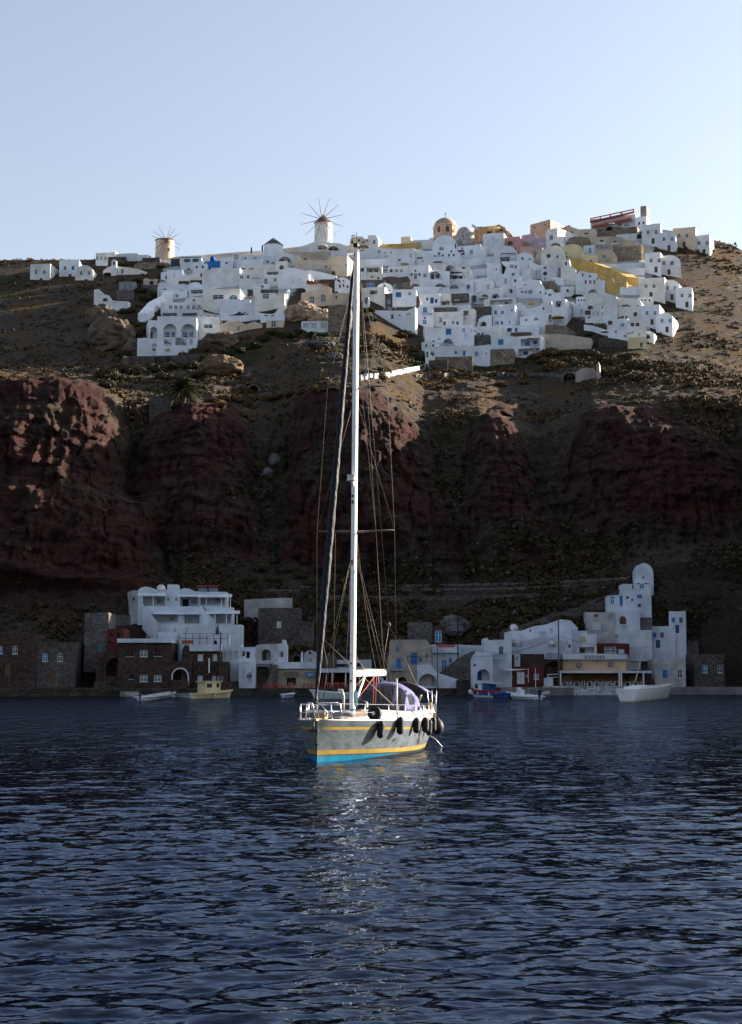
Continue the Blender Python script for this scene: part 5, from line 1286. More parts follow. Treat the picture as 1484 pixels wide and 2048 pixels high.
H('grey rubble house with one tall blue window', 400, 600, 712, 830, [('w',440,760,32,44,'t')], m='gstone', d=6)
H('dusky purple-grey sloping roof beside the rubble house', 520, 680, 745, 830, m='lilac', top=[(520,748),(540,750),(620,790),(680,830)], d=3, cat='roof slope', name='roof_slope')
H('white porch with a wide dark opening near the mast', 115, 345, 765, 905, [('p',232,815,76,40,'k'),('w',240,850,20,20,'l')][:1], d=6)
H('white arched gate beside the mast', 130, 185, 850, 960, [('a',160,895,36,70,'k')], roof='vault', rise=30, d=2, cat='gate', name='gateway')
H('long grey rubble house with blue doors on two levels', 205, 690, 822, 1010, [('w',385,905,30,42,'b'),('d',607,897,32,50,'b'),('w',505,945,46,32,'b'),('d',390,980,42,44,'b'),('w',270,940,20,30,'b')], m='gstone', top=[(205,870),(330,870),(340,825),(520,822),(530,840),(680,850),(690,900)], d=7)
H('white upper room with a blue door set on the rubble house', 420, 655, 785, 850, [('d',480,838,56,52,'b'),('w',591,828,30,30,'k')], d=6, Y=hit(zx(447), zy(1010)) - .9)
parasol(555, 900, 80, 'cream parasol in front of the rubble house', yb=960, back=2)
for x, lb in ((338, 'closed cream parasol left on the rubble house terrace'), (450, 'closed cream parasol right on the rubble house terrace')):
    parasol(x, 915, 20, lb, closed=True, h=2.4, Y=hit(zx(447), zy(1010)) - 3)
H('white house with a dark blue door and small blue openings', 678, 890, 830, 965, [('d',811,895,34,60,'N'),('w',765,880,20,30,'k'),('w',853,900,26,40,'N'),('w',945,845,30,20,'k')][:3], d=6)
H('white house with a large grey stone panel', 990, 1190, 815, 960, [('w',955,845,30,20,'k')][:0], d=6)
H('grey stone panel wall on the white terrace house', 1000, 1174, 824, 900, m='gstone', d=1.2, Y=hit(zx(1090), zy(960)) - 1.4, sink=.2, cat='stone wall', name='stone_wall', group='dry stone walls')
H('white terrace between stone panel and blue door house', 880, 1010, 830, 965, [('p',945,920,80,40,'k')], d=6)
parasol(955, 885, 70, 'tan parasol left of the grey stone panel', yb=935, back=2.5); parasol(1065, 882, 92, 'tan parasol in front of the grey stone panel', yb=940, back=2.5)
H('white house row with dark round arches at the right', 1195, 1484, 790, 935, [('a',1228,878,52,76,'g'),('a',1330,862,70,60,'n'),('a',1440,855,80,60,'d')], top=[(1195,820),(1260,810),(1350,790),(1484,765)], d=6)
parasol(1312, 858, 96, 'yellow-tan parasol in front of the row of dark arches', yb=910, back=3)
H('white wall with a long row of dark tables and chairs', 790, 1200, 945, 1010, d=4, cat='terrace wall', name='terrace_wall')
H('white round-gabled house with a tall blue balcony door', 636, 830, 925, 1160, [('d',743,988,42,58,'b'),('w',741,1068,18,20,'k'),('d',738,1108,40,48,'b'),('w',797,1028,40,24,'l')], top=[(636,990),(690,950),(730,930),(770,925),(800,942),(828,980)], d=7)
rail(708, 778, 1008, hit(zx(735), zy(1150)) - 1.6, 'blue balcony railing on the round-gabled white house', PANE['b'], .8, 7)
H('long white garden wall at the town edge right of the mast', 200, 645, 990, 1120, [('w',418,1055,26,48,'k'),('w',490,1043,20,14,'k'),('w',577,1030,40,26,'l')], top=[(200,992),(560,998),(645,960)], d=3, fwd=.5, cat='terrace wall', name='terrace_wall')
H('grey stone band with a blue railing behind a white terrace', 820, 1060, 965, 1035, m='gstone', d=4, cat='stone wall', name='stone_wall', group='dry stone walls')
rail(825, 1055, 1012, hit(zx(940), zy(1150)) - 1.0, 'long blue railing on the white terrace below the stone band', PANE['b'], .7, 16)
H('white house with a narrow blue window and potted terrace', 768, 1115, 1010, 1165, [('w',898,1090,32,52,'b'),('w',935,1122,26,36,'n'),('d',1063,1118,22,34,'k'),('w',1020,1112,30,30,'k')], d=7)
H('white house with a dark porch above a white stair', 1085, 1225, 980, 1160, [('p',1147,1020,52,52,'y'),('w',1130,1075,40,20,'l')], d=6)
H('grey stone gable wall with a small tan parasol', 1200, 1395, 955, 1140, m='gstone', d=6, top=[(1200,965),(1395,950)])
parasol(1325, 985, 70, 'small tan parasol in front of the grey stone gable', yb=1050, back=3)
H('white house with a lone blue window beside the grey gable', 1390, 1500, 945, 1130, [('w',1440,1015,34,40,'b'),('w',1410,1118,28,30,'t'),('w',1455,1118,40,30,'t')], d=7)
H('white ramp wall curving down from the grey gable', 1255, 1400, 1040, 1165, [('a',1318,1125,60,50,'l')], top=[(1255,1130),(1275,1075),(1330,1045),(1400,1040)], d=5)
H('big white house with a blue window over a dark arch', 740, 1125, 1150, 1325, [('w',975,1203,56,62,'b'),('a',968,1300,98,58,'k'),('w',827,1302,26,26,'b'),('w',882,1275,26,22,'l')], top=[(740,1160),(900,1168),(915,1150),(1000,1158),(1090,1160),(1125,1220)], d=8)
H('white stair wall right of the dark arch house', 1050, 1225, 1195, 1350, top=[(1050,1345),(1095,1290),(1210,1200),(1225,1200)], d=4, fwd=.6, cat='stair wall', name='stair_wall')
rail(890, 1040, 1312, hit(zx(970), zy(1330)) - 1.4, 'blue railing in front of the dark arch', PANE['b'], .7, 9)
H('white terrace house with two small blue doors and closed parasols', 1210, 1484, 1150, 1300, [('d',1218,1228,26,26,'N'),('d',1272,1226,28,26,'b'),('d',1310,1226,28,26,'b'),('w',1240,1195,30,20,'l')], d=7)
parasol(1248, 1170, 18, 'closed cream parasol on the terrace with two blue doors', closed=True, h=2.4, Y=hit(zx(1300), zy(1300)) - 2.5)
parasol(1448, 1170, 18, 'closed tan parasol right of the terrace with two blue doors', closed=True, h=2.4, Y=hit(zx(1300), zy(1300)) - 2.5)
H('grey stone block beside the white stair', 1215, 1380, 1235, 1345, m='gstone', d=5, fwd=.5)
H('white low house with three blue windows in a row', 832, 1385, 1330, 1510, [('w',1047,1411,26,28,'b'),('d',1130,1418,28,52,'b'),('w',1250,1422,40,44,'b'),('w',1348,1420,12,18,'k'),('w',900,1380,60,10,'l')][:4], top=[(832,1360),(960,1345),(1200,1335),(1230,1348),(1385,1330)], d=7)
H('grey retaining wall below the three blue windows', 843, 1215, 1450, 1590, m='stone', d=3, fwd=.6, cat='stone wall', name='stone_wall', group='dry stone walls')
H('dark stone block with a white coping at the town corner', 780, 968, 1485, 1600, m='dstone', d=4, fwd=1.4, cat='stone wall', name='stone_wall', group='dry stone walls')
H('white corner pillar at the lowest edge of the town', 745, 835, 1370, 1560, [('d',765,1430,20,60,'t')], top=[(745,1375),(790,1380),(800,1440),(835,1450)], d=4)
P_ = at(zx(1207), zy(200), 500)
t = thing('national_flag', 'blue and white striped flag flying on a pole right of the domed church', 'flag', P_)
q = MB(); q.tube([(0, 0, -3), (0, 0, 2.2)], .05, 6); q.build('flag_pole', PANE['w'], t)
q = MB()
for i in range(10):
    for j in range(11): q.v.append((.05 + 1.55*j/10, .1*math.sin(j), 2.1 - 1.0*i/9 - 1.2*(j/10)**1.2))
for i in range(9):
    for j in range(10): q.f.append((i*11+j, i*11+j+1, (i+1)*11+j+1, (i+1)*11+j)); q.mi.append(0 if (i % 2 and not (i < 5 and j < 4)) or (i < 5 and j < 4 and (i == 2 or j in (1, 2))) else 1)
o = q.build('flag_cloth', [MATS['flag_white'], MATS['flag_blue']], t, fix=False); o.modifiers.new('thick', 'SOLIDIFY').thickness = .02

# ------------------------------------------------------------------ hilltop village, right part
Vw('U4')
H('roofless orange-lit ruin on the ridge', -210, 112, 240, 370, [('w',62,300,20,26,'d'),('w',-60,320,40,24,'d'),('a',5,345,60,40,'d')], m='orange', top=[(-210,300),(-180,265),(-80,262),(0,255),(40,240),(95,270),(112,290)], Y=505, d=9, yaw=-20, name='ruin', cat='ruin')
parasol(-10, 262, 118, 'yellow parasol between the church and the orange ruin', mat('yellow_parasol', (0.62, 0.42, 0.14), .9, .05), h=3.2, Y=496)
H('white terrace under the yellow parasol', -120, 90, 330, 470, Y=492, d=6, cat='terrace wall', name='terrace_wall')
H('dusty pink house with one round-topped window', 62, 248, 368, 500, [('A',150,428,54,44,'n'),('w',200,482,18,20,'k')], m='pink', Y=492, d=8)
H('lilac house with a stepped parapet behind the pink one', 245, 402, 330, 490, m='lilac', top=[(245,400),(270,350),(395,330),(402,345)], Y=497, d=8)
H('second smaller lilac house beside the white tower', 388, 505, 372, 490, [('w',440,470,60,18,'l')], m='lilac', top=[(388,385),(410,372),(505,378)], Y=491, d=8)
H('peach house beside the pink one', 250, 380, 462, 560, m='peach', Y=486, d=8, yaw=-12)
H('large peach block house crowning the ridge', 348, 548, 195, 340, [('w',390,272,16,14,'n'),('w',500,245,12,14,'n'),('w',527,260,12,14,'n')], m='peach', top=[(348,245),(540,192),(548,195)], Y=512, d=26, yaw=-36)
H('peach lower terrace of the crowning block house', 600, 780, 245, 340, m='peach', top=[(600,300),(735,245),(780,290)], Y=506, d=8, yaw=-20)
H('white cubic tower with one dark window', 503, 622, 285, 480, [('w',555,370,32,50,'k')], Y=489, d=14, yaw=-40, rops=[('w',690,380,14,16,'k')], top=None)
H('cream ridge house with an orange door', 720, 1010, 280, 400, [('d',768,330,18,42,'o'),('d',750,330,14,42,'n'),('w',905,330,40,14,'k')], m='cream', top=[(720,300),(740,260),(830,290),(990,285),(1010,310)], Y=498, d=9, yaw=-10)
H('rough tan rock wall below the cream ridge house', 725, 940, 355, 490, m='stone', Y=489, d=5, top=[(725,380),(800,358),(880,365),(930,375),(940,420)], cat='stone wall', name='stone_wall', group='dry stone walls')
i_ = H('white building with two dark red bands and a roof railing', 945, 1392, 125, 300, [('w',1235,248,50,30,'g'),('w',1302,245,50,30,'g'),('w',1170,230,40,1,'k')][:2], top=[(945,200),(958,192),(1385,140),(1392,145)], Y=505, d=10, yaw=0)
def slant_box(x0, y0, x1, y1, th, Y, m, name, parent):
    a, b = at(zx(x0), zy(y0), Y) - parent.location, at(zx(x1), zy(y1), Y) - parent.location; h = th / 4.947 / pxm(Y)
    q = MB(); q.add([a - Vector((0,.15,0)), b - Vector((0,.15,0)), b - Vector((0,.15,h)), a - Vector((0,.15,h)), a + Vector((0,.6,0)), b + Vector((0,.6,0)), b + Vector((0,.6,-h)), a + Vector((0,.6,-h))], [(0,1,2,3),(4,7,6,5),(0,4,5,1),(1,5,6,2),(2,6,7,3),(3,7,4,0)]); return q.build(name, m, parent)
slant_box(948, 186, 1392, 133, 14, 503.5, WALL['redroof'], 'red_band', i_[0]); slant_box(968, 232, 1368, 190, 26, 503.5, WALL['redroof'], 'red_band', i_[0])
for x, y in ((955,160),(1052,150),(1152,140),(1262,128),(1383,110)): slant_box(x - 6, y, x + 6, y - 1, 32, 503.6, WALL['redroof'], 'roof_post', i_[0])
slant_box(950, 158, 1390, 110, 5, 503.7, WALL['redroof'], 'roof_rail', i_[0])
parasol(1152, 222, 74, 'white parasol in front of the red-banded building', PANE['w'], Y=499)
H('white house with one dark window right of the red-banded building', 1388, 1500, 165, 330, [('w',1425,232,20,30,'k'),('w',1470,225,20,24,'k')], Y=503, d=9)
H('grey concrete roof box above the right end of the ridge', 1440, 1500, 60, 180, m='concrete', Y=508, d=5)
H('beige rubble wall with a dark arch under the red-banded building', 990, 1405, 262, 390, [('a',1130,278,60,54,'d')], m='stone', Y=496, d=6, top=[(990,290),(1090,270),(1180,262),(1300,272),(1405,262)], cat='stone wall', name='stone_wall', group='dry stone walls')
H('white garden wall with a dark red arched gate at the right edge', 1200, 1500, 330, 420, [('a',1455,350,110,80,'r'),('w',1400,385,100,40,'t')][:1], Y=492, d=5, top=[(1200,345),(1290,335),(1400,330),(1440,295),(1500,285)], cat='terrace wall', name='terrace_wall')
H('taupe house with six windows and small white awnings', 990, 1400, 360, 515, [('w',1055,403,30,20,'k'),('w',1187,410,28,18,'k'),('w',1018,460,16,22,'k'),('w',1055,462,40,26,'g'),('w',1102,462,26,26,'g'),('w',1187,464,40,30,'g'),('w',1265,475,18,10,'k')], m='beige', top=[(990,430),(1010,370),(1030,362),(1240,360),(1275,385),(1400,410)], Y=482, d=9)
for x, y in ((1048,424),(1185,428)):
    P_ = at(zx(x), zy(y), 480.6); t = thing('awning', 'small white awning over the %s window of the taupe house' % ('left' if x < 1100 else 'right'), 'awning', P_, 0, 'awnings of the taupe house')
    q = MB(); q.add([(-1.25,0,0),(1.25,0,0),(1.25,-1.1,-.45),(-1.25,-1.1,-.45),(-1.25,0,-.06),(1.25,0,-.06),(1.25,-1.1,-.51),(-1.25,-1.1,-.51)], [(0,1,2,3),(4,7,6,5),(0,4,5,1),(1,5,6,2),(2,6,7,3),(3,7,4,0)]); q.build('awning_cloth', PANE['w'], t)
H('taupe lower house with a dark trefoil window', 985, 1205, 495, 640, [('A',1075,556,36,36,'k'),('w',1095,605,16,8,'k'),('w',1150,612,10,8,'k')], m='taupe', top=[(985,520),(1010,500),(1160,495),(1205,560)], Y=474, d=8)
H('white vaulted house with a dark slatted pergola', -10, 218, 452, 640, [('p',100,590,100,60,'t')], roof='vault', rise=85, Y=482, d=9, yaw=-10)
def pergola(x0, x1, y, yb, Y, label, dpt=3, m=None):
    o = at(zx((x0+x1)/2), zy(yb), Y); t = thing('pergola', label, 'pergola', o); m = m or PANE['n']
    a, b = at(zx(x0), zy(y), Y) - o, at(zx(x1), zy(y), Y) - o
    for p in (a, b):
        q = MB(); q.tube([(p.x, 0, -.8), (p.x, 0, p.z)], .07, 6); q.build('post', m, t)
    q = MB(); q.box((a.x, -.08, a.z-.1), (b.x, .08, a.z+.1))
    n = max(4, int((b.x - a.x) / .5))
    q.build('beam', m, t); q = MB()
    for k in range(n):
        x = a.x + (b.x-a.x)*(k+.5)/n; q.box((x-.06, -.3, a.z+.103), (x+.06, dpt, a.z+.2))
    q.build('slats', m, t)
pergola(62, 205, 530, 600, 477, 'dark slatted pergola in front of the white vaulted house')
H('white house under the pergola with two grey windows', 55, 245, 605, 800, [('w',165,655,36,36,'g'),('w',205,660,24,32,'g'),('w',180,735,34,32,'k'),('w',182,770,30,18,'n'),('w',63,750,22,32,'g'),('w',100,665,18,22,'k')], d=8, yaw=-8)
H('white house with a round dark hole and sunlit flank', -80, 70, 625, 800, [('c',12,685,18,18,'k'),('w',40,720,12,30,'g')][:1], d=7)
H('white vault with two small square windows', 212, 375, 520, 700, [('w',272,578,24,24,'k'),('w',343,584,16,18,'k')], roof='vault', rise=50, d=9, yaw=-14, Y=478)
H('cream-capped white house with a bright sunlit flank', 240, 362, 672, 800, [('w',250,700,1,1)][:0], m='w', d=17, yaw=-36)
H('white chapel hall with two dark violet windows', 455, 700, 452, 690, [('w',530,553,36,38,'n'),('w',617,560,18,26,'n'),('w',552,690,22,24,'k'),('w',578,688,18,18,'k'),('w',605,678,28,24,'k')][:2], roof='vault', rise=110, d=9, Y=478, cat='chapel', name='chapel')
H('peach flank wall left of the white chapel hall', 390, 470, 500, 640, m='cream', top=[(390,580),(420,520),(470,470)], Y=481, d=8)
H('white vault framing an orange awning', 525, 685, 385, 500, [('a',598,455,110,70,'o')], roof='vault', rise=60, d=6, Y=484)
parasol(600, 452, 90, 'orange awning parasol inside the white vault', mat('orange_parasol', (0.62, 0.34, 0.10), .9, .05), Y=480)
H('pale yellow vaulted house with a dark doorway', 645, 870, 435, 620, [('w',700,527,18,20,'k'),('d',698,570,32,44,'k')], m='yellow', roof='vault', rise=70, d=9, Y=480, yaw=-16)
H('pale yellow annex with stepped roofs', 850, 1015, 520, 690, [('w',950,610,30,40,'k'),('w',995,625,10,14,'k')], m='yellow', top=[(850,530),(880,525),(885,545),(1000,545),(1015,560)], Y=476, d=8, yaw=-12)
H('mustard yellow wall above the mustard stairs', 715, 840, 580, 715, m='ochre', top=[(715,590),(735,580),(840,585)], Y=472, d=8, yaw=-10)
H('mustard house with one brown window at the stair foot', 1085, 1305, 790, 920, [('w',1290,868,14,26,'n'),('w',1100,860,16,24,'l')], m='ochre', top=[(1085,830),(1110,800),(1290,790),(1305,810)], d=7)
fence([(1165,770),(1180,805),(1270,800)], hit(zx(1200), zy(910)) - 2, 'pale railing on the mustard house roof', PANE['w'])
H('narrow white house with a stepped gable', 650, 800, 585, 840, [('w',703,628,20,34,'k'),('w',690,800,18,16,'k'),('w',760,800,10,10,'k')][:2], top=[(650,650),(680,600),(735,585),(745,650),(775,668),(800,690)], d=8)
H('white gabled house with five dark red shutters', 795, 1085, 695, 945, [('w',867,742,16,32,'r'),('w',940,755,18,24,'r'),('w',897,810,18,38,'r'),('d',942,810,28,40,'r'),('w',983,810,16,38,'r'),('a',965,905,88,44,'n'),('w',1015,778,10,30,'n')], top=[(795,770),(830,705),(860,698),(905,712),(940,720),(1000,725),(1020,765),(1050,790),(1085,800)], d=8)
H('white roof slope left of the red-shuttered gable', 455, 610, 650, 800, [('a',495,725,40,40,'n'),('w',495,670,30,20,'r'),('w',495,778,12,22,'k')], d=8, yaw=-12)
H('sunlit white flank wall below the small vaults', 345, 540, 600, 800, top=[(345,600),(440,650),(540,730)], d=8, yaw=6, Y=474)
H('white house with a row of dark windows below the sunlit flank', 212, 490, 785, 965, [('w',265,910,20,22,'k'),('w',302,908,32,30,'t'),('w',350,908,44,38,'t'),('w',450,915,16,24,'k'),('w',296,838,26,10,'k')], top=[(212,840),(290,800),(330,785),(440,795),(470,850),(490,890)], d=8)
H('white house corner with two small dark windows beside the rock', 480, 650, 880, 1010, [('w',500,925,14,24,'k'),('w',542,938,28,20,'k')], top=[(480,890),(560,880),(580,920),(650,915)], d=7)
H('brown rock wall above the shrubs in the middle of the town', 468, 620, 800, 930, m='stone', top=[(468,815),(560,800),(610,830),(620,900)], d=4, cat='stone wall', name='stone_wall', group='dry stone walls')
H('cafe terrace with a long dark awning', -110, 195, 960, 1060, [('p',60,1010,220,50,'n')], top=[(-110,985),(10,972),(190,958),(195,965)], m='w2', d=7)
H('white house with blue windows on three floors', -20, 200, 1045, 1260, [('w',5,1112,26,40,'b'),('w',73,1112,32,40,'b'),('w',168,1090,16,24,'t'),('w',20,1215,40,36,'b'),('w',68,1215,24,34,'b'),('w',145,1210,14,22,'b')], d=8)
H('white house with a tan parasol terrace and small windows', 190, 560, 1000, 1185, [('w',480,1075,18,26,'k'),('w',553,1030,16,20,'k'),('w',320,1065,22,16,'k')], top=[(190,1040),(240,1010),(300,1050),(330,1080),(430,1050),(500,1000),(560,1005)], d=8)
parasol(357, 1008, 86, 'yellow-tan parasol left of the big sunlit house', MATS['yellow_parasol'], yb=1060, back=4)
parasol(262, 865, 72, 'cream parasol below the sunlit white flank', yb=925, back=3)
H('white house with a fan-shaped blue window', 245, 500, 1115, 1330, [('w',310,1187,20,22,'k'),('f',405,1178,44,34,'g'),('w',240,1210,26,26,'t')][:2], top=[(245,1160),(330,1150),(345,1115),(480,1140),(500,1150)], d=8)
H('tall sunlit house with a dark porch and many small windows', 568, 702, 985, 1230, [('p',628,1030,60,60,'n')], d=12, yaw=-24, rops=[('w',735,1040,16,40,'l'),('w',770,1020,14,26,'l'),('w',795,1095,12,34,'l'),('w',850,1105,12,28,'l'),('w',745,1150,16,30,'l'),('w',825,1140,12,34,'l'),('w',850,1140,12,34,'l'),('w',875,1030,12,28,'l'),('w',835,1030,30,22,'l')])
H('white arched gateway left of the orange parasol', 515, 575, 1118, 1225, [('a',545,1170,36,80,'n')], roof='vault', rise=30, d=2, cat='gate', name='gateway', fwd=3)
parasol(620, 1145, 144, 'big orange parasol below the tall sunlit house', MATS['orange_parasol'], yb=1215, back=4)
H('white house with two wide arches right of the tall sunlit house', 888, 1205, 920, 1205, [('a',942,1062,54,40,'n'),('A',1062,1062,14,22,'k'),('w',975,1127,14,34,'l'),('w',1016,1127,26,46,'l'),('w',1062,1130,16,36,'l'),('w',918,1115,56,46,'n'),('w',930,1160,22,22,'g')], top=[(888,980),(920,925),(1100,920),(1205,955)], d=9)
parasol(1030, 1012, 80, 'cream parasol above the two wide arches', yb=1050, back=4); parasol(912, 988, 60, 'small cream parasol beside the two wide arches', yb=1040, back=4)
H('long white terrace house with small dark windows at the right', 1195, 1450, 960, 1200, [('w',1122+90,1052,24,8,'k'),('w',1285,1045,60,20,'k'),('w',1328,1050,18,16,'k'),('w',1410,1048,16,14,'k'),('w',1225,1170,20,26,'k'),('w',1258,1165,34,30,'n'),('w',1300,1165,20,34,'n'),('w',1388,1130,34,40,'n')], top=[(1195,965),(1400,975),(1430,985),(1450,1020)], d=9)
parasol(1118, 1085, 64, 'cream parasol at the left end of the long right terrace', yb=1130, back=4)
H('white house with a grey recess and cream parasol at the lower right', 1110, 1320, 1175, 1345, [('w',1140,1215,40,40,'n'),('w',1260,1235,40,40,'g'),('a',1110+20,1265,40,40,'g')][:2], d=8)
H('white house with a dark veranda at the lower right edge', 1310, 1500, 1185, 1400, [('w',1360,1232,36,34,'n'),('w',1410,1232,36,34,'n'),('w',1425,1330,26,34,'l'),('w',1350,1310,40,14,'g')], d=8)
parasol(1015, 1205, 90, 'cream parasol above the lower right stair', yb=1260, back=4); parasol(1090, 1285, 96, 'broad cream parasol at the lower right corner of town', yb=1340, back=4); parasol(1330, 1300, 60, 'small cream parasol on the lowest right terrace', yb=1350, back=4)
H('white house with small grey windows on the lowest right terrace', 1120, 1330, 1290, 1400, [('w',1195,1300,24,22,'g'),('w',1285,1345,26,16,'g'),('w',1345,1380,10,10)][:2], d=7)
H('dark brown stone wall under the lowest right terrace', 1025, 1330, 1355, 1450, m='dstone', top=[(1025,1375),(1080,1358),(1200,1372),(1330,1400)], d=4, cat='stone wall', name='stone_wall', group='dry stone walls')
H('cream house with a dark window at the lowest right corner', 1315, 1500, 1355, 1470, [('w',1447,1432,24,44,'k')], m='yellow', d=7)
H('long beige retaining wall above the golden shrubs', 448, 948, 1325, 1475, m='beige', top=[(448,1330),(600,1325),(760,1340),(940,1365),(948,1370)], d=3, cat='terrace wall', name='terrace_wall')
H('brown stone ruin above the beige retaining wall', 495, 780, 1230, 1345, m='stone', top=[(495,1235),(580,1232),(700,1245),(780,1300)], d=4, cat='stone wall', name='stone_wall', group='dry stone walls')
H('white house with a big square blue window above stone', -40, 182, 1350, 1480, [('w',57,1405,54,58,'b'),('d',175,1400,12,70,'k')][:1], d=7)
H('tan rubble basement under the big square blue window', -60, 188, 1475, 1610, m='stone', d=4, fwd=.8, cat='stone wall', name='stone_wall', group='dry stone walls')
H('two-storey white house with a blue-railed balcony and dark porch', 165, 458, 1345, 1560, [('p',345,1405,180,70,'b'),('p',335,1500,210,66,'N')], d=8)
rail(282, 432, 1410, hit(zx(310), zy(1550)) - 2.0, 'blue balcony railing on the two-storey white house', PANE['b'], .9, 12)
parasol(355, 1350, 84, 'cream parasol on the two-storey house balcony', Y=hit(zx(310), zy(1550)) - 2.2)
parasol(392, 1465, 18, 'closed cream parasol at the dark porch of the two-storey house', closed=True, h=2.4, Y=hit(zx(310), zy(1550)) - 2.6)
H('white house with two navy doors under a brown terrace', -60, 440, 1240, 1360, [('w',142,1285,46,40,'N'),('d',210,1285,26,42,'b')], d=8)
H('brown terrace parapet above the two-storey house', 155, 360, 1310, 1350, m='brown', d=3, fwd=.8, cat='terrace wall', name='terrace_wall')
parasol(290, 1268, 20, 'closed tan parasol above the brown terrace parapet', closed=True, h=2.4, yb=1330)
parasol(15, 1270, 18, 'closed cream parasol left of the two navy doors', closed=True, h=2.4, yb=1330)
i_ = H('grey-beige cave chapel alone below the town', 795, 1010, 1660, 1790, m='lbeige', roof='vault', rise=70, d=6, cat='chapel', name='chapel', fwd=1, group=None)
H('narrow grey bell wall beside the lone cave chapel', 1003, 1042, 1600, 1790, [('A',1020,1640,14,24,'d')], m='lbeige', top=[(1003,1630),(1015,1622),(1020,1600),(1030,1622),(1042,1780)], d=2, cat='belfry', name='belfry', fwd=1, group=None)

Vw('U3')
W('white winding path wall with square merlons', [(110,1685),(200,1672),(310,1665),(384,1655),(460,1635),(600,1605),(690,1590),(775,1562)], 1.2, 'lg', name='path_wall', cat='path wall', notch=.3, step=4)  # grey wash carries the shade on this white wall in its colour
Vw('U4')
W('long dry stone path wall below the town', [(-780,1762),(-500,1748),(-100,1734),(200,1745),(500,1742),(690,1760)], .9, 'gstone', name='stone_wall', cat='stone wall')
W('long mustard stair wall running down to the right', [(830,700),(950,730),(1050,765),(1190,820),(1300,880)], 3.6, 'ochre', name='stair_wall', cat='stair wall', thick=4)
W('second mustard stair wall below the first', [(1000,770),(1090,800),(1200,850),(1310,905)], 1.6, 'ochre', name='stair_wall', cat='stair wall', thick=2)
W('white stair wall descending from the mustard house', [(1270,925),(1330,905),(1400,880)], .9, 'w', name='stair_wall', cat='stair wall')
W('tan rubble slope wall at the right edge of the town', [(1175,620),(1250,610),(1370,600),(1500,590)], 4.5, 'stone', name='stone_wall', cat='stone wall', thick=2)
W('white terrace wall with a sloping top at the lower right', [(880,1290),(960,1300),(1050,1330),(1130,1350)], 1.6, 'w')
for k, (pts, lb) in enumerate([([(1010,700),(1200,705),(1484,690)], 'white terrace edge below the taupe house'), ([(1080,720),(1300,750),(1484,745)], 'white terrace edge below the tan rubble slope'), ([(1290,820),(1484,835)], 'white terrace edge right of the mustard house'),
        ([(560,830),(680,850)], 'short white terrace edge below the stepped gable'), ([(880,940),(1100,930),(1484,945)], 'long white terrace edge above the wide arches'), ([(480,1010),(560,990),(680,1000)], 'white terrace edge below the brown rock wall'),
        ([(-100,640),(60,620)], 'white terrace edge left of the vaulted house'), ([(370,700),(470,720)], 'white terrace edge below the peach flank')]): W(lb, pts, 2.2, 'w')
Vw('U3')
for k, (pts, lb) in enumerate([([(90,560),(400,552),(640,560),(800,540)], 'long white terrace edge under the wide white slope'), ([(600,480),(840,470)], 'white terrace edge left of the belfry'), ([(1130,560),(1300,540),(1484,520)], 'white terrace edge below the dark stair opening'),
        ([(1180,660),(1484,640)], 'white terrace edge right of the flat loggia'), ([(1190,760),(1484,720)], 'white terrace edge above the dark arches'), ([(330,700),(590,690)], 'white terrace edge above the rock ledge'), ([(590,830),(980,835)], 'white terrace edge below the cave houses')]): W(lb, pts, 2.2, 'w')
Vw('U2')
for k, (pts, lb) in enumerate([([(0,760),(190,770),(420,750)], 'white terrace edge under the mint panel wall'), ([(0,900),(190,905)], 'white terrace edge left of the two square windows'), ([(560,900),(740,930),(850,985)], 'white terrace edge below the rounded cave house'),
        ([(0,1070),(260,1065)], 'white terrace edge above the wide bare wall'), ([(560,1100),(640,1180),(690,1060)], 'white ramp edge right of the pale window house')]): W(lb, pts, 2.2, 'w')
Vw('P')
# the town carries on beyond the photo's right and left borders
Vw('P')
for k, (x0, x1, yt, yb, lb, rf) in enumerate([(1284,1322,448,492,'plain white ridge house just past the red-banded building','flat'),(1316,1352,462,500,'small vaulted white house far right on the ridge','vault'),(1346,1392,455,495,'cream house far right on the ridge','flat'),(1386,1420,470,505,'low white house at the far right end of the ridge','flat'),(1290,1322,505,548,'white house far right below the ridge houses','flat'),(1316,1362,510,552,'white house with a vault far right below the ridge','vault'),
        (1280,1330,556,600,'long white house far right below the rubble slope','flat'),(1322,1360,560,604,'white vaulted house far right beside the long white one','vault'),(1282,1320,610,655,'white house far right above the cream corner house','flat'),(1312,1346,625,668,'small white house at the lowest far right of the town','vault'),(1352,1385,575,618,'lone white house at the far right end','flat'),
        (118,158,520,552,'white ridge house far left','flat'),(60,100,528,560,'low white house at the far left end of the ridge','flat'),(150,186,530,560,'white vaulted house just left of the three-window house','vault')]):
    H(lb, x0, x1, yt, yb, [('w', x0+12, yt+16, 6, 8, 'k'), ('w', x0+28, yt+16, 6, 8, 'b' if k % 2 else 'k'), ('d', x0+22, yt+34, 6, 12, 'n')], m='cream' if k == 2 else 'w', d=8, roof=rf)
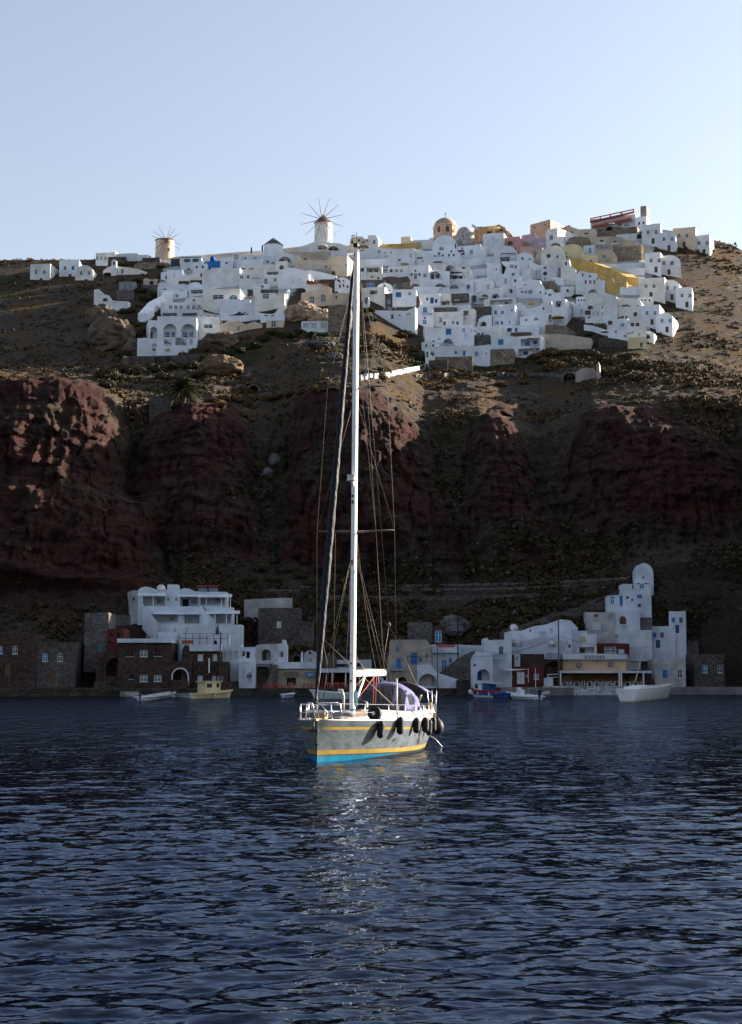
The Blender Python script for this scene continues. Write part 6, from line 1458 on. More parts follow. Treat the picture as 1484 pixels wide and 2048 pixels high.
# ------------------------------------------------------------------ small houses that close the gaps between the listed ones
def infill():
    rg = random.Random(21); tx = [300, 330, 400, 470, 560, 600, 640, 700, 735, 790, 845, 850, 930, 1080, 1095, 1190, 1230, 1300, 1302]; ty = [600, 640, 645, 635, 600, 575, 560, 560, 575, 625, 635, 712, 705, 690, 640, 640, 672, 690, 0]
    named = []
    for o in bpy.data.objects:
        if o.parent is None and o.get('group') == 'houses of the hilltop village' and len(o['label'].split()) <= 8:
            X, Y, Z = o.location; t = (Z - CAMH) / Y; named.append((CX + FPX * X / (Y * CP + (Z - CAMH) * SP), CY - FPX * (t * CP - SP) / (CP + t * SP), o['label']))
    feats = ['one dark window', 'two dark windows', 'a blue door', 'a brown door and a window', 'a round vault and a dark door', 'a teal window', 'three tiny windows', 'an arched opening', 'a grey door', 'a blue window']
    seen = set(); n = 0; py = 708.0; Vw('P')
    while py > 478:
        bpy.context.view_layer.update(); dg = bpy.context.evaluated_depsgraph_get(); px = 322 + rg.uniform(0, 14); spots = []
        while px < 1296:
            if py < np.interp(px, tx, ty) - 4:
                ok, loc, nor, idx, ob, mt = SC.ray_cast(dg, CAM + ray(px, py) * 250, ray(px, py).normalized())
                ok2, loc2, n2, i2, ob2, m2 = SC.ray_cast(dg, CAM + ray(px + 5, py - 5) * 250, ray(px + 5, py - 5).normalized())
                if ok and ok2 and ob.name == 'hillside_terrain' and ob2.name == 'hillside_terrain' and loc.y > 395: spots.append(px)
            px += rg.uniform(11, 17)
        for px in spots:
            w, h = rg.uniform(20, 34), rg.uniform(13, 21)
            if n >= 110 or py - h < np.interp(px, tc[:, 0], tc[:, 6]) + 9: continue
            w, h = w, h; f = rg.randrange(10); x0, x1, yb, yt = px - w/2, px + w/2, py + 5, py - h
            ops = [[('w', px, py-h*.45, 4.5, 6, 'k')], [('w', px-w*.22, py-h*.5, 4, 5.5, 'k'), ('w', px+w*.2, py-h*.5, 4, 5.5, 'k')], [('d', px, py-h*.3, 5, 11, 'b')], [('d', px-w*.2, py-h*.3, 5, 11, 'n'), ('w', px+w*.2, py-h*.45, 4, 5, 'k')], [('d', px, py-h*.25, 5.5, 10, 'k')], [('w', px+2, py-h*.5, 6, 7, 't')],
                   [('w', px+k*w*.27, py-h*.55, 3, 4, 'k') for k in (-1, 0, 1)], [('a', px, py-h*.35, 9, 9, 'n')], [('d', px+w*.15, py-h*.3, 5, 11, 'l')], [('w', px-3, py-h*.5, 6, 8, 'b')]][f]
            near = sorted(named, key=lambda q: (q[0]-px)**2 + (q[1]-py)**2)
            for nx, ny, lb in near:
                dx, dy = px - nx, py - ny; rel = ('right of' if dx > 0 else 'left of') if abs(dx) > abs(dy) else ('below' if dy > 0 else 'above')
                L_ = f'tiny white house with {feats[f]} {rel} the {lb}'
                if L_ not in seen and len(L_.split()) <= 16: break
            if L_ in seen or len(L_.split()) > 16: continue
            seen.add(L_); H(L_, x0, x1, yt, yb, ops, m='w' if rg.random() < .8 else 'w2', roof='vault' if f in (4,) or rg.random() < .18 else 'flat', d=6, rise=6); n += 1
        py -= rg.uniform(8, 11)
infill()
# ------------------------------------------------------------------ the harbour
def YQ(px): return float(np.interp(px, tc[:, 0], tc[:, 1]))
GL = 'houses along the harbour'
Vw('L1')
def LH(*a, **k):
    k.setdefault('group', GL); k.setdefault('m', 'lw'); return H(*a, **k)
# the white guest house: three storeys stepping down the slope, one thing
def awning(parent, x0, x1, y0, y1, Y, out, m, name='awning'):
    a, b = at(zx(x0), zy(y0), Y) - parent.location, at(zx(x1), zy(y0), Y) - parent.location; h = (y1 - y0) / 4.947 / pxm(Y)
    q = MB(); q.add([(a.x, a.y, a.z), (b.x, b.y, b.z), (b.x + .15, b.y - out, b.z - h), (a.x - .15, a.y - out, a.z - h), (a.x, a.y, a.z + .06), (b.x, b.y, b.z + .06), (b.x + .15, b.y - out, b.z - h + .06), (a.x - .15, a.y - out, a.z - h + .06)], [(0,1,2,3),(4,7,6,5),(0,4,5,1),(1,5,6,2),(2,6,7,3),(3,7,4,0)])
    return q.build(name, m, parent)
YH = 284
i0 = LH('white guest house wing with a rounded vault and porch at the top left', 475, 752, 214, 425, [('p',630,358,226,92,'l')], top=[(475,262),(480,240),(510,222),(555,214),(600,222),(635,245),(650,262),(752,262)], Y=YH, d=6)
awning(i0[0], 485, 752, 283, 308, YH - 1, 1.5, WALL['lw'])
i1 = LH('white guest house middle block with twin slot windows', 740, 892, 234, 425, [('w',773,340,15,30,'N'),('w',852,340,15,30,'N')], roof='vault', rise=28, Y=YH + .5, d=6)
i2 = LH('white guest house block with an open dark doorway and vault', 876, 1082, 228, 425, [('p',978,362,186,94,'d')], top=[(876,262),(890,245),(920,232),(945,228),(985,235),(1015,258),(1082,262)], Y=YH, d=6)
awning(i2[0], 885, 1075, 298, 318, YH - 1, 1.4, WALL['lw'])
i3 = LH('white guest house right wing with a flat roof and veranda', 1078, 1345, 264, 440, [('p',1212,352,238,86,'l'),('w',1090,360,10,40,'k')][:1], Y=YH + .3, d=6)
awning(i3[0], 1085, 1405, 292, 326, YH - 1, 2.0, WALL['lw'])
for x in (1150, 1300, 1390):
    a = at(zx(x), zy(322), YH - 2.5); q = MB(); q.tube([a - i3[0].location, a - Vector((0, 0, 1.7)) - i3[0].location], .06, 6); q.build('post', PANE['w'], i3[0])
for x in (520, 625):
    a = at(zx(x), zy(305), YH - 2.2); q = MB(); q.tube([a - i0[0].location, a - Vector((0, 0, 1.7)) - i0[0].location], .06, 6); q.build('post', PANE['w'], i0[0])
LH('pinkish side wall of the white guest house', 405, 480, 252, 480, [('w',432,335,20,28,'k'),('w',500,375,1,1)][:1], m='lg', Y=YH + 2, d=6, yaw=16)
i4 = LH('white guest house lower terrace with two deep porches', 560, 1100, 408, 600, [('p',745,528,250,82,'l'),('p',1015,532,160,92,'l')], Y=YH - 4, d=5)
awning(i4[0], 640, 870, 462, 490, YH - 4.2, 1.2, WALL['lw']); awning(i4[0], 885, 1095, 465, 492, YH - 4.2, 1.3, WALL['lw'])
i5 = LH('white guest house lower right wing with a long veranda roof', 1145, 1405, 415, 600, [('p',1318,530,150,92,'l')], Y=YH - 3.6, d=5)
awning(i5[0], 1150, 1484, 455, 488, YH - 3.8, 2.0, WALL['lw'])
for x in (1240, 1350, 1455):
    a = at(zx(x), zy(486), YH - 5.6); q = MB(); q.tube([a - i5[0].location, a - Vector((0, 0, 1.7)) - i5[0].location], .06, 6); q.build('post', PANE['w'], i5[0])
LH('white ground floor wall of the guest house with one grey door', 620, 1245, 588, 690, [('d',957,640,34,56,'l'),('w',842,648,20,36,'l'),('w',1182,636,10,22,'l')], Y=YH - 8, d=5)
LH('white lower right parapet of the guest house', 1275, 1500, 590, 700, [('w',1390,1,1,1)][:0], Y=YH - 8, d=5)
def stairs(label, x0, y0, x1, y1, w, Y0, Y1, m='lw'):
    a, b = at(zx(x0), zy(y0), Y0), at(zx(x1), zy(y1), Y1); t = thing('stairs', label, 'stairs', b, 0, 'outside stairs'); n = 14; q = MB()
    for k in range(n):
        p = a.lerp(b, k / n) - b; r = a.lerp(b, (k+1) / n) - b
        q.box((min(p.x, r.x), p.y - .02*k, r.z - 3.5), (max(p.x, r.x), p.y + 1.4, p.z - .002*k))
    q.build('steps', WALL['lg'], t)
    q = MB(); d = .22
    q.add([a - b + Vector((0,-.25,.75)), Vector((0,-.25,.75)), Vector((0,-.25,-3)), a - b + Vector((0,-.25,-3.5)), a - b + Vector((0,-.03,.75)), Vector((0,-.03,.75)), Vector((0,-.03,-3)), a - b + Vector((0,-.03,-3.5))], [(0,1,2,3),(4,7,6,5),(0,4,5,1),(1,5,6,2),(2,6,7,3),(3,7,4,0)]); q.build('parapet', WALL[m], t)
stairs('white outside stairs on the left of the guest house', 522, 425, 690, 640, 40, YH - 4.6, YH - 8.6); stairs('white outside stairs in the middle of the guest house', 1085, 440, 1240, 600, 40, YH - 4.6, YH - 8.6)
def solar(x0, x1, y0, y1, Y, label):
    o = at(zx((x0+x1)/2), zy(y1), Y); t = thing('solar_heater', label, 'solar panel', o, 0, 'solar heaters on the guest house roof'); a = at(zx(x0), zy(y1), Y) - o; b = at(zx(x1), zy(y1), Y) - o; h = (y1-y0)/4.947/pxm(Y)
    q = MB(); q.add([a, b, b + Vector((-.3, 1, h)), a + Vector((-.3, 1, h)), a + Vector((0,.1,-.06)), b + Vector((0,.1,-.06)), b + Vector((-.3,1.1,h-.06)), a + Vector((-.3,1.1,h-.06))], [(0,1,2,3),(4,7,6,5),(0,4,5,1),(1,5,6,2),(2,6,7,3),(3,7,4,0)]); q.build('panel', PANE['g'], t)
    q = MB(); q.tube([a + Vector((-.3,1.1,h+.25)), b + Vector((-.3,1.1,h+.25))], .22, 10); q.build('tank', PANE['r'], t)
solar(1075, 1165, 222, 262, YH + 2, 'left solar water heater on the guest house roof'); solar(1180, 1270, 222, 262, YH + 2, 'right solar water heater on the guest house roof')
def dish(x, y, Y, r, label):
    o = at(zx(x), zy(y), Y); t = thing('satellite_dish', label, 'satellite dish', o - Vector((0,0,.9)), 0, 'satellite dishes'); q = MB(); q.lathe([(.02, 0), (r*.6, .06), (r, .2)], 16); ob = q.build('dish', PANE['w'], t, smooth=True, fix=False); ob.location = (0, 0, .9); ob.rotation_euler = (R(70), 0, R(15)); ob.modifiers.new('thick', 'SOLIDIFY').thickness = .02
    q = MB(); q.tube([(0,.1,-.5),(0,.1,.9)], .04, 6); q.build('mount', PANE['k'], t)
dish(703, 238, YH + 1, .8, 'white satellite dish on the guest house roof')
LH('small white roof hut on the guest house', 765, 868, 192, 230, m='lw', Y=YH + 4, d=3, sink=3)
LH('white lower garden wall between the stone houses', 672, 885, 665, 850, [('w',835,803,14,16,'l'),('w',770,690,1,1)][:1], Y=271, d=4)
def fence_posts(x0, x1, y0, y1, Y, n, label):
    o = at(zx(x0), zy(y1), Y); t = thing('fence', label, 'fence', o); a = at(zx(x0), zy(y0), Y) - o; b = at(zx(x1), zy(y0), Y) - o; h = (y1-y0)/4.947/pxm(Y)
    for k in range(n): x = a.x + (b.x-a.x)*k/(n-1); q = MB(); q.tube([(x,0,-.4),(x,0,h)], .06, 5); q.build('post', PANE['k'], t)
    for z in (h, h*.55): q = MB(); q.tube([(a.x,0,z),(b.x,0,z)], .025, 4); q.build('wire', PANE['k'], t)
fence_posts(880, 1365, 678, 785, 267, 8, 'fence of dark posts and wires below the guest house')
LH('white terrace wall behind the post fence', 885, 1375, 690, 800, [('a',1240,765,36,38,'d'),('w',965,762,116,36,'o')], Y=268.5, d=3)
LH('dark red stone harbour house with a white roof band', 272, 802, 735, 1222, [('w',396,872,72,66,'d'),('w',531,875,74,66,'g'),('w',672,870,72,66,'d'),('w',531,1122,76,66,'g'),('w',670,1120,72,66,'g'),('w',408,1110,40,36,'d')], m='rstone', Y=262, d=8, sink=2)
t_ = bpy.data.objects[[o.name for o in bpy.data.objects if o.get('label') == 'dark red stone harbour house with a white roof band'][0]]
def band(root, x0, x1, y0, y1, Y, m, name='roof_band', out=.12, dp=8.2):
    a, b = at(zx(x0), zy(y1), Y) - root.location, at(zx(x1), zy(y0), Y) - root.location
    q = MB(); q.box((a.x, a.y - out, a.z), (b.x, a.y + dp, b.z)); return q.build(name, m, root)
band(t_, 270, 805, 728, 768, 261.2, WALL['lw'])
i_ = LH('dark stone link house with a white-rimmed arch', 795, 1005, 950, 1222, [('a',892,1110,160,170,'d')], m='rstone', Y=262.4, d=6, sink=2)
def arch_rim(root, x, y, w, h, Y, m, th=.14):
    c = at(zx(x), zy(y), Y) - root.location; k = 1/4.947/pxm(Y); W_, H_ = w*k/2, h*k; q = MB()
    pts = [(-W_, -H_/2), (-W_, H_/2 - W_)] + [(-W_*math.cos(t), H_/2 - W_ + W_*math.sin(t)) for t in np.linspace(.2, math.pi-.2, 10)] + [(W_, H_/2 - W_), (W_, -H_/2 )]
    q.tube([(c.x + a, c.y, c.z + b) for a, b in pts], th, 6); return q.build('arch_rim', m, root, smooth=True)
arch_rim(i_[0], 892, 1110, 160, 172, 261.2, WALL['lw'])
LH('low dark stone wall in front of the white-rimmed arch', 800, 965, 1138, 1222, m='rstone', Y=260.4, d=.5, sink=1.5, cat='stone wall', name='stone_wall')
i_ = LH('dark red vaulted harbour house with five pale shutters', 905, 1290, 850, 1222, [('w',1092,914,50,64,'l'),('w',1236,913,44,64,'l'),('w',1090,1127,50,64,'l'),('w',1226,1125,40,60,'l'),('A',1303-30,1118,40,56,'l')], m='rstone', Y=263, d=9, sink=2, top=[(905,960),(912,850),(925,815),(945,792),(985,850),(1290,850)])
band(i_[0], 985, 1290, 788, 852, 262.2, WALL['lw'])
q = MB(); a = at(zx(1180), zy(1068), 262.6) - i_[0].location; b = at(zx(1180), zy(922), 262.6) - i_[0].location; q.box((a.x-.11, a.y-.35, a.z), (a.x+.11, a.y-.12, b.z)); q.build('vertical_sign', PANE['w'], i_[0])
LH('dark red lower annex beside the vaulted harbour house', 1284, 1358, 958, 1222, [('A',1304,1116,40,56,'g')], m='rstone', Y=262, d=5, sink=2)
LH('dark red low quay wall below the annex', 1262, 1450, 1158, 1225, m='rstone', Y=259.8, d=1, sink=2, cat='stone wall', name='stone_wall')
LH('faded pink-red house at the left edge', 165, 330, 630, 880, [('w',195,765,34,26,'d'),('A',458-250,690,26,40,'d'),('A',540-260,690,26,40,'d')], m='red', Y=268, d=6)
LH('red terrace parapet over a dark cave at the left edge', 55, 325, 865, 1230, [('a',250,1010,180,180,'d')], m='rstone', Y=263.5, d=6, sink=2)
LH('grey rubble house with a dark green door at the left edge', -60, 178, 470, 880, [('d',98,815,44,100,'t')], m='gstone', Y=269, d=8)
W('pale stone steps slope left of the guest house', [(178,600),(300,600),(400,590)], 1.8, 'gstone', thick=3, name='stone_wall', cat='stone wall')
W('red-brown garden wall below the guest house slope', [(180,720),(400,715),(610,700),(670,720)], 1.6, 'rstone', name='stone_wall', cat='stone wall')
W('dark rock terrace at the foot of the left stone houses', [(60,1225),(200,1222),(280,1222)], 1.2, 'quay', name='stone_wall', cat='stone wall', fwd=.5)
# concrete slip, quay
q = MB(); a, b, c, d = at(zx(200), zy(1225), 260), at(zx(420), zy(1218), 260), at(zx(570), zy(1312), 246), at(zx(470), zy(1318), 246)
q.add([a, b, c, d, a - Vector((0,0,2)), b - Vector((0,0,2)), c - Vector((0,0,2)), d - Vector((0,0,2))], [(0,1,2,3),(4,7,6,5),(0,4,5,1),(1,5,6,2),(2,6,7,3),(3,7,4,0)])
tag(q.build('boat_slip', WALL['concrete']), 'pale concrete boat slip sloping into the water at the left', 'boat slip')
def quay(px0, px1, off, top, m, label):
    n = 24; q = MB(); P = []
    for k in range(n + 1):
        px = px0 + (px1 - px0) * k / n; Y = YQ(px) - off; X = (px - CX) / FPX * Y; P.append((X, Y))
    for X, Y in P: q.v += [(X, Y, -3), (X, Y, top), (X, Y + off + 14, top), (X, Y + off + 14, -3)]
    for k in range(n):
        for c in range(4): q.f.append((k*4+c, k*4+(c+1)%4, (k+1)*4+(c+1)%4, (k+1)*4+c)); q.mi.append(0)
    q.f += [(0,1,2,3), (n*4+3, n*4+2, n*4+1, n*4)]; q.mi += [0, 0]
    return tag(q.build('quay', m), label, kind='structure')
quay(-200, 1000, 1.5, 1.22, WALL['quay'], 'dark stone quay along the harbour'); quay(1000, 1700, 1.5, 1.28, WALL['concrete'], 'concrete quay at the right of the harbour')

Vw('L2')
LH('white ruined house with three narrow doors', -10, 205, 690, 870, [('d',45,790,24,66,'l'),('d',100,788,34,70,'l'),('d',158,790,36,76,'l')], Y=266, d=6, m='w2' if False else 'lw')
LH('cracked white house with two brown openings', 185, 350, 715, 870, [('d',235,778,26,52,'n'),('w',278,790,36,64,'d'),('w',215,800,14,30,'l')], Y=266.6, d=6)
LH('white wall with a big dark arch above a balcony', 335, 580, 690, 880, [('a',456,790,92,110,'n'),('w',346,790,16,40,'n'),('d',548,790,46,80,'l')], Y=267, d=6, m='lg', top=[(335,720),(370,690),(420,685),(580,680)])
LH('peeling white hut with a chimney stub and brown door', 570, 660, 675, 850, [('d',612,785,26,52,'n'),('w',585,780,10,46,'l')], Y=266.4, d=5, m='lw', top=[(570,680),(612,678),(615,640),(640,640),(645,680),(660,690)])
LH('tall white front with a grey double door by the quay', 185, 348, 855, 1100, [('d',235,992,38,116,'l'),('w',322,955,10,50,'l')], Y=263, d=5)
rail(190, 345, 832, 262.6, 'white balcony railing over the grey double door', PANE['w'], .9, 14)
LH('dark open boathouse under the wooden balcony', 340, 505, 880, 1100, [('a',420,990,130,190,'n')], m='gstone', Y=264.5, d=6)
rail(345, 492, 845, 263.8, 'pale balcony railing with lattice over the boathouse', PANE['l'], .95, 7)
t = thing('stairs', 'dark stone stairs beside the cream taverna', 'stairs', at(zx(470), zy(1095), 263), 0, 'outside stairs'); q = MB()
for k in range(10): q.box((-.4 - .0*k + .16*k, .05*k, -1), (.6 + .1*k, .05*k + 1.2, .35*k + .3))
q.build('steps', WALL['gstone'], t)
i_ = LH('grey rubble stone house with a flat roof on the slope', 375, 790, 325, 760, [('w',583,488,44,62,'l'),('d',583,640,62,44,'n'),('w',700,640,20,24,'d')], m='dstone', Y=283, d=9)
W('rubble buttress wall right of the stone house', [(785,735),(840,745),(905,750)], 5.0, 'dstone', thick=2, name='stone_wall', cat='stone wall')
LH('grey plaster parapet behind the stone house roof', 240, 715, 228, 300, m='lg', Y=292, d=1, top=[(240,245),(400,235),(640,225),(715,228)])
i_ = LH('cream taverna building with a white cornice on the quay', 548, 960, 925, 1102, [('d',705,1052,92,72,'d'),('w',888,985,100,54,'w')], m='lcream', Y=265, d=8, sink=2)
band(i_[0], 540, 965, 862, 926, 264.1, WALL['lw'], 'cornice')
awning(i_[0], 638, 775, 962, 992, 264, .9, WALL['brown'])
# the sea mural on the taverna wall: a pale swimming shape on blue
a = at(zx(838), zy(1012), 263.85) - i_[0].location; b = at(zx(938), zy(960), 263.85) - i_[0].location
q = MB(); q.box((a.x, a.y, a.z), (b.x, a.y + .06, b.z)); q.build('wall_painting', mat('mural_blue', (0.10, 0.19, 0.36), .8, .25, 1.8), i_[0])
q = MB(); xm, zm = (a.x+b.x)/2, (a.z+b.z)/2
q.prism([(xm-.2, zm-.25), (xm+.25, zm-.12), (xm+.62, zm+.12), (xm+.35, zm+.14), (xm+.05, zm+.02), (xm-.1, zm+.18), (xm-.42, zm+.12), (xm-.15, zm-.02)], a.y - .02, a.y - .002); q.build('painted_shape', PANE['l'], i_[0])
LH('cream side annex left of the cream taverna', 500, 552, 860, 1102, m='lg', Y=266, d=7, sink=2)
LH('small round-gabled harbour house with a double window', 828, 958, 745, 880, [('w',890,770,24,24,'d'),('w',892,838,50,46,'g'),('w',843,838,28,50,'l')], m='lg', roof='vault', rise=60, Y=272, d=6)
LH('black open store beside the white chimney post', 722, 800, 788, 880, [('a',760,825,64,60,'d')], m='dstone', Y=271, d=4)
LH('slim white chimney post on the taverna roof', 800, 820, 762, 880, Y=268, d=.6, cat='chimney', name='chimney_post')
LH('grey rubble vaulted ruin behind the yacht rigging', 1005, 1155, 785, 960, [('d',1058,860,36,60,'g')], m='dstone', roof='vault', rise=70, Y=274, d=6)
LH('white terrace parapet behind the pergola taverna', 1150, 1500, 838, 960, [('w',1210,895,110,30,'d'),('w',1360,890,70,36,'d')], Y=275, d=4)
Vw('L3')
LH('dark brown vaulted house with a white roof line', -330, 118, 850, 1030, [('d',8,975,40,60,'N'),('w',-180,960,80,50,'d'),('w',-60,965,40,50,'d')], m='rstone', Y=276, d=6, top=[(-330,905),(-200,905),(-150,862),(-60,838),(20,845),(90,890),(118,905)])
Vw('L2')
# open taverna with a long white beam
t = thing('taverna_pergola', 'open-fronted quay taverna under a long white beam', 'taverna', at(zx(1280), zy(1100), 264), 0, None)
o_ = t.location; a, b = at(zx(965), zy(925), 263.2) - o_, at(zx(1660), zy(965), 263.2) - o_
q = MB(); q.box((a.x, -.9, b.z), (b.x, -.55, a.z)); q.build('beam', WALL['lw'], t)
q = MB(); q.box((a.x, -.5, a.z - .25), (b.x, 6, a.z - .05)); q.build('roof', WALL['brown'], t)
q = MB(); q.box((a.x, 6, -1), (b.x, 6.3, a.z - .3)); q.build('back_wall', WALL['red'], t)
for k in range(6): x = a.x + .15 + (b.x - a.x - .3) * k / 5; q = MB(); q.tube([(x, -.7, -.1), (x, -.7, b.z)], .08, 6); q.build('post', PANE['w'], t)
oc = mat('orange_chair', (0.50, 0.095, 0.03), 0.7, 0.08)
def chair_mesh():
    q = MB()
    for sx in (-1, 1):
        for sy in (-1, 1): q.box((sx*.19-.025, sy*.19-.025, 0), (sx*.19+.025, sy*.19+.025, .44 if sy < 0 else .9))
    q.box((-.22, -.22, .44), (.22, .22, .485)); q.box((-.165, .175, .62), (.165, .205, .70)); q.box((-.165, .175, .78), (.165, .205, .88)); return q
def table_mesh():
    q = MB(); q.box((-.42, -.42, .70), (.42, .42, .75))
    for sx in (-1, 1):
        for sy in (-1, 1): q.box((sx*.36-.03, sy*.36-.03, 0), (sx*.36+.03, sy*.36+.03, .70))
    return q
c0 = chair_mesh().build('taverna_chair', oc); t0 = table_mesh().build('taverna_table', mat('blue_table', (0.07, 0.10, 0.22), .7, .1))
used = [False, False]
def seat(i, src, px, Y, rz, label, group, cat, z=1.23, m=None):
    o = src if not used[i] else src.copy()
    if used[i]: COL.objects.link(o)
    used[i] = True
    if m: o.data = o.data.copy(); o.data.materials[0] = m
    X = (px - CX) / FPX * Y; o.location = (X, Y, z); o.rotation_euler = (0, 0, rz); tag(o, label, cat, group); return o
rr = random.Random(4)
spots = [(540, 'beside the dark boathouse stairs'), (560, 'at the left corner of the cream taverna'), (583, 'in front of the cream taverna door'), (613, 'below the blue wall painting'), (628, 'beside the blue wall painting'), (655, 'at the left end of the white beam taverna'), (672, 'left of the yacht mast under the white beam'), (690, 'just left of the yacht mast under the white beam'), (728, 'just right of the yacht mast under the white beam'), (752, 'at the right end under the white beam'), (786, 'by the dark arch of the beige house'), (826, 'right of the dark arch of the beige house')]
for px, where in spots:
    Y = 261.3 + rr.uniform(-.3, .5)
    seat(1, t0, px, Y, rr.uniform(-.2, .2), 'small dark blue table ' + where, 'taverna tables on the quay', 'table')
    for dx, dy, rz in ((-.72, .1, math.pi/2), (.72, .1, -math.pi/2), (-.25, .75, 0), (.25, -.8, math.pi)):
        X = (px - CX) / FPX * Y + dx; y = Y + dy; seat(0, c0, CX + X / y * FPX, y, rz + rr.uniform(-.3, .3), 'orange wooden chair ' + where, 'orange taverna chairs', 'chair')
# two people in blue on the quay by the white double door
def person(px, py_foot, py_head, Y, label, top, leg, turn):
    P0 = at(zx(px), zy(py_foot), Y); h = (at(zx(px), zy(py_head), Y) - P0).length; s = h / 1.72
    J = [((0,0,.95),.15),((0,0,1.15),.145),((0,.01,1.38),.165),((0,0,1.50),.065),((0,-.02,1.62),.105),((0,-.02,1.70),.075),((.09,0,.90),.095),((.10,-.02,.50),.065),((.10,.02,.09),.045),((.10,-.13,.03),.04),((-.09,0,.90),.095),((-.12,.05,.50),.065),((-.12,.08,.09),.045),((-.12,-.06,.03),.04),
         ((.20,0,1.40),.065),((.25,.02,1.12),.045),((.22,-.14,.90),.035),((.215,-.19,.82),.035),((-.20,0,1.40),.065),((-.26,.03,1.12),.045),((-.22,-.10,.88),.035),((-.215,-.15,.80),.035)]
    E = [(0,1),(1,2),(2,3),(3,4),(4,5),(0,6),(6,7),(7,8),(8,9),(0,10),(10,11),(11,12),(12,13),(2,14),(14,15),(15,16),(16,17),(2,18),(18,19),(19,20),(20,21)]
    me = bpy.data.meshes.new('body'); me.from_pydata([tuple(c*s for c in p) for p, r in J], E, []); root = thing('person', label, 'person', P0, turn, None)
    b = link('body', me, root); m = b.modifiers.new('skin', 'SKIN'); m2 = b.modifiers.new('sub', 'SUBSURF'); m2.levels = 2; m2.render_levels = 2
    for k, (p, r) in enumerate(J): me.skin_vertices[0].data[k].radius = (r*s, r*s)
    me.skin_vertices[0].data[0].use_root = True
    mt, N, L = new_mat('clothed_body'); bs = N['Principled BSDF']; g = N.new('ShaderNodeTexCoord'); sx = N.new('ShaderNodeSeparateXYZ'); L.new(g.outputs['Object'], sx.inputs[0]); r_ = N.new('ShaderNodeValToRGB'); r_.color_ramp.interpolation = 'CONSTANT'
    md = N.new('ShaderNodeMath'); md.operation = 'DIVIDE'; md.inputs[1].default_value = 1.8 * s; L.new(sx.outputs['Z'], md.inputs[0]); L.new(md.outputs[0], r_.inputs['Fac']); e = r_.color_ramp.elements
    e[0].position = 0; e[0].color = (.03,.025,.02,1); e[1].position = .05; e[1].color = (*leg, 1); x = e.new(.52); x.color = (*top, 1); x = e.new(.83); x.color = (.32,.19,.13,1)
    L.new(r_.outputs['Color'], bs.inputs['Base Color']); bs.inputs['Roughness'].default_value = .9; me.materials.append(mt)
    q = MB(); q.lathe([(.085*s,-.02*s),(.113*s,.02*s),(.108*s,.09*s),(.06*s,.135*s),(.01,.145*s)], 10, (0, .0, 1.645*s)); q.build('hair', PANE['n'], root, smooth=True)
    return root
person(278, 1075, 972, 259.9, 'person in blue shirt standing on the quay, the left one of two', (.025,.10,.26), (.30,.32,.35), .6); person(300, 1072, 964, 260.5, 'person in blue shirt standing on the quay, the right one of two', (.02,.075,.20), (.26,.28,.31), -.4)

Vw('L3')
i_ = LH('beige three-floor harbour house with blue doors and balcony', 193, 652, 685, 1170, [('d',301,940,52,110,'b'),('d',468,888,68,124,'b'),('w',290,783,28,44,'b'),('w',535,895,32,34,'b'),('w',603,862,12,62,'N'),('a',343,1110,92,60,'d')], m='lbeige', top=[(193,850),(205,845),(213,700),(225,686),(590,684),(610,700),(625,735),(652,740)], Y=266, d=9, sink=2)
def balcony(root, x0, x1, y0, y1, Y, m, label_part='balcony'):
    a, b = at(zx(x0), zy(y1), Y) - root.location, at(zx(x1), zy(y0), Y) - root.location; q = MB()
    q.box((a.x, a.y - 1.0, a.z - .12), (b.x, a.y, a.z)); q.build('balcony_slab', WALL['lw'], root)
    q = MB(); q.box((a.x, a.y - 1.0, b.z - .05), (b.x, a.y - .94, b.z))
    n = 12
    for k in range(n + 1): x = a.x + (b.x - a.x - .05) * k / n; q.box((x, a.y - .99, a.z + .003), (x + .05, a.y - .95, b.z - .053))
    q.build('balcony_railing', m, root)
balcony(i_[0], 230, 352, 958, 1003, 265.5, PANE['b'])
fence([(400,860),(645,858)], 264.8, 'thin dark roof railing of the beige harbour house', PANE['k'], 1.7)
LH('white porch house with a broad arch beside the beige house', 498, 735, 940, 1180, [('a',612,1112,192,128,'N'),('w',705,970,20,26,'b')][:1], top=[(498,955),(640,945),(655,960),(690,1010),(735,1045)], Y=264.6, d=6, sink=2)
i_ = LH('white harbour house with pale blue bands and a blue door', 660, 950, 735, 1060, [('d',785,955,60,110,'b'),('w',852,905,30,50,'b'),('w',782,858,10,18,'k')], top=[(660,765),(690,735),(730,770),(910,765),(912,740),(950,740)], Y=273, d=7)
q = MB(); a, b = at(zx(668), zy(828), 272.5) - i_[0].location, at(zx(948), zy(822), 272.5) - i_[0].location; q.box((a.x, a.y - .5, a.z), (b.x, a.y + .1, b.z)); q.build('painted_band', mat('pale_blue_band', (0.16, 0.33, 0.50), .8, .08), i_[0])
LH('red roof strip behind the pale blue banded house', 720, 912, 735, 800, m='redroof', Y=276, d=1, cat='roof strip', name='roof_strip_wall')
LH('white house corner with a small dark window by the beige house', 625, 700, 735, 1010, [('w',645,805,24,44,'k'),('c',705,975,26,26,'b')][:1], Y=274, d=6)
LH('brown hut with a tall blue door above the harbour', 668, 780, 545, 740, [('d',724,650,68,125,'b')], m='rstone', Y=282, d=4)
LH('white sloping wall above the stone stairs', 940, 1215, 730, 850, top=[(940,735),(1000,742),(1210,745),(1215,760)], Y=280, d=4)
W('broad flight of grey stone stairs between white houses', [(760,1060),(860,990),(980,930),(1100,880),(1215,840)], 1.6, 'gstone', thick=5, name='stone_wall', cat='stone stairs')
LH('grey stone stair front rising to the right', 750, 1110, 800, 1110, m='gstone', top=[(750,1035),(840,960),(930,890),(1040,830),(1110,800)], Y=270, d=5, cat='stone stairs', name='stair_front')
q = MB()
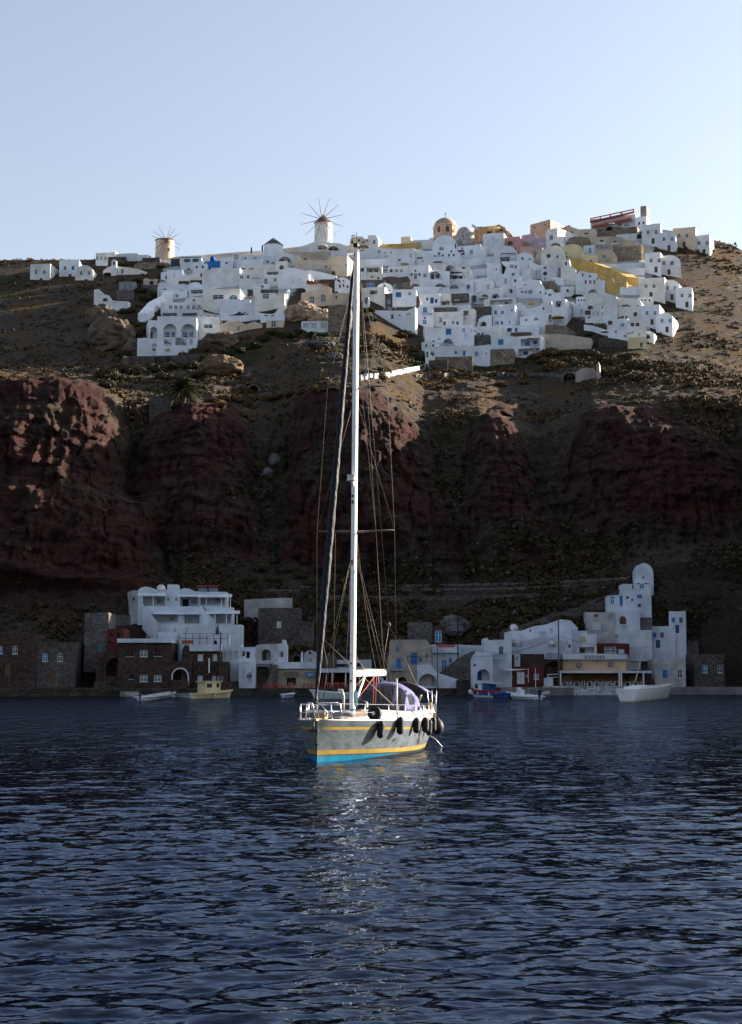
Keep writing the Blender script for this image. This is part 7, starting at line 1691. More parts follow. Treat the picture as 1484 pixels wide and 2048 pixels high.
def rock(label, x, y, rx, rz, Y, m, seed, name='boulder'):
    o = at(zx(x), zy(y), Y); k = 1 / VIEWS[VW[0]][2] / pxm(Y); bm = bmesh.new(); bmesh.ops.create_icosphere(bm, subdivisions=5, radius=1)
    V = np.array([v.co[:] for v in bm.verts]); n = .95 + .45*fbm(V[:,0]*1.2+seed, V[:,1]*1.2, V[:,2]*1.2, 4, seed) + .22*fbm(V[:,0]*2.6, V[:,1]*2.6, V[:,2]*4.5, 4, seed+9, True) + .05*fbm(V[:,0]*12, V[:,1]*12, V[:,2]*16, 2, seed+19)
    for v, f in zip(bm.verts, n): v.co = Vector((v.co.x*rx*k*f, v.co.y*rx*k*f*.8, v.co.z*rz*k*f))
    me = bpy.data.meshes.new(name); bm.to_mesh(me); bm.free(); me.polygons.foreach_set('use_smooth', [True]*len(me.polygons)); me.materials.append(m); return tag(link(name, me, None, o), label, 'boulder', None)
pale_rock = mat('pale_rock', (0.13, 0.125, 0.125), .95, .3, .5, bump=.8, bscale=2.5)
rock('large pale boulder above the blue-door houses', 890, 540, 145, 110, 290, pale_rock, 3)
LH('grey stone block wall left of the pale boulder', 400, 660, 500, 615, m='gstone', Y=288, d=3, cat='stone wall', name='stone_wall')
LH('white low wall between the arch porch and the stone pier', 728, 935, 1040, 1185, top=[(728,1045),(760,1050),(935,1110)], Y=263.5, d=2, sink=2, cat='terrace wall', name='terrace_wall')
LH('dark stone pier block at the quay edge', 918, 1065, 1112, 1260, m='quay', Y=262.5, d=5, sink=3, cat='pier', name='pier_block')
LH('white round-cornered house with a wide dark boat arch', 1068, 1300, 815, 1130, [('a',1200,1058,132,120,'N'),('w',1110,957,26,28,'n'),('w',1180,820,40,16,'b')][:2], top=[(1068,900),(1085,860),(1130,815),(1290,830),(1300,850)], Y=269, d=7, sink=2)
i_ = LH('white harbour house with a dark green balcony door', 1212, 1500, 665, 1000, [('d',1390,800,46,82,'t'),('w',1230,720,20,60,'l')][:1], Y=275, d=7, top=[(1212,670),(1250,668),(1255,690),(1455,690),(1460,600),(1500,595)])
balcony(i_[0], 1302, 1442, 832, 882, 274.2, PANE['N'])
def pole(x, y0, y1, Y, label, m, arms=True, r=.11, group='wooden poles around the harbour'):
    o = at(zx(x), zy(y1), Y); h = (at(zx(x), zy(y0), Y) - o).length; t = thing('utility_pole', label, 'pole', o, 0, group); q = MB(); q.tube([(0,0,-1),(0,0,h)], [r, r*.7], 8); q.build('pole', m, t)
    if arms:
        q = MB(); q.box((-.6, -.06, h-.5), (.6, .06, h-.38))
        for s_ in (-.5, 0, .5): q.tube([(s_,0,h-.38),(s_,0,h-.2)], .05, 6)
        q.build('crossarm', m, t)
    return t
pole(717, 735, 1160, 262.6, 'thin pole in front of the pale blue banded house', PANE['n'], False, .09); pole(933, 430, 940, 271, 'tall dark pole with a white foot between the harbour houses', PANE['d'], False, .12)
LH('grey stone ruin with a dark doorway high on the right slope', 1560, 1640, 575, 650, [('d',1600,615,40,56,'d')], m='gstone', Y=300, d=3)
Vw('L4')
i_ = LH('oxblood red restaurant with a white double door on the quay', -30, 432, 1152, 1340, [('d',206,1265,78,122,'w'),('w',55,1252,46,56,'g'),('w',360,1252,50,56,'g'),('w',118,1258,24,30,'l'),('w',268,1245,22,28,'l'),('w',-10,1215,34,40,'n')], m='red', Y=276, d=7, sink=2)
LH('brown rubble upper floor left of a white pillar', -30, 142, 1035, 1155, m='rstone', Y=278, d=5); LH('white pillar wall with a blue lamp between the rubble fronts', 140, 200, 1030, 1155, [('w',170,1075,12,40,'t')], Y=277.6, d=5)
LH('brown rubble upper floor right of a white pillar', 195, 440, 1030, 1160, m='rstone', Y=278, d=5)
white_cloth = mat('white_sailcloth', (0.62, 0.64, 0.66), .9, .05)
shade_sail([(0,1168,0),(280,1176,-.5),(110,1190,-3)], 274, 'white triangular shade sail in front of the red restaurant', white_cloth, .2)
LH('big white stepped house below the rubble slope', 75, 770, 690, 1090, [('w',508,800,32,42,'l'),('w',300,797,14,24,'k'),('w',215,925,42,52,'l'),('w',152,938,12,34,'N'),('w',420,822,60,24,'l'),('w',175,920,14,60,'b'),('c',518,925,36,36,'g')][:5], top=[(75,812),(90,805),(220,797),(330,755),(470,735),(560,700),(600,686),(700,697),(770,770)], Y=287, d=8)
LH('white lower terrace front with a trellis railing', 60, 590, 880, 1090, [('w',320,1000,1,1)][:0], top=[(60,1010),(100,965),(235,960),(240,905),(420,850),(590,880)], Y=282, d=6)
rail(462, 572, 1022, 279.8, 'dark lattice railing on the white terrace front', PANE['N'], .75, 14)
LH('dark open store beside the lamp pole', 440, 620, 1080, 1340, [('a',525,1190,140,180,'n')], m='rstone', Y=279, d=6, sink=2)
i_ = LH('white house with an olive green shutter', 700, 955, 800, 1045, [('w',820,888,62,52,'y'),('p',860,990,150,60,'n')], top=[(700,835),(760,800),(860,800),(865,830),(955,835)], Y=285, d=7)
LH('white rounded wall beside the lamp pole', 590, 712, 770, 1060, [('w',688,950,24,34,'k'),('w',655,920,30,40,'l')], top=[(590,880),(620,890),(640,770),(712,765)], Y=284, d=6)
LH('cream-white hut left of the big white stepped house', -60, 150, 885, 1040, [('d',152-20,938,16,40,'N'),('d',10,980,44,80,'t')], m='lcream', Y=284, d=6)
i_ = LH('quay restaurant with a peach wall and white name board', 625, 1252, 1030, 1345, [('w',783,1,1,1)][:0], m='lpeach', Y=283, d=8, sink=2)
rs_ = i_[0]
a, b = at(zx(620), zy(1078), 282) - rs_.location, at(zx(1255), zy(1030), 282) - rs_.location
q = MB(); q.box((a.x, a.y - .2, a.z), (b.x, a.y + 8.5, b.z)); q.build('name_board', WALL['lw'], rs_)
q = MB(); q.box((a.x, a.y - .24, a.z - .16), (b.x, a.y + .3, a.z - .003)); q.build('cornice', WALL['lbeige'], rs_)
def text(body, px, py, hpx, Y, m, parent, name, spacing=1.0):
    cu = bpy.data.curves.new(name, 'FONT'); cu.body = body; cu.align_x = 'CENTER'; cu.align_y = 'CENTER'; cu.size = 1; cu.extrude = .02; cu.space_character = spacing
    o = bpy.data.objects.new('tmp_text', cu); COL.objects.link(o); dg = bpy.context.evaluated_depsgraph_get(); me = bpy.data.meshes.new_from_object(o.evaluated_get(dg)); bpy.data.objects.remove(o)
    k = hpx / VIEWS[VW[0]][2] / pxm(Y) / .70; me.materials.clear(); me.materials.append(m)
    p = at(zx(px), zy(py), Y) - parent.location; ob = link(name, me, parent, p); ob.rotation_euler = (math.pi/2, 0, 0); ob.scale = (k, k, k); return ob
text('sunset', 937, 1054, 44, 281.72, mat('sign_letters', (0.05, 0.09, 0.12), .6, .05), rs_, 'sign_lettering', 1.25); text('TAVERNA', 957, 1098, 13, 281.9, PANE['d'], rs_, 'small_lettering', 1.3)
for x, y in ((783, 1143), (1090, 1130)):
    c = at(zx(x), zy(y), 282.0) - rs_.location; q = MB(); q.prism([(c.x-.48, c.z), (c.x, c.z-.5), (c.x+.48, c.z), (c.x, c.z+.5)], c.y - .06, c.y + .2); q.build('diamond_tile', mat('tile_violet', (0.10, 0.08, 0.16), .6, .2, 9), rs_)
    q = MB(); q.prism([(c.x-.2, c.z), (c.x, c.z-.2), (c.x+.2, c.z), (c.x, c.z+.2)], c.y - .09, c.y - .05); q.build('diamond_centre', PANE['l'], rs_)
t = thing('restaurant_porch', 'white timber porch in front of the peach quay restaurant', 'porch', at(zx(900), zy(1342), 279), 0, None); o_ = t.location
a, b = at(zx(580), zy(1195), 277) - o_, at(zx(1500), zy(1217), 277) - o_
q = MB(); q.box((a.x, -2.2, b.z), (b.x, -1.95, a.z)); q.build('beam', WALL['lw'], t); q = MB(); q.box((a.x, -1.9, a.z - .2), (b.x, 3.6, a.z - .06)); q.build('roof', WALL['lw'], t)
for x in (585, 600, 1180, 1200, 1420):
    p = at(zx(x), zy(1340), 277) - o_; q = MB(); q.box((p.x - .1, -2.18, -.3), (p.x + .1, -1.97, b.z - .002)); q.build('post', PANE['w'], t)
q = MB(); q.box((a.x + 3, 2.6, -.5), (b.x, 2.9, a.z - .22)); q.build('back_wall', mat('porch_tan', (0.22, 0.125, 0.06), .9, .15, .8), t)
LH('restaurant service counter and dark passage at the right', 1250, 1500, 1230, 1345, [('p',1350,1285,160,80,'n')], m='rstone', Y=282, d=5, sink=2)
LH('pale side chimney block beside the peach restaurant', 1252, 1290, 1040, 1200, m='lbeige', Y=284, d=3)
wc = mat('white_chair', (0.55, 0.58, 0.62), .7, .05)
for px, where in ((1127, 'at the left post of the porch'), (1151, 'second from the left porch post'), (1177, 'third from the left porch post'), (1191, 'in the middle of the porch'), (1204, 'right of the middle of the porch'), (1216, 'third from the right porch post'), (1230, 'left of the right porch post'), (1252, 'right of the right porch post'), (1268, 'behind the moored white yacht')):
    Y = 277.9 + rr.uniform(-.1, .3); seat(1, t0, px, Y, 0, 'white-clothed taverna table ' + where, 'porch tables', 'table', 1.45, wc)
    for dx in (-.75, .75): X = (px - CX) / FPX * Y + dx; seat(0, c0, CX + X / (Y - .2) * FPX, Y - .2, -math.copysign(math.pi/2, dx), 'white taverna chair ' + where, 'porch chairs', 'chair', 1.45, wc)
W('white-washed mottled rubble sea wall of the peach restaurant', [(440,1412),(700,1412),(1000,1412),(1260,1412)], 1.25, 'spots', thick=3, fwd=0, name='sea_wall', cat='sea wall') if False else LH('white-washed mottled rubble sea wall of the peach restaurant', 440, 1500, 1345, 1412, m='spots', Y=271.5, d=3, sink=3, cat='sea wall', name='sea_wall')
LH('white stand box at the left end of the sea wall', 440, 525, 1265, 1330, m='lw', Y=274.5, d=1.2, sink=.5, cat='kiosk', name='kiosk')
fence([(470,1232),(575,1228)], 275, 'low white fence with dark pickets by the kiosk', PANE['w'], 1.0)
LH('red-fronted house with a wide white window above the restaurant', 945, 1282, 925, 1035, [('w',1092,988,116,62,'g'),('w',1200,1000,60,40,'l')], m='red', Y=287, d=6)
i_ = LH('white house with a flat awning and bare front at the right', 940, 1500, 800, 935, [('p',1070,880,190,80,'l')], top=[(940,835),(1000,830),(1090,800),(1500,790)], Y=291, d=7)
LH('peeling grey ruin with a shuttered window', 860, 1135, 615, 830, [('w',955,745,82,82,'l'),('w',950,650,36,26,'n')], m='lg', Y=297, d=7)
LH('white house with an arched wooden door at the right', 1130, 1385, 595, 800, [('A',1216,695,66,80,'n'),('w',1235,765,50,36,'l')], Y=299, d=7, top=[(1130,610),(1160,598),(1370,595),(1385,660)])
LH('grey rubble block at the right edge of the harbour', 1280, 1500, 665, 830, m='gstone', Y=296, d=5, cat='stone wall', name='stone_wall')
LH('white terrace house with two tall blue shutters', 1065, 1230, 445, 600, [('w',1113,495,44,80,'b'),('w',1203,500,38,100,'b')], Y=304, d=7, top=[(1065,480),(1080,450),(1225,440),(1230,460)])
LH('white stacked house with blue shutters at the right edge', 1218, 1500, 335, 600, [('w',1405,352,50,60,'b'),('w',1382,460,50,36,'b'),('w',1308,495,20,28,'b'),('w',1262,470,32,24,'k'),('w',1380,550,30,30,'N'),('w',1315,365,16,40,'k')], Y=306, d=8)
LH('white vault on the topmost harbour house at the right edge', 1340, 1520, 130, 340, [('w',1418,272,14,30,'k')], roof='vault', rise=110, Y=312, d=7, sink=-2)
fence([(1250,300),(1330,295)], 309, 'white terrace fence below the topmost vault', PANE['w'])
W('long rubble stair wall climbing to the right edge of the harbour', [(0,885),(120,850),(260,800),(420,745),(560,690),(700,660),(900,570),(1060,520),(1215,440)], 1.3, 'dstone', thick=3, name='stone_wall', cat='stone wall')
W('second rubble retaining wall above the peeling ruin', [(700,720),(900,620),(1060,560)], 1.4, 'dstone', thick=2, name='stone_wall', cat='stone wall')
pole(585, 612, 1345, 275, 'tall utility pole with a transformer in front of the white houses', PANE['n'], True, .14); pole(1333, -60, 300, 311, 'thin radio mast beside the topmost vault', PANE['l'], False, .06)
dish(135, 775, 288, .8, 'white satellite dish on the big stepped house'); dish(517, 925, 281.6, .7, 'grey satellite dish on the white terrace front')
for x, lb in ((110, 'white flag mast left of the white double door'), (352, 'white flag mast right of the white double door')): pole(x, 1168, 1345, 274.6, lb, PANE['w'], False, .07, 'white masts by the red restaurant')
Vw('P')
for lb, x0, x1, yt, yb, m, rf in (('white flat house far right above the low grey harbour house',1300,1352,1252,1318,'lw','flat'),('small white house far right on the rubble slope',1338,1372,1222,1262,'lw','flat'),('dark rubble terrace house far right',1350,1398,1282,1330,'dstone','flat')):
    LH(lb, x0, x1, yt, yb, [('w', x0+9, yt+18, 7, 10, 'b'), ('w', x0+24, yt+18, 7, 10, 'k'), ('d', x0+16, yt+36, 8, 16, 'N')], m=m, roof=rf, d=7, yaw=-12)
# the two thin pale lines across the foot of the hill are path walls
W('upper pale path wall across the foot of the cliff', [(600,1176),(760,1174),(900,1172),(1060,1169),(1180,1163),(1256,1158)], .4, 'gstone', name='path_wall', cat='path wall', thick=.4)
W('lower pale path wall across the foot of the cliff', [(480,1182),(640,1184),(760,1182),(1000,1180),(1140,1174)], .4, 'gstone', name='path_wall', cat='path wall', thick=.4)
W('rubble terrace wall between the two harbour paths', [(640,1200),(800,1202),(960,1200),(1080,1196)], .9, 'dstone', name='stone_wall', cat='stone wall')
for x, y, lb in ((895, 1150, 'left dark post beside the upper harbour path'), (998, 1148, 'right dark post beside the upper harbour path'), (453, 1105, 'thin pole above the guest house'), (1156, 1140, 'dark pole above the right end of the harbour path')):
    pole(x, y, y + 28, hit(x, y + 28), lb, PANE['d'], False, .1)
for k, (x0, x1, yt, yb, lb, m) in enumerate([(70,150,1285,1380,'grey rubble harbour house at the far left beyond the stone houses','dstone'),(-20,70,1270,1385,'dark rubble harbour house at the far left end','rstone'),(1310,1372,1318,1372,'low grey harbour house at the far right','lg'),(1390,1450,1308,1370,'dark rubble harbour house at the far right end','dstone')]):
    LH(lb, x0, x1, yt, yb, [('w', x0+20, yt+30, 10, 16, 'b'), ('w', x0+50, yt+30, 10, 16, 'k'), ('d', x0+35, yt+70, 12, 26, 'n')], m=m, Y=(264 if x0 < 700 else 284) if yb > 1300 else None, d=8)

def cable(p0, p1, sag, label):
    a, b = at(*p0), at(*p1); q = MB(); q.tube([a.lerp(b, i/12) - a - Vector((0, 0, sag * 4 * (i/12) * (1 - i/12))) for i in range(13)], .022, 4)
    o = q.build('overhead_cable', PANE['d'], None, a); tag(o, label, 'cable', 'overhead cables along the harbour')
cable((1118, 1272, 275), (1330, 1290, 282), 1.2, 'dark cable running right from the tall utility pole'); cable((1118, 1272, 275), (935, 1296, 271), 1.6, 'dark cable running left from the tall utility pole'); cable((1118, 1268, 275), (880, 1300, 264), 2.2, 'lower dark cable from the tall utility pole to the thin pole')
cable((876, 1290, 262.6), (778, 1298, 264), .8, 'dark cable across the beige harbour house'); cable((440, 1266, 262), (350, 1272, 268), .6, 'dark cable in front of the white guest house')
pole(440, 1262, 1372, 261.5, 'dark pole beside the red vaulted harbour house', PANE['n'], False, .12)
# ------------------------------------------------------------------ moored boats
GB = 'boats moored in the harbour'
def wl_Y(py):
    d = ray(CX, py); return -CAMH / d.z * d.y
def boat_hull(root, L, beam, free, mats, zs, bow_rise=.35, transom=.6, name='hull'):
    """local x runs from bow (0) to stern (L); mats per strake, zs their heights as a share of the freeboard"""
    ts = np.linspace(0, 1, 15); V, F, MI = [], [], []; nz = len(zs)
    for t in ts:
        b = beam / 2 * (math.sin(min(1, t / .55) * math.pi / 2) ** .75 if t < .55 else 1 - (1 - transom) * ((t - .55) / .45) ** 2)
        sh = free * (1 + bow_rise * (1 - t) ** 2.2)
        for sg in (1, -1):
            for z in zs:
                k = .55 + .45 * max(0, z) ** .6 if z >= 0 else .35; V.append((L * t + (.12 * L * (1 - max(0, z)) * (1 - t) ** 3), sg * b * k, sh * z))
    n2 = nz * 2
    for i in range(len(ts) - 1):
        for s in (0, 1):
            for k in range(nz - 1):
                a = i*n2 + s*nz + k; F.append((a, a+1, a+n2+1, a+n2)); MI.append(k)
    e = (len(ts) - 1) * n2
    for k in range(nz - 1): F.append((e+k, e+k+1, e+nz+k+1, e+nz+k)); MI.append(k)
    mb = MB(); mb.v, mb.f, mb.mi = V, F, MI; h = mb.build(name, mats, root, smooth=40)
    g = MB(); pts = [(V[i*n2+nz-1]) for i in range(len(ts))]; pts2 = [(V[i*n2+n2-1]) for i in range(len(ts))]
    g.tube(pts[::-1] + pts2[1:], .045, 6); g.build('gunwale', mats[-1], root, smooth=True)
    d = MB()
    for i in range(len(ts)): a, b = V[i*n2+nz-1], V[i*n2+n2-1]; d.v += [(a[0], a[1]*.96, a[2]-free*.28), (b[0], b[1]*.96, b[2]-free*.28)]
    for i in range(len(ts)-1): d.f.append((2*i, 2*i+1, 2*i+3, 2*i+2)); d.mi.append(0)
    d.build('deck', mats[-1], root); return h
def boat(label, pxb, pxs, pyb, pys, beam, free, mats, zs, cat='boat', **k):
    Yb, Ys = wl_Y(pyb), wl_Y(pys); B = at(pxb, pyb, Yb); S = at(pxs, pys, Ys); d = S - B; L = d.length
    t = thing(cat.replace(' ', '_'), label, cat, (B.x, B.y, 0), math.atan2(d.y, d.x), GB); boat_hull(t, L, beam, free, mats, zs, **k); return t, L
bc = dict(cream=mat('boat_cream', (0.52, 0.44, 0.27), .5, .08), white=mat('boat_white', (0.60, 0.62, 0.64), .4, .06), red=mat('boat_red', (0.36, 0.03, 0.03), .5, .08), blue=mat('boat_blue', (0.03, 0.08, 0.30), .5, .08), grey=mat('boat_grey', (0.30, 0.33, 0.36), .55, .08), black=PANE['d'], teal=mat('boat_teal', (0.03, 0.16, 0.15), .6, .1), brown=PANE['n'], cover=mat('blue_boat_cover', (0.02, 0.07, 0.22), .85, .1))
t, L = boat('cream wooden fishing boat with a small wheelhouse at the left', 466, 386, 1395.5, 1397.5, 2.1, .75, [bc['cream'], bc['brown'], bc['cream']], [-.4, .62, .70, 1], cat='fishing boat', bow_rise=.6)
q = MB(); q.box((L*.42, -.62, .45), (L*.80, .62, 2.35)); q.build('wheelhouse', bc['cream'], t)
q = MB(); q.box((L*.38, -.72, 2.352), (L*.83, .72, 2.46)); q.build('wheelhouse_roof', bc['cream'], t)
for x0, x1 in ((.64, .76), (.46, .52)): q = MB(); q.box((L*x0, .6, 1.55), (L*x1, .66, 2.1)); q.build('window', PANE['d'], t)
q = MB(); q.tube([(L*.86, 0, .3), (L*.86, 0, 2.3), (L*.3, 0, 2.5)], .03, 5); q.tube([(L*.22, 0, .3), (L*.22, 0, 2.55), (L*.4, 0, 2.55)], .03, 5); q.build('mast', bc['brown'], t)
for x in (.3, .62): q = MB(); q.lathe([(.03,-.25),(.10,-.2),(.10,.2),(.03,.25)], 8, (L*x, 1.0, .35)); q.build('boat_fender', bc['white'], t)
def rib(label, pxb, pxs, pyb, pys, beam, m, console=True):
    Yb, Ys = wl_Y(pyb), wl_Y(pys); B = at(pxb, pyb, Yb); S = at(pxs, pys, Ys); d = S - B; L = d.length; t = thing('inflatable_boat', label, 'inflatable boat', (B.x, B.y, 0), math.atan2(d.y, d.x), GB)
    q = MB(); r = .25; w = beam/2 - r
    pts = [(L, w, .35), (L*.5, w, .38), (L*.25, w*.9, .46), (L*.08, w*.5, .58), (r, 0, .64), (L*.08, -w*.5, .58), (L*.25, -w*.9, .46), (L*.5, -w, .38), (L, -w, .35)]
    q.tube(pts, [.12] + [r]*7 + [.12], 12); q.build('tube', m, t, smooth=True)
    q = MB(); q.prism([(L*.06, .45), (L*.12, .05), (L*.3, -.2), (L*.97, -.2), (L*.97, .42), (L*.3, .45)], -w*.8, w*.8); q.build('hull', bc['white'], t)
    if console:
        q = MB(); q.box((L*.42, -.3, .4), (L*.54, .3, 1.25)); q.box((L*.42, -.28, 1.25), (L*.46, .28, 1.55)); q.build('console', bc['white'], t)
        q = MB(); q.tube([(L*.85, -.6, .5), (L*.82, -.6, 1.45), (L*.82, .6, 1.45), (L*.85, .6, .5)], .035, 6); q.build('arch', bc['grey'], t, smooth=True)
        q = MB(); q.lathe([(.08, -.45), (.15, .1), (.24, .35), (.25, .65), (.12, .8)], 12, (L + .2, 0, .45)); q.build('outboard_motor', bc['black'], t, smooth=True)
    else:
        for x in (.35, .6): q = MB(); q.box((L*x, -w, .40), (L*x + .22, w, .46)); q.build('thwart', bc['white'], t)
        q = MB(); q.lathe([(.06, -.4), (.12, .1), (.18, .3), (.08, .6)], 10, (L + .1, 0, .4)); q.build('outboard_motor', bc['black'], t, smooth=True)
    return t
rib('long grey inflatable boat moored before the dark stone house', 352, 280, 1391.5, 1401, 1.9, bc['grey'], False)
rib('white inflatable boat with a console and black outboard', 1010, 1078, 1395, 1399, 2.1, bc['white'])
boat('small blue boat with a yellow bundle beside the cream fishing boat', 390, 354, 1396, 1394, 1.5, .5, [bc['white'], bc['grey']], [-.4, .5, 1])
t, L = boat('dark teal boat half hidden behind the grey inflatable', 322, 292, 1391.5, 1392.5, 1.6, .8, [bc['teal'], bc['teal']], [-.4, .5, 1])
q = MB(); q.tube([(L*.5, 0, .3), (L*.5, 0, 1.5)], .03, 5); q.build('mast', bc['brown'], t)
q_ = rock('yellow bundle on the small blue boat', 870, 1268, 26, 16, wl_Y(1395) , mat('yellow_bundle', (0.55, 0.40, 0.06), .8, .1), 5, 'bundle') if False else None
t, L = boat('white open boat directly behind the yacht bow', 618, 735, 1397, 1398, 2.3, .75, [bc['white'], bc['white']], [-.4, .6, 1], bow_rise=.7)
for x in (.3, .5, .7): q = MB(); q.box((L*x, -.95, .42), (L*x+.25, .95, .48)); q.build('thwart', bc['brown'], t)
q = MB(); q.tube([(L*.13, 0, .3), (L*.13, 0, 1.5)], .05, 6); q.build('post', bc['white'], t)
boat('tiny white dinghy alone in front of the cream taverna', 589, 566, 1393.5, 1394.5, 1.3, .45, [bc['white'], bc['blue'], bc['white']], [-.4, .3, .6, 1])
boat('tiny pale blue skiff beside the lone white dinghy', 553, 567, 1392, 1392.5, 1.2, .35, [bc['teal'], bc['cover']], [-.4, .6, 1])
boat('low white skiff in front of the white arch porch', 907, 877, 1387.5, 1388, 1.3, .4, [bc['white'], bc['white']], [-.4, .6, 1])
t, L = boat('red and blue fishing boat with white hull bottom', 942, 997, 1393.5, 1395.5, 2.1, 1.0, [bc['white'], bc['blue'], bc['red']], [-.4, .30, .68, 1], cat='fishing boat', bow_rise=.35)
q = MB(); q.box((L*.25, -.6, .6), (L*.55, .6, 2.1)); q.build('wheelhouse', bc['white'], t); q = MB(); q.box((L*.22, -.75, 2.1), (L*.95, .75, 2.2)); q.build('wheelhouse_roof', bc['white'], t)
q = MB(); q.box((L*.56, -.55, .8), (L*.80, .55, 2.0)); q.build('blue_tarp', bc['cover'], t)
q = MB(); q.box((L*.30, -.64, 1.3), (L*.40, -.58, 1.9)); q.build('window', PANE['d'], t)
for x in (.3, .5, .9): q = MB(); q.lathe([(.03,-.25),(.11,-.2),(.11,.2),(.03,.25)], 8, (L*x, -1.05, .55)); q.build('boat_fender', bc['white'], t)
q = MB(); q.lathe([(.02,-.38),(.25,-.28),(.38,0),(.25,.28),(.02,.38)], 12, (-.25, 0, .75)); q.build('bow_buoy', bc['white'], t, smooth=True)
t, L = boat('boat under a blue cover between the red boat and the inflatable', 1020, 990, 1396.5, 1395.5, 1.7, .55, [bc['blue'], bc['cover']], [-.4, .5, 1])
q = MB(); q.lathe([(1.0, 0), (.9, .25), (.5, .45), (.02, .5)], 14, (L*.5, 0, .5), 1.15, .75); q.build('cover', bc['cover'], t, smooth=True)
rib('small grey inflatable tender beside the black outboard', 1097, 1082, 1392.5, 1393, 1.3, bc['grey'], False)
boat('black and white speedboat pulled against the sea wall', 1232, 1198, 1388.5, 1387.5, 1.6, .6, [bc['black'], bc['black'], bc['white']], [-.4, .4, .7, 1])
boat('small pale blue raft against the sea wall', 1142, 1127, 1386.8, 1386.8, 1.2, .5, [bc['teal'], bc['white']], [-.4, .5, 1])
t, L = boat('white moored yacht with a slanting mast at the right edge', 1345, 1254, 1395, 1403.5, 2.9, 1.55, [bc['cream'], bc['white'], bc['white']], [-.3, .1, .6, 1], cat='sailing boat', transom=.92)
q = MB(); q.prism([(L*.35, 1.2), (L*.92, 1.2), (L*.9, 1.75), (L*.75, 2.0), (L*.45, 1.9)], -1.0, 1.0); q.build('cabin', bc['white'], t)
q = MB(); a = t.matrix_basis.inverted() @ at(1270.5, 1363, wl_Y(1400)); b = t.matrix_basis.inverted() @ at(1296, 1262, wl_Y(1400)); q.tube([a, b], .07, 6); q.build('mast', mat('pale_mast', (0.40, 0.36, 0.30), .5, .05), t)
W_ = None

# ------------------------------------------------------------------ rocks and plants
Vw('P')
tanrock = mat('tan_rock', (0.125, 0.090, 0.062), .95, .25, .4, bump=.9, bscale=1.6, col2=(0.06, 0.043, 0.031)); creamrock = mat('cream_rock', (0.36, 0.27, 0.19), .95, .25, .5, bump=.9, bscale=1.8, col2=(0.19, 0.13, 0.09)); grey_rock = mat('grey_rock', (0.11, 0.10, 0.095), .95, .25, .6, bump=.9, bscale=2)
for (x, y, rx, rz, m, sd, lb) in ((228,678,44,42,tanrock,11,'big tan rock outcrop left of the arcade house'),(262,702,20,20,tanrock,12,'tan rock shoulder beside the bare white lower wall'),(205,640,30,28,tanrock,13,'tan rock at the left edge below the ramp wall'),(442,688,34,24,tanrock,14,'rounded tan rock below the cream hut'),
        (446,738,38,28,mat('straw_rock', (0.125, 0.082, 0.042), .95, .25, .6, bump=.9, bscale=2.5, col2=(0.06, 0.04, 0.022)),15,'dome-shaped straw coloured rock on the slope'),(608,632,34,26,creamrock,16,'cream rock under the arched navy windows'),(640,640,30,22,creamrock,17,'cream rock below the beige wing'),
        (548,922,11,16,pale_rock,21,'upper pale boulder in the left gully'),(535,946,9,9,pale_rock,22,'lower pale boulder in the left gully'),(540,1020,14,7,grey_rock,23,'flat grey boulder low in the left gully'),(668,716,20,12,grey_rock,24,'grey rock on the slope left of the mast'),(640,690,26,12,grey_rock,25,'grey rock below the pale gates')):
    Y = hit2(x, y + rz * .5); rock(lb, x, y, rx, rz, Y + rx / pxm(Y) * .55, m, sd)
LH('roofless rubble wall by the palm tree', 298, 342, 792, 820, m='dstone', d=3, group=None, cat='stone wall', name='stone_wall')
H('dark cave mouth in the slope above the left gully', 494, 520, 768, 786, [('a',507,778,20,15,'d')], m='gstone', roof='vault', rise=12, d=3, group=None, cat='cave', name='cave_mouth')
H('dark cave mouth left of the lone cave chapel', 1122, 1150, 742, 764, [('a',1138,755,22,18,'d')], m='gstone', roof='vault', rise=14, d=3, group=None, cat='cave', name='cave_mouth')

def leaf_cloud(n, sx, sy, sz, size, seed, hollow=.55, lumps=6):
    """leaf-sized faces gathered in lumps over a dome"""
    g = np.random.default_rng(seed); c = g.normal(0, 1, (lumps, 3)); c /= np.linalg.norm(c, axis=1)[:, None]; c[:, 2] = np.abs(c[:, 2]) * .8; c *= .55
    k = g.integers(0, lumps, n); d = g.normal(0, 1, (n, 3)); d /= np.linalg.norm(d, axis=1)[:, None]
    p = c[k] + d * (hollow + (1 - hollow) * g.random(n)[:, None]) * .5; p[:, 2] = np.maximum(p[:, 2], -.05)
    P = p * np.array([sx, sy, sz]); a = g.normal(0, 1, (n, 3)); a /= np.linalg.norm(a, axis=1)[:, None]; b = np.cross(a, d); b /= np.linalg.norm(b, axis=1)[:, None] + 1e-9
    s = size * (.6 + .8 * g.random(n))[:, None]; v = np.stack([P - a*s - b*s*.45, P + a*s - b*s*.45, P + a*s*.6 + b*s*.55, P - a*s*.6 + b*s*.55], 1).reshape(-1, 3)
    return v, np.arange(4 * n).reshape(-1, 4)
LEAF = dict(gold=mat('dry_shrub', (0.120, 0.072, 0.026), .9, .3, 1.4, col2=(0.05, 0.033, 0.014)), olive=mat('olive_shrub', (0.062, 0.048, 0.020), .9, .3, 1.2, col2=(0.022, 0.019, 0.009)), green=mat('green_shrub', (0.038, 0.050, 0.016), .9, .3, 1.2, col2=(0.014, 0.02, 0.008)), palm=mat('palm_leaf', (0.055, 0.055, 0.020), .7, .2, 1.0))
PROTO = {}
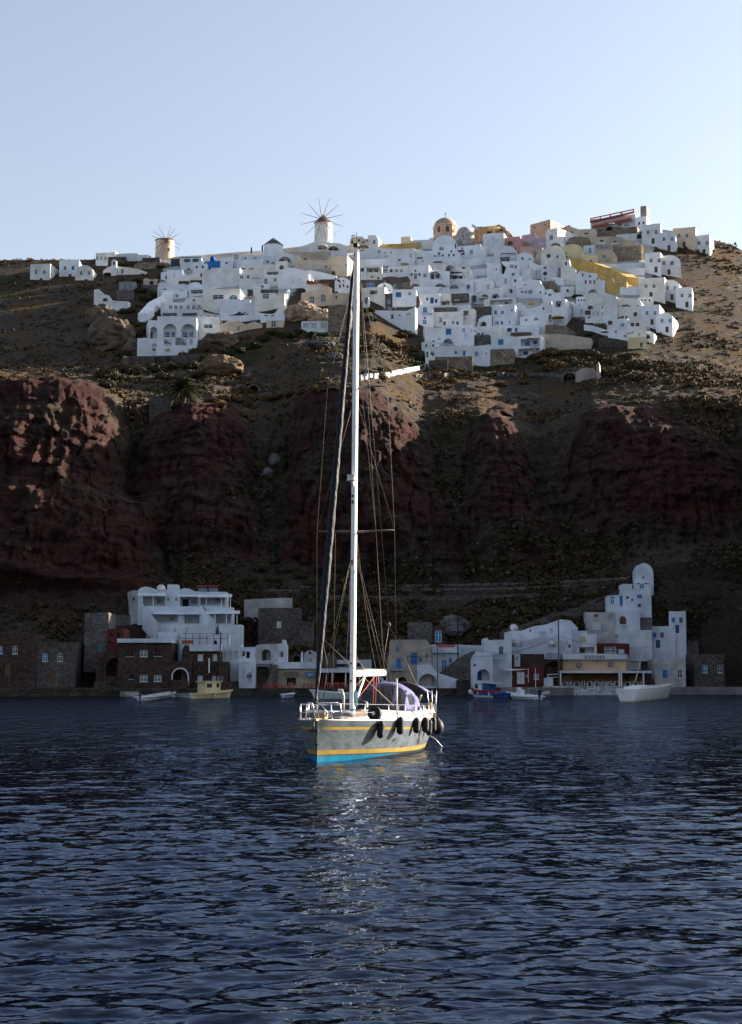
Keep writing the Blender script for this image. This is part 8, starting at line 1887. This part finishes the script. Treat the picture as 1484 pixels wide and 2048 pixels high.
for kk in ('gold', 'olive', 'green'):
    for i in range(3):
        sd_ = len(PROTO) * 13 + 5; v, f = leaf_cloud(1500, 1, 1, .8, .10, sd_, lumps=8 + i)
        v2, f2 = leaf_cloud(500, .8, .8, .62, .22, sd_, lumps=8 + i); f = np.concatenate([f, f2 + len(v)]); v = np.concatenate([v, v2])
        o = np_mesh('shrub', v, f, LEAF[kk]); PROTO[kk, i] = o.data; bpy.data.objects.remove(o)
rs2 = random.Random(11)
HX, HY, HZ, HK, HR, HU = HILL
def surf(px, py):
    """place on the rough hillside seen at a picture point"""
    return at(px, py, hit2(px, py))
ZONES = [
 ('golden shrub on the slope below the long beige retaining wall', 'gold', [(1100,697,26),(1075,705,22),(1128,700,20),(1112,722,30),(1088,716,20),(1140,712,18),(1060,690,16),(1150,700,15)]),
 ('olive brown shrub on the right slope above the lone chapel', 'olive', [(1180,700,24),(1205,708,28),(1228,716,30),(1252,708,26),(1240,735,34),(1275,722,34),(1210,735,26),(1185,738,22),(1262,748,30),(1160,722,20),(1285,745,28),(1150,745,20)]),
 ('brown shrub along the path wall below the town', 'gold', [(870,742,20),(900,738,22),(945,745,18),(985,742,20),(1020,735,18),(1045,742,20),(905,755,16),(1000,762,18),(1050,760,14),(840,760,16)]),
 ('golden shrub on the slope just right of the mast', 'gold', [(760,672,24),(780,680,24),(745,668,18),(792,690,20),(770,735,20),(758,745,18),(738,690,16),(820,690,22),(800,665,16)]),
 ('dark green bush at the town edge right of the mast', 'green', [(738,615,16),(742,632,16),(828,722,26),(835,710,18),(810,660,18)]),
 ('green bush on the slope below the pale gates', 'green', [(480,692,22),(505,684,24),(530,672,22),(548,662,20),(575,664,22),(600,660,20),(625,664,20),(655,664,18),(455,700,18)]),
 ('olive shrub below the arcade house', 'olive', [(215,738,32),(245,728,28),(280,735,30),(315,728,30),(350,722,32),(385,722,26),(412,712,20),(330,745,24),(270,752,24),(215,760,22),(400,742,22),(232,748,26)]),
 ('brown shrub in the gully left of the arcade house', 'olive', [(262,640,24),(285,655,22),(255,615,20),(300,620,20),(295,590,22),(318,560,18),(330,545,18),(270,660,20),(245,640,18),(285,575,20),(312,585,18)]),
 ('golden shrub on top of the left red cliff dome', 'gold', [(425,795,22),(450,790,20),(472,788,26),(490,800,20),(505,808,16),(440,805,16),(485,825,16),(500,835,14),(512,790,16)]),
 ('golden shrub along the path above the middle cliff', 'gold', [(560,785,20),(585,780,18),(610,776,18),(640,770,20),(665,768,18),(535,790,16),(690,770,14)]),
 ('dark green round bush in front of the tan outcrop', 'green', [(250,703,22)]), ('dark green bush beside the palm tree', 'green', [(404,770,18),(392,778,14)]),
 ('green shrub in the middle of the upper town', 'green', [(1140,580,16),(1155,588,14),(1165,584,12),(1012,580,12),(1112,560,12),(1122,655,16),(1105,660,16),(1135,662,14),(1180,665,12)]),
 ('brown bush on the ridge left of the squat windmill', 'olive', [(242,524,16),(215,545,10),(322,530,12),(330,550,16),(355,548,14),(275,557,16),(240,560,10)]),
 ('olive shrub on the scree above the guest house', 'olive', [(540,1112,22),(520,1128,20),(575,1130,22),(500,1150,18),(470,1165,20),(545,1150,20),(600,1145,16),(620,1160,14),(430,1150,14),(505,1195,18),(490,1232,20),(525,1255,18)]),
 ('olive shrub on the right scree above the harbour', 'olive', [(1200,1100,20),(1235,1105,22),(1180,1130,18),(1225,1140,18),(1150,1180,18),(1100,1200,20),(1060,1215,22),(1035,1235,18),(980,1230,18),(1150,1205,14),(1020,1080,16)]),
 ('olive shrub behind the harbour houses beside the mast', 'olive', [(660,1290,16),(690,1300,14),(765,1285,18),(780,1278,14),(590,1275,16),(610,1290,14),(650,1250,16),(720,1250,14)]),
]
for label, kind, pl_ in ZONES:
    for x, y, r in pl_:
        p = surf(x, y + r * .45); k = r / pxm(p.y) * .95
        o = link('shrub', PROTO[kind, rs2.randrange(3)], None, p - Vector((0, 0, .12 * k)), rs2.uniform(0, 6.28)); o.scale = (k * rs2.uniform(.9, 1.25), k, k * rs2.uniform(.75, 1.0))
        tag(o, label, 'shrub', label + 's' if len(pl_) > 1 else None)
# palm
def palm(px, py_base, py_top, label):
    p = surf(px, py_base); m = pxm(p.y); Ht = (py_base - py_top) / m; t = thing('palm_tree', label, 'palm tree', p); g = random.Random(3)
    q = MB(); q.tube([(0,0,-1),(0,0,.2),(.1,0,Ht*.5)], [.6,.5,.4], 10); q.build('trunk', PANE['n'], t, smooth=True)
    q = MB(); c = Vector((.1, 0, Ht*.48))
    for k in range(120):
        az = g.uniform(0, 6.28); el = math.asin(g.uniform(-.55, 1)); Lf = Ht * g.uniform(.42, .56); d = Vector((math.cos(az)*math.cos(el), math.sin(az)*math.cos(el), math.sin(el))); pts = []
        for i in range(9):
            s = i / 8; pts.append(c + d * Lf * s + Vector((0, 0, -.55 * Lf * s * s * (1 - .4 * max(0, math.sin(el))))))
        sd = d.cross(Vector((0,0,1))).normalized() if abs(d.z) < .98 else Vector((1,0,0))
        for i in range(1, 8):
            for sg in (-1, 1):
                for h in (0, .5):
                    a = pts[i].lerp(pts[i+1], h); w = Lf * .24 * math.sin(math.pi * (i + h) / 8.6) ** .6; e = a + (sd * sg + d * .7).normalized() * w - Vector((0, 0, w * .35)); n = Vector((0, 0, .05))
                    q.add([a - d*.11, a + d*.11, e], [(0, 1, 2)])
        q.tube(pts, [.05] * 8 + [.015], 3, cap=False)
    q.build('crown', LEAF['palm'], t, fix=False)
palm(367, 812, 738, 'bushy palm tree standing on top of the left red cliff dome')

# uncountable low scrub on the slopes
def scrub():
    g = np.random.default_rng(5); r, c = HX.shape; n = 80000
    i = g.integers(60, r - 10, n); j = g.integers(60, c - 60, n); i[:26000] = g.integers(12, 95, 26000); i[26000:34000] = g.integers(95, 180, 8000); P = np.stack([HX[i, j], HY[i, j], HZ[i, j]], 1); K = HK[i, j]; red = HR[i, j]
    patch = fbm(P[:,0]/14, P[:,1]/14, P[:,2]/14, 3, 501) + .5 * fbm(P[:,0]/4, P[:,1]/4, P[:,2]/4, 2, 509)
    dens = np.clip(.30 + 2.0 * patch, 0.03, 1) * np.where(K < 3.1, .8, np.where(K < 5, .45, 1.0)) * np.clip(1 - 1.6 * red, 0.01, 1) * (K < 5.98) * (K > 2.35)
    v0 = (P[:,2] - CAMH) / P[:,1]; pyv = CY - FPX * (v0 * CP - SP) / (CP + v0 * SP); pxv = CX + FPX * P[:,0] / (P[:,1] * CP + (P[:,2]-CAMH) * SP)
    left = ((pxv < 300) | (pxv > 1310)) & (K >= 5.98) & (K < 7.2); dens = np.where(left, .6 + .9 * patch, dens)
    keep = g.random(n) < dens; P, K, patch = P[keep], K[keep], patch[keep]; m = len(P); q = 10
    s = ((.22 + .55 * g.random(m) ** 2) * (1 + 1.1 * np.clip(patch, 0, 1)))[:, None, None]
    d = g.normal(0, 1, (m, q, 3)); d /= np.linalg.norm(d, axis=2)[..., None]; d[..., 2] = np.abs(d[..., 2]); C = P[:, None, :] + d * s * np.array([1, 1, .75]) * (.5 + .5 * g.random((m, q, 1)))
    a = g.normal(0, 1, (m, q, 3)); a /= np.linalg.norm(a, axis=2)[..., None]; b = np.cross(a, d); b /= np.linalg.norm(b, axis=2)[..., None] + 1e-9; w = s * .42
    V = np.stack([C - a*w - b*w*.5, C + a*w - b*w*.5, C + a*w*.6 + b*w*.6, C - a*w*.6 + b*w*.6], 2).reshape(-1, 3)
    gold = np.array([.080, .053, .025]); ol = np.array([.050, .040, .019]); gr = np.array([.030, .036, .014]); dk = np.array([.026, .022, .016])
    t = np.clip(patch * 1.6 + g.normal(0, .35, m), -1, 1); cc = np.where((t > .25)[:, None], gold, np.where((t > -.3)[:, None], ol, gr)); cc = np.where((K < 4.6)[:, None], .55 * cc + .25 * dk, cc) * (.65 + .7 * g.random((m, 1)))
    col = np.repeat(np.concatenate([cc, np.ones((m, 1))], 1), q * 4, 0)
    M, N, L = new_mat('scrub'); bs = N['Principled BSDF']; bs.inputs['Roughness'].default_value = .95; bs.inputs['Specular IOR Level'].default_value = .1; at_ = N.new('ShaderNodeAttribute'); at_.attribute_name = 'Col'; L.new(at_.outputs['Color'], bs.inputs['Base Color'])
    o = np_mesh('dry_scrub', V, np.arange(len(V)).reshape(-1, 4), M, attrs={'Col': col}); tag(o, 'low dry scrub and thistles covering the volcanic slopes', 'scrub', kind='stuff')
    # loose stones on the same slopes
    k = g.integers(0, m, 5000); S = P[k] + g.normal(0, .5, (5000, 3)) * np.array([1, 1, .1]); r_ = (.12 + .38 * g.random(5000) ** 3)[:, None, None]
    oc = np.array([[1,0,0],[0,1,0],[-1,0,0],[0,-1,0],[0,0,.8],[0,0,-.8]]); R_ = oc[None] * r_ * (.6 + .8 * g.random((5000, 6, 1))); VV = (S[:, None, :] + R_).reshape(-1, 3)
    fo = np.array([[0,1,4],[1,2,4],[2,3,4],[3,0,4],[1,0,5],[2,1,5],[3,2,5],[0,3,5]]); FF = (np.arange(5000)[:, None, None] * 6 + fo[None]).reshape(-1, 3)
    o = np_mesh('loose_rubble', VV, FF, grey_rock); tag(o, 'loose grey stones scattered over the slopes', 'rubble', kind='stuff')
scrub()
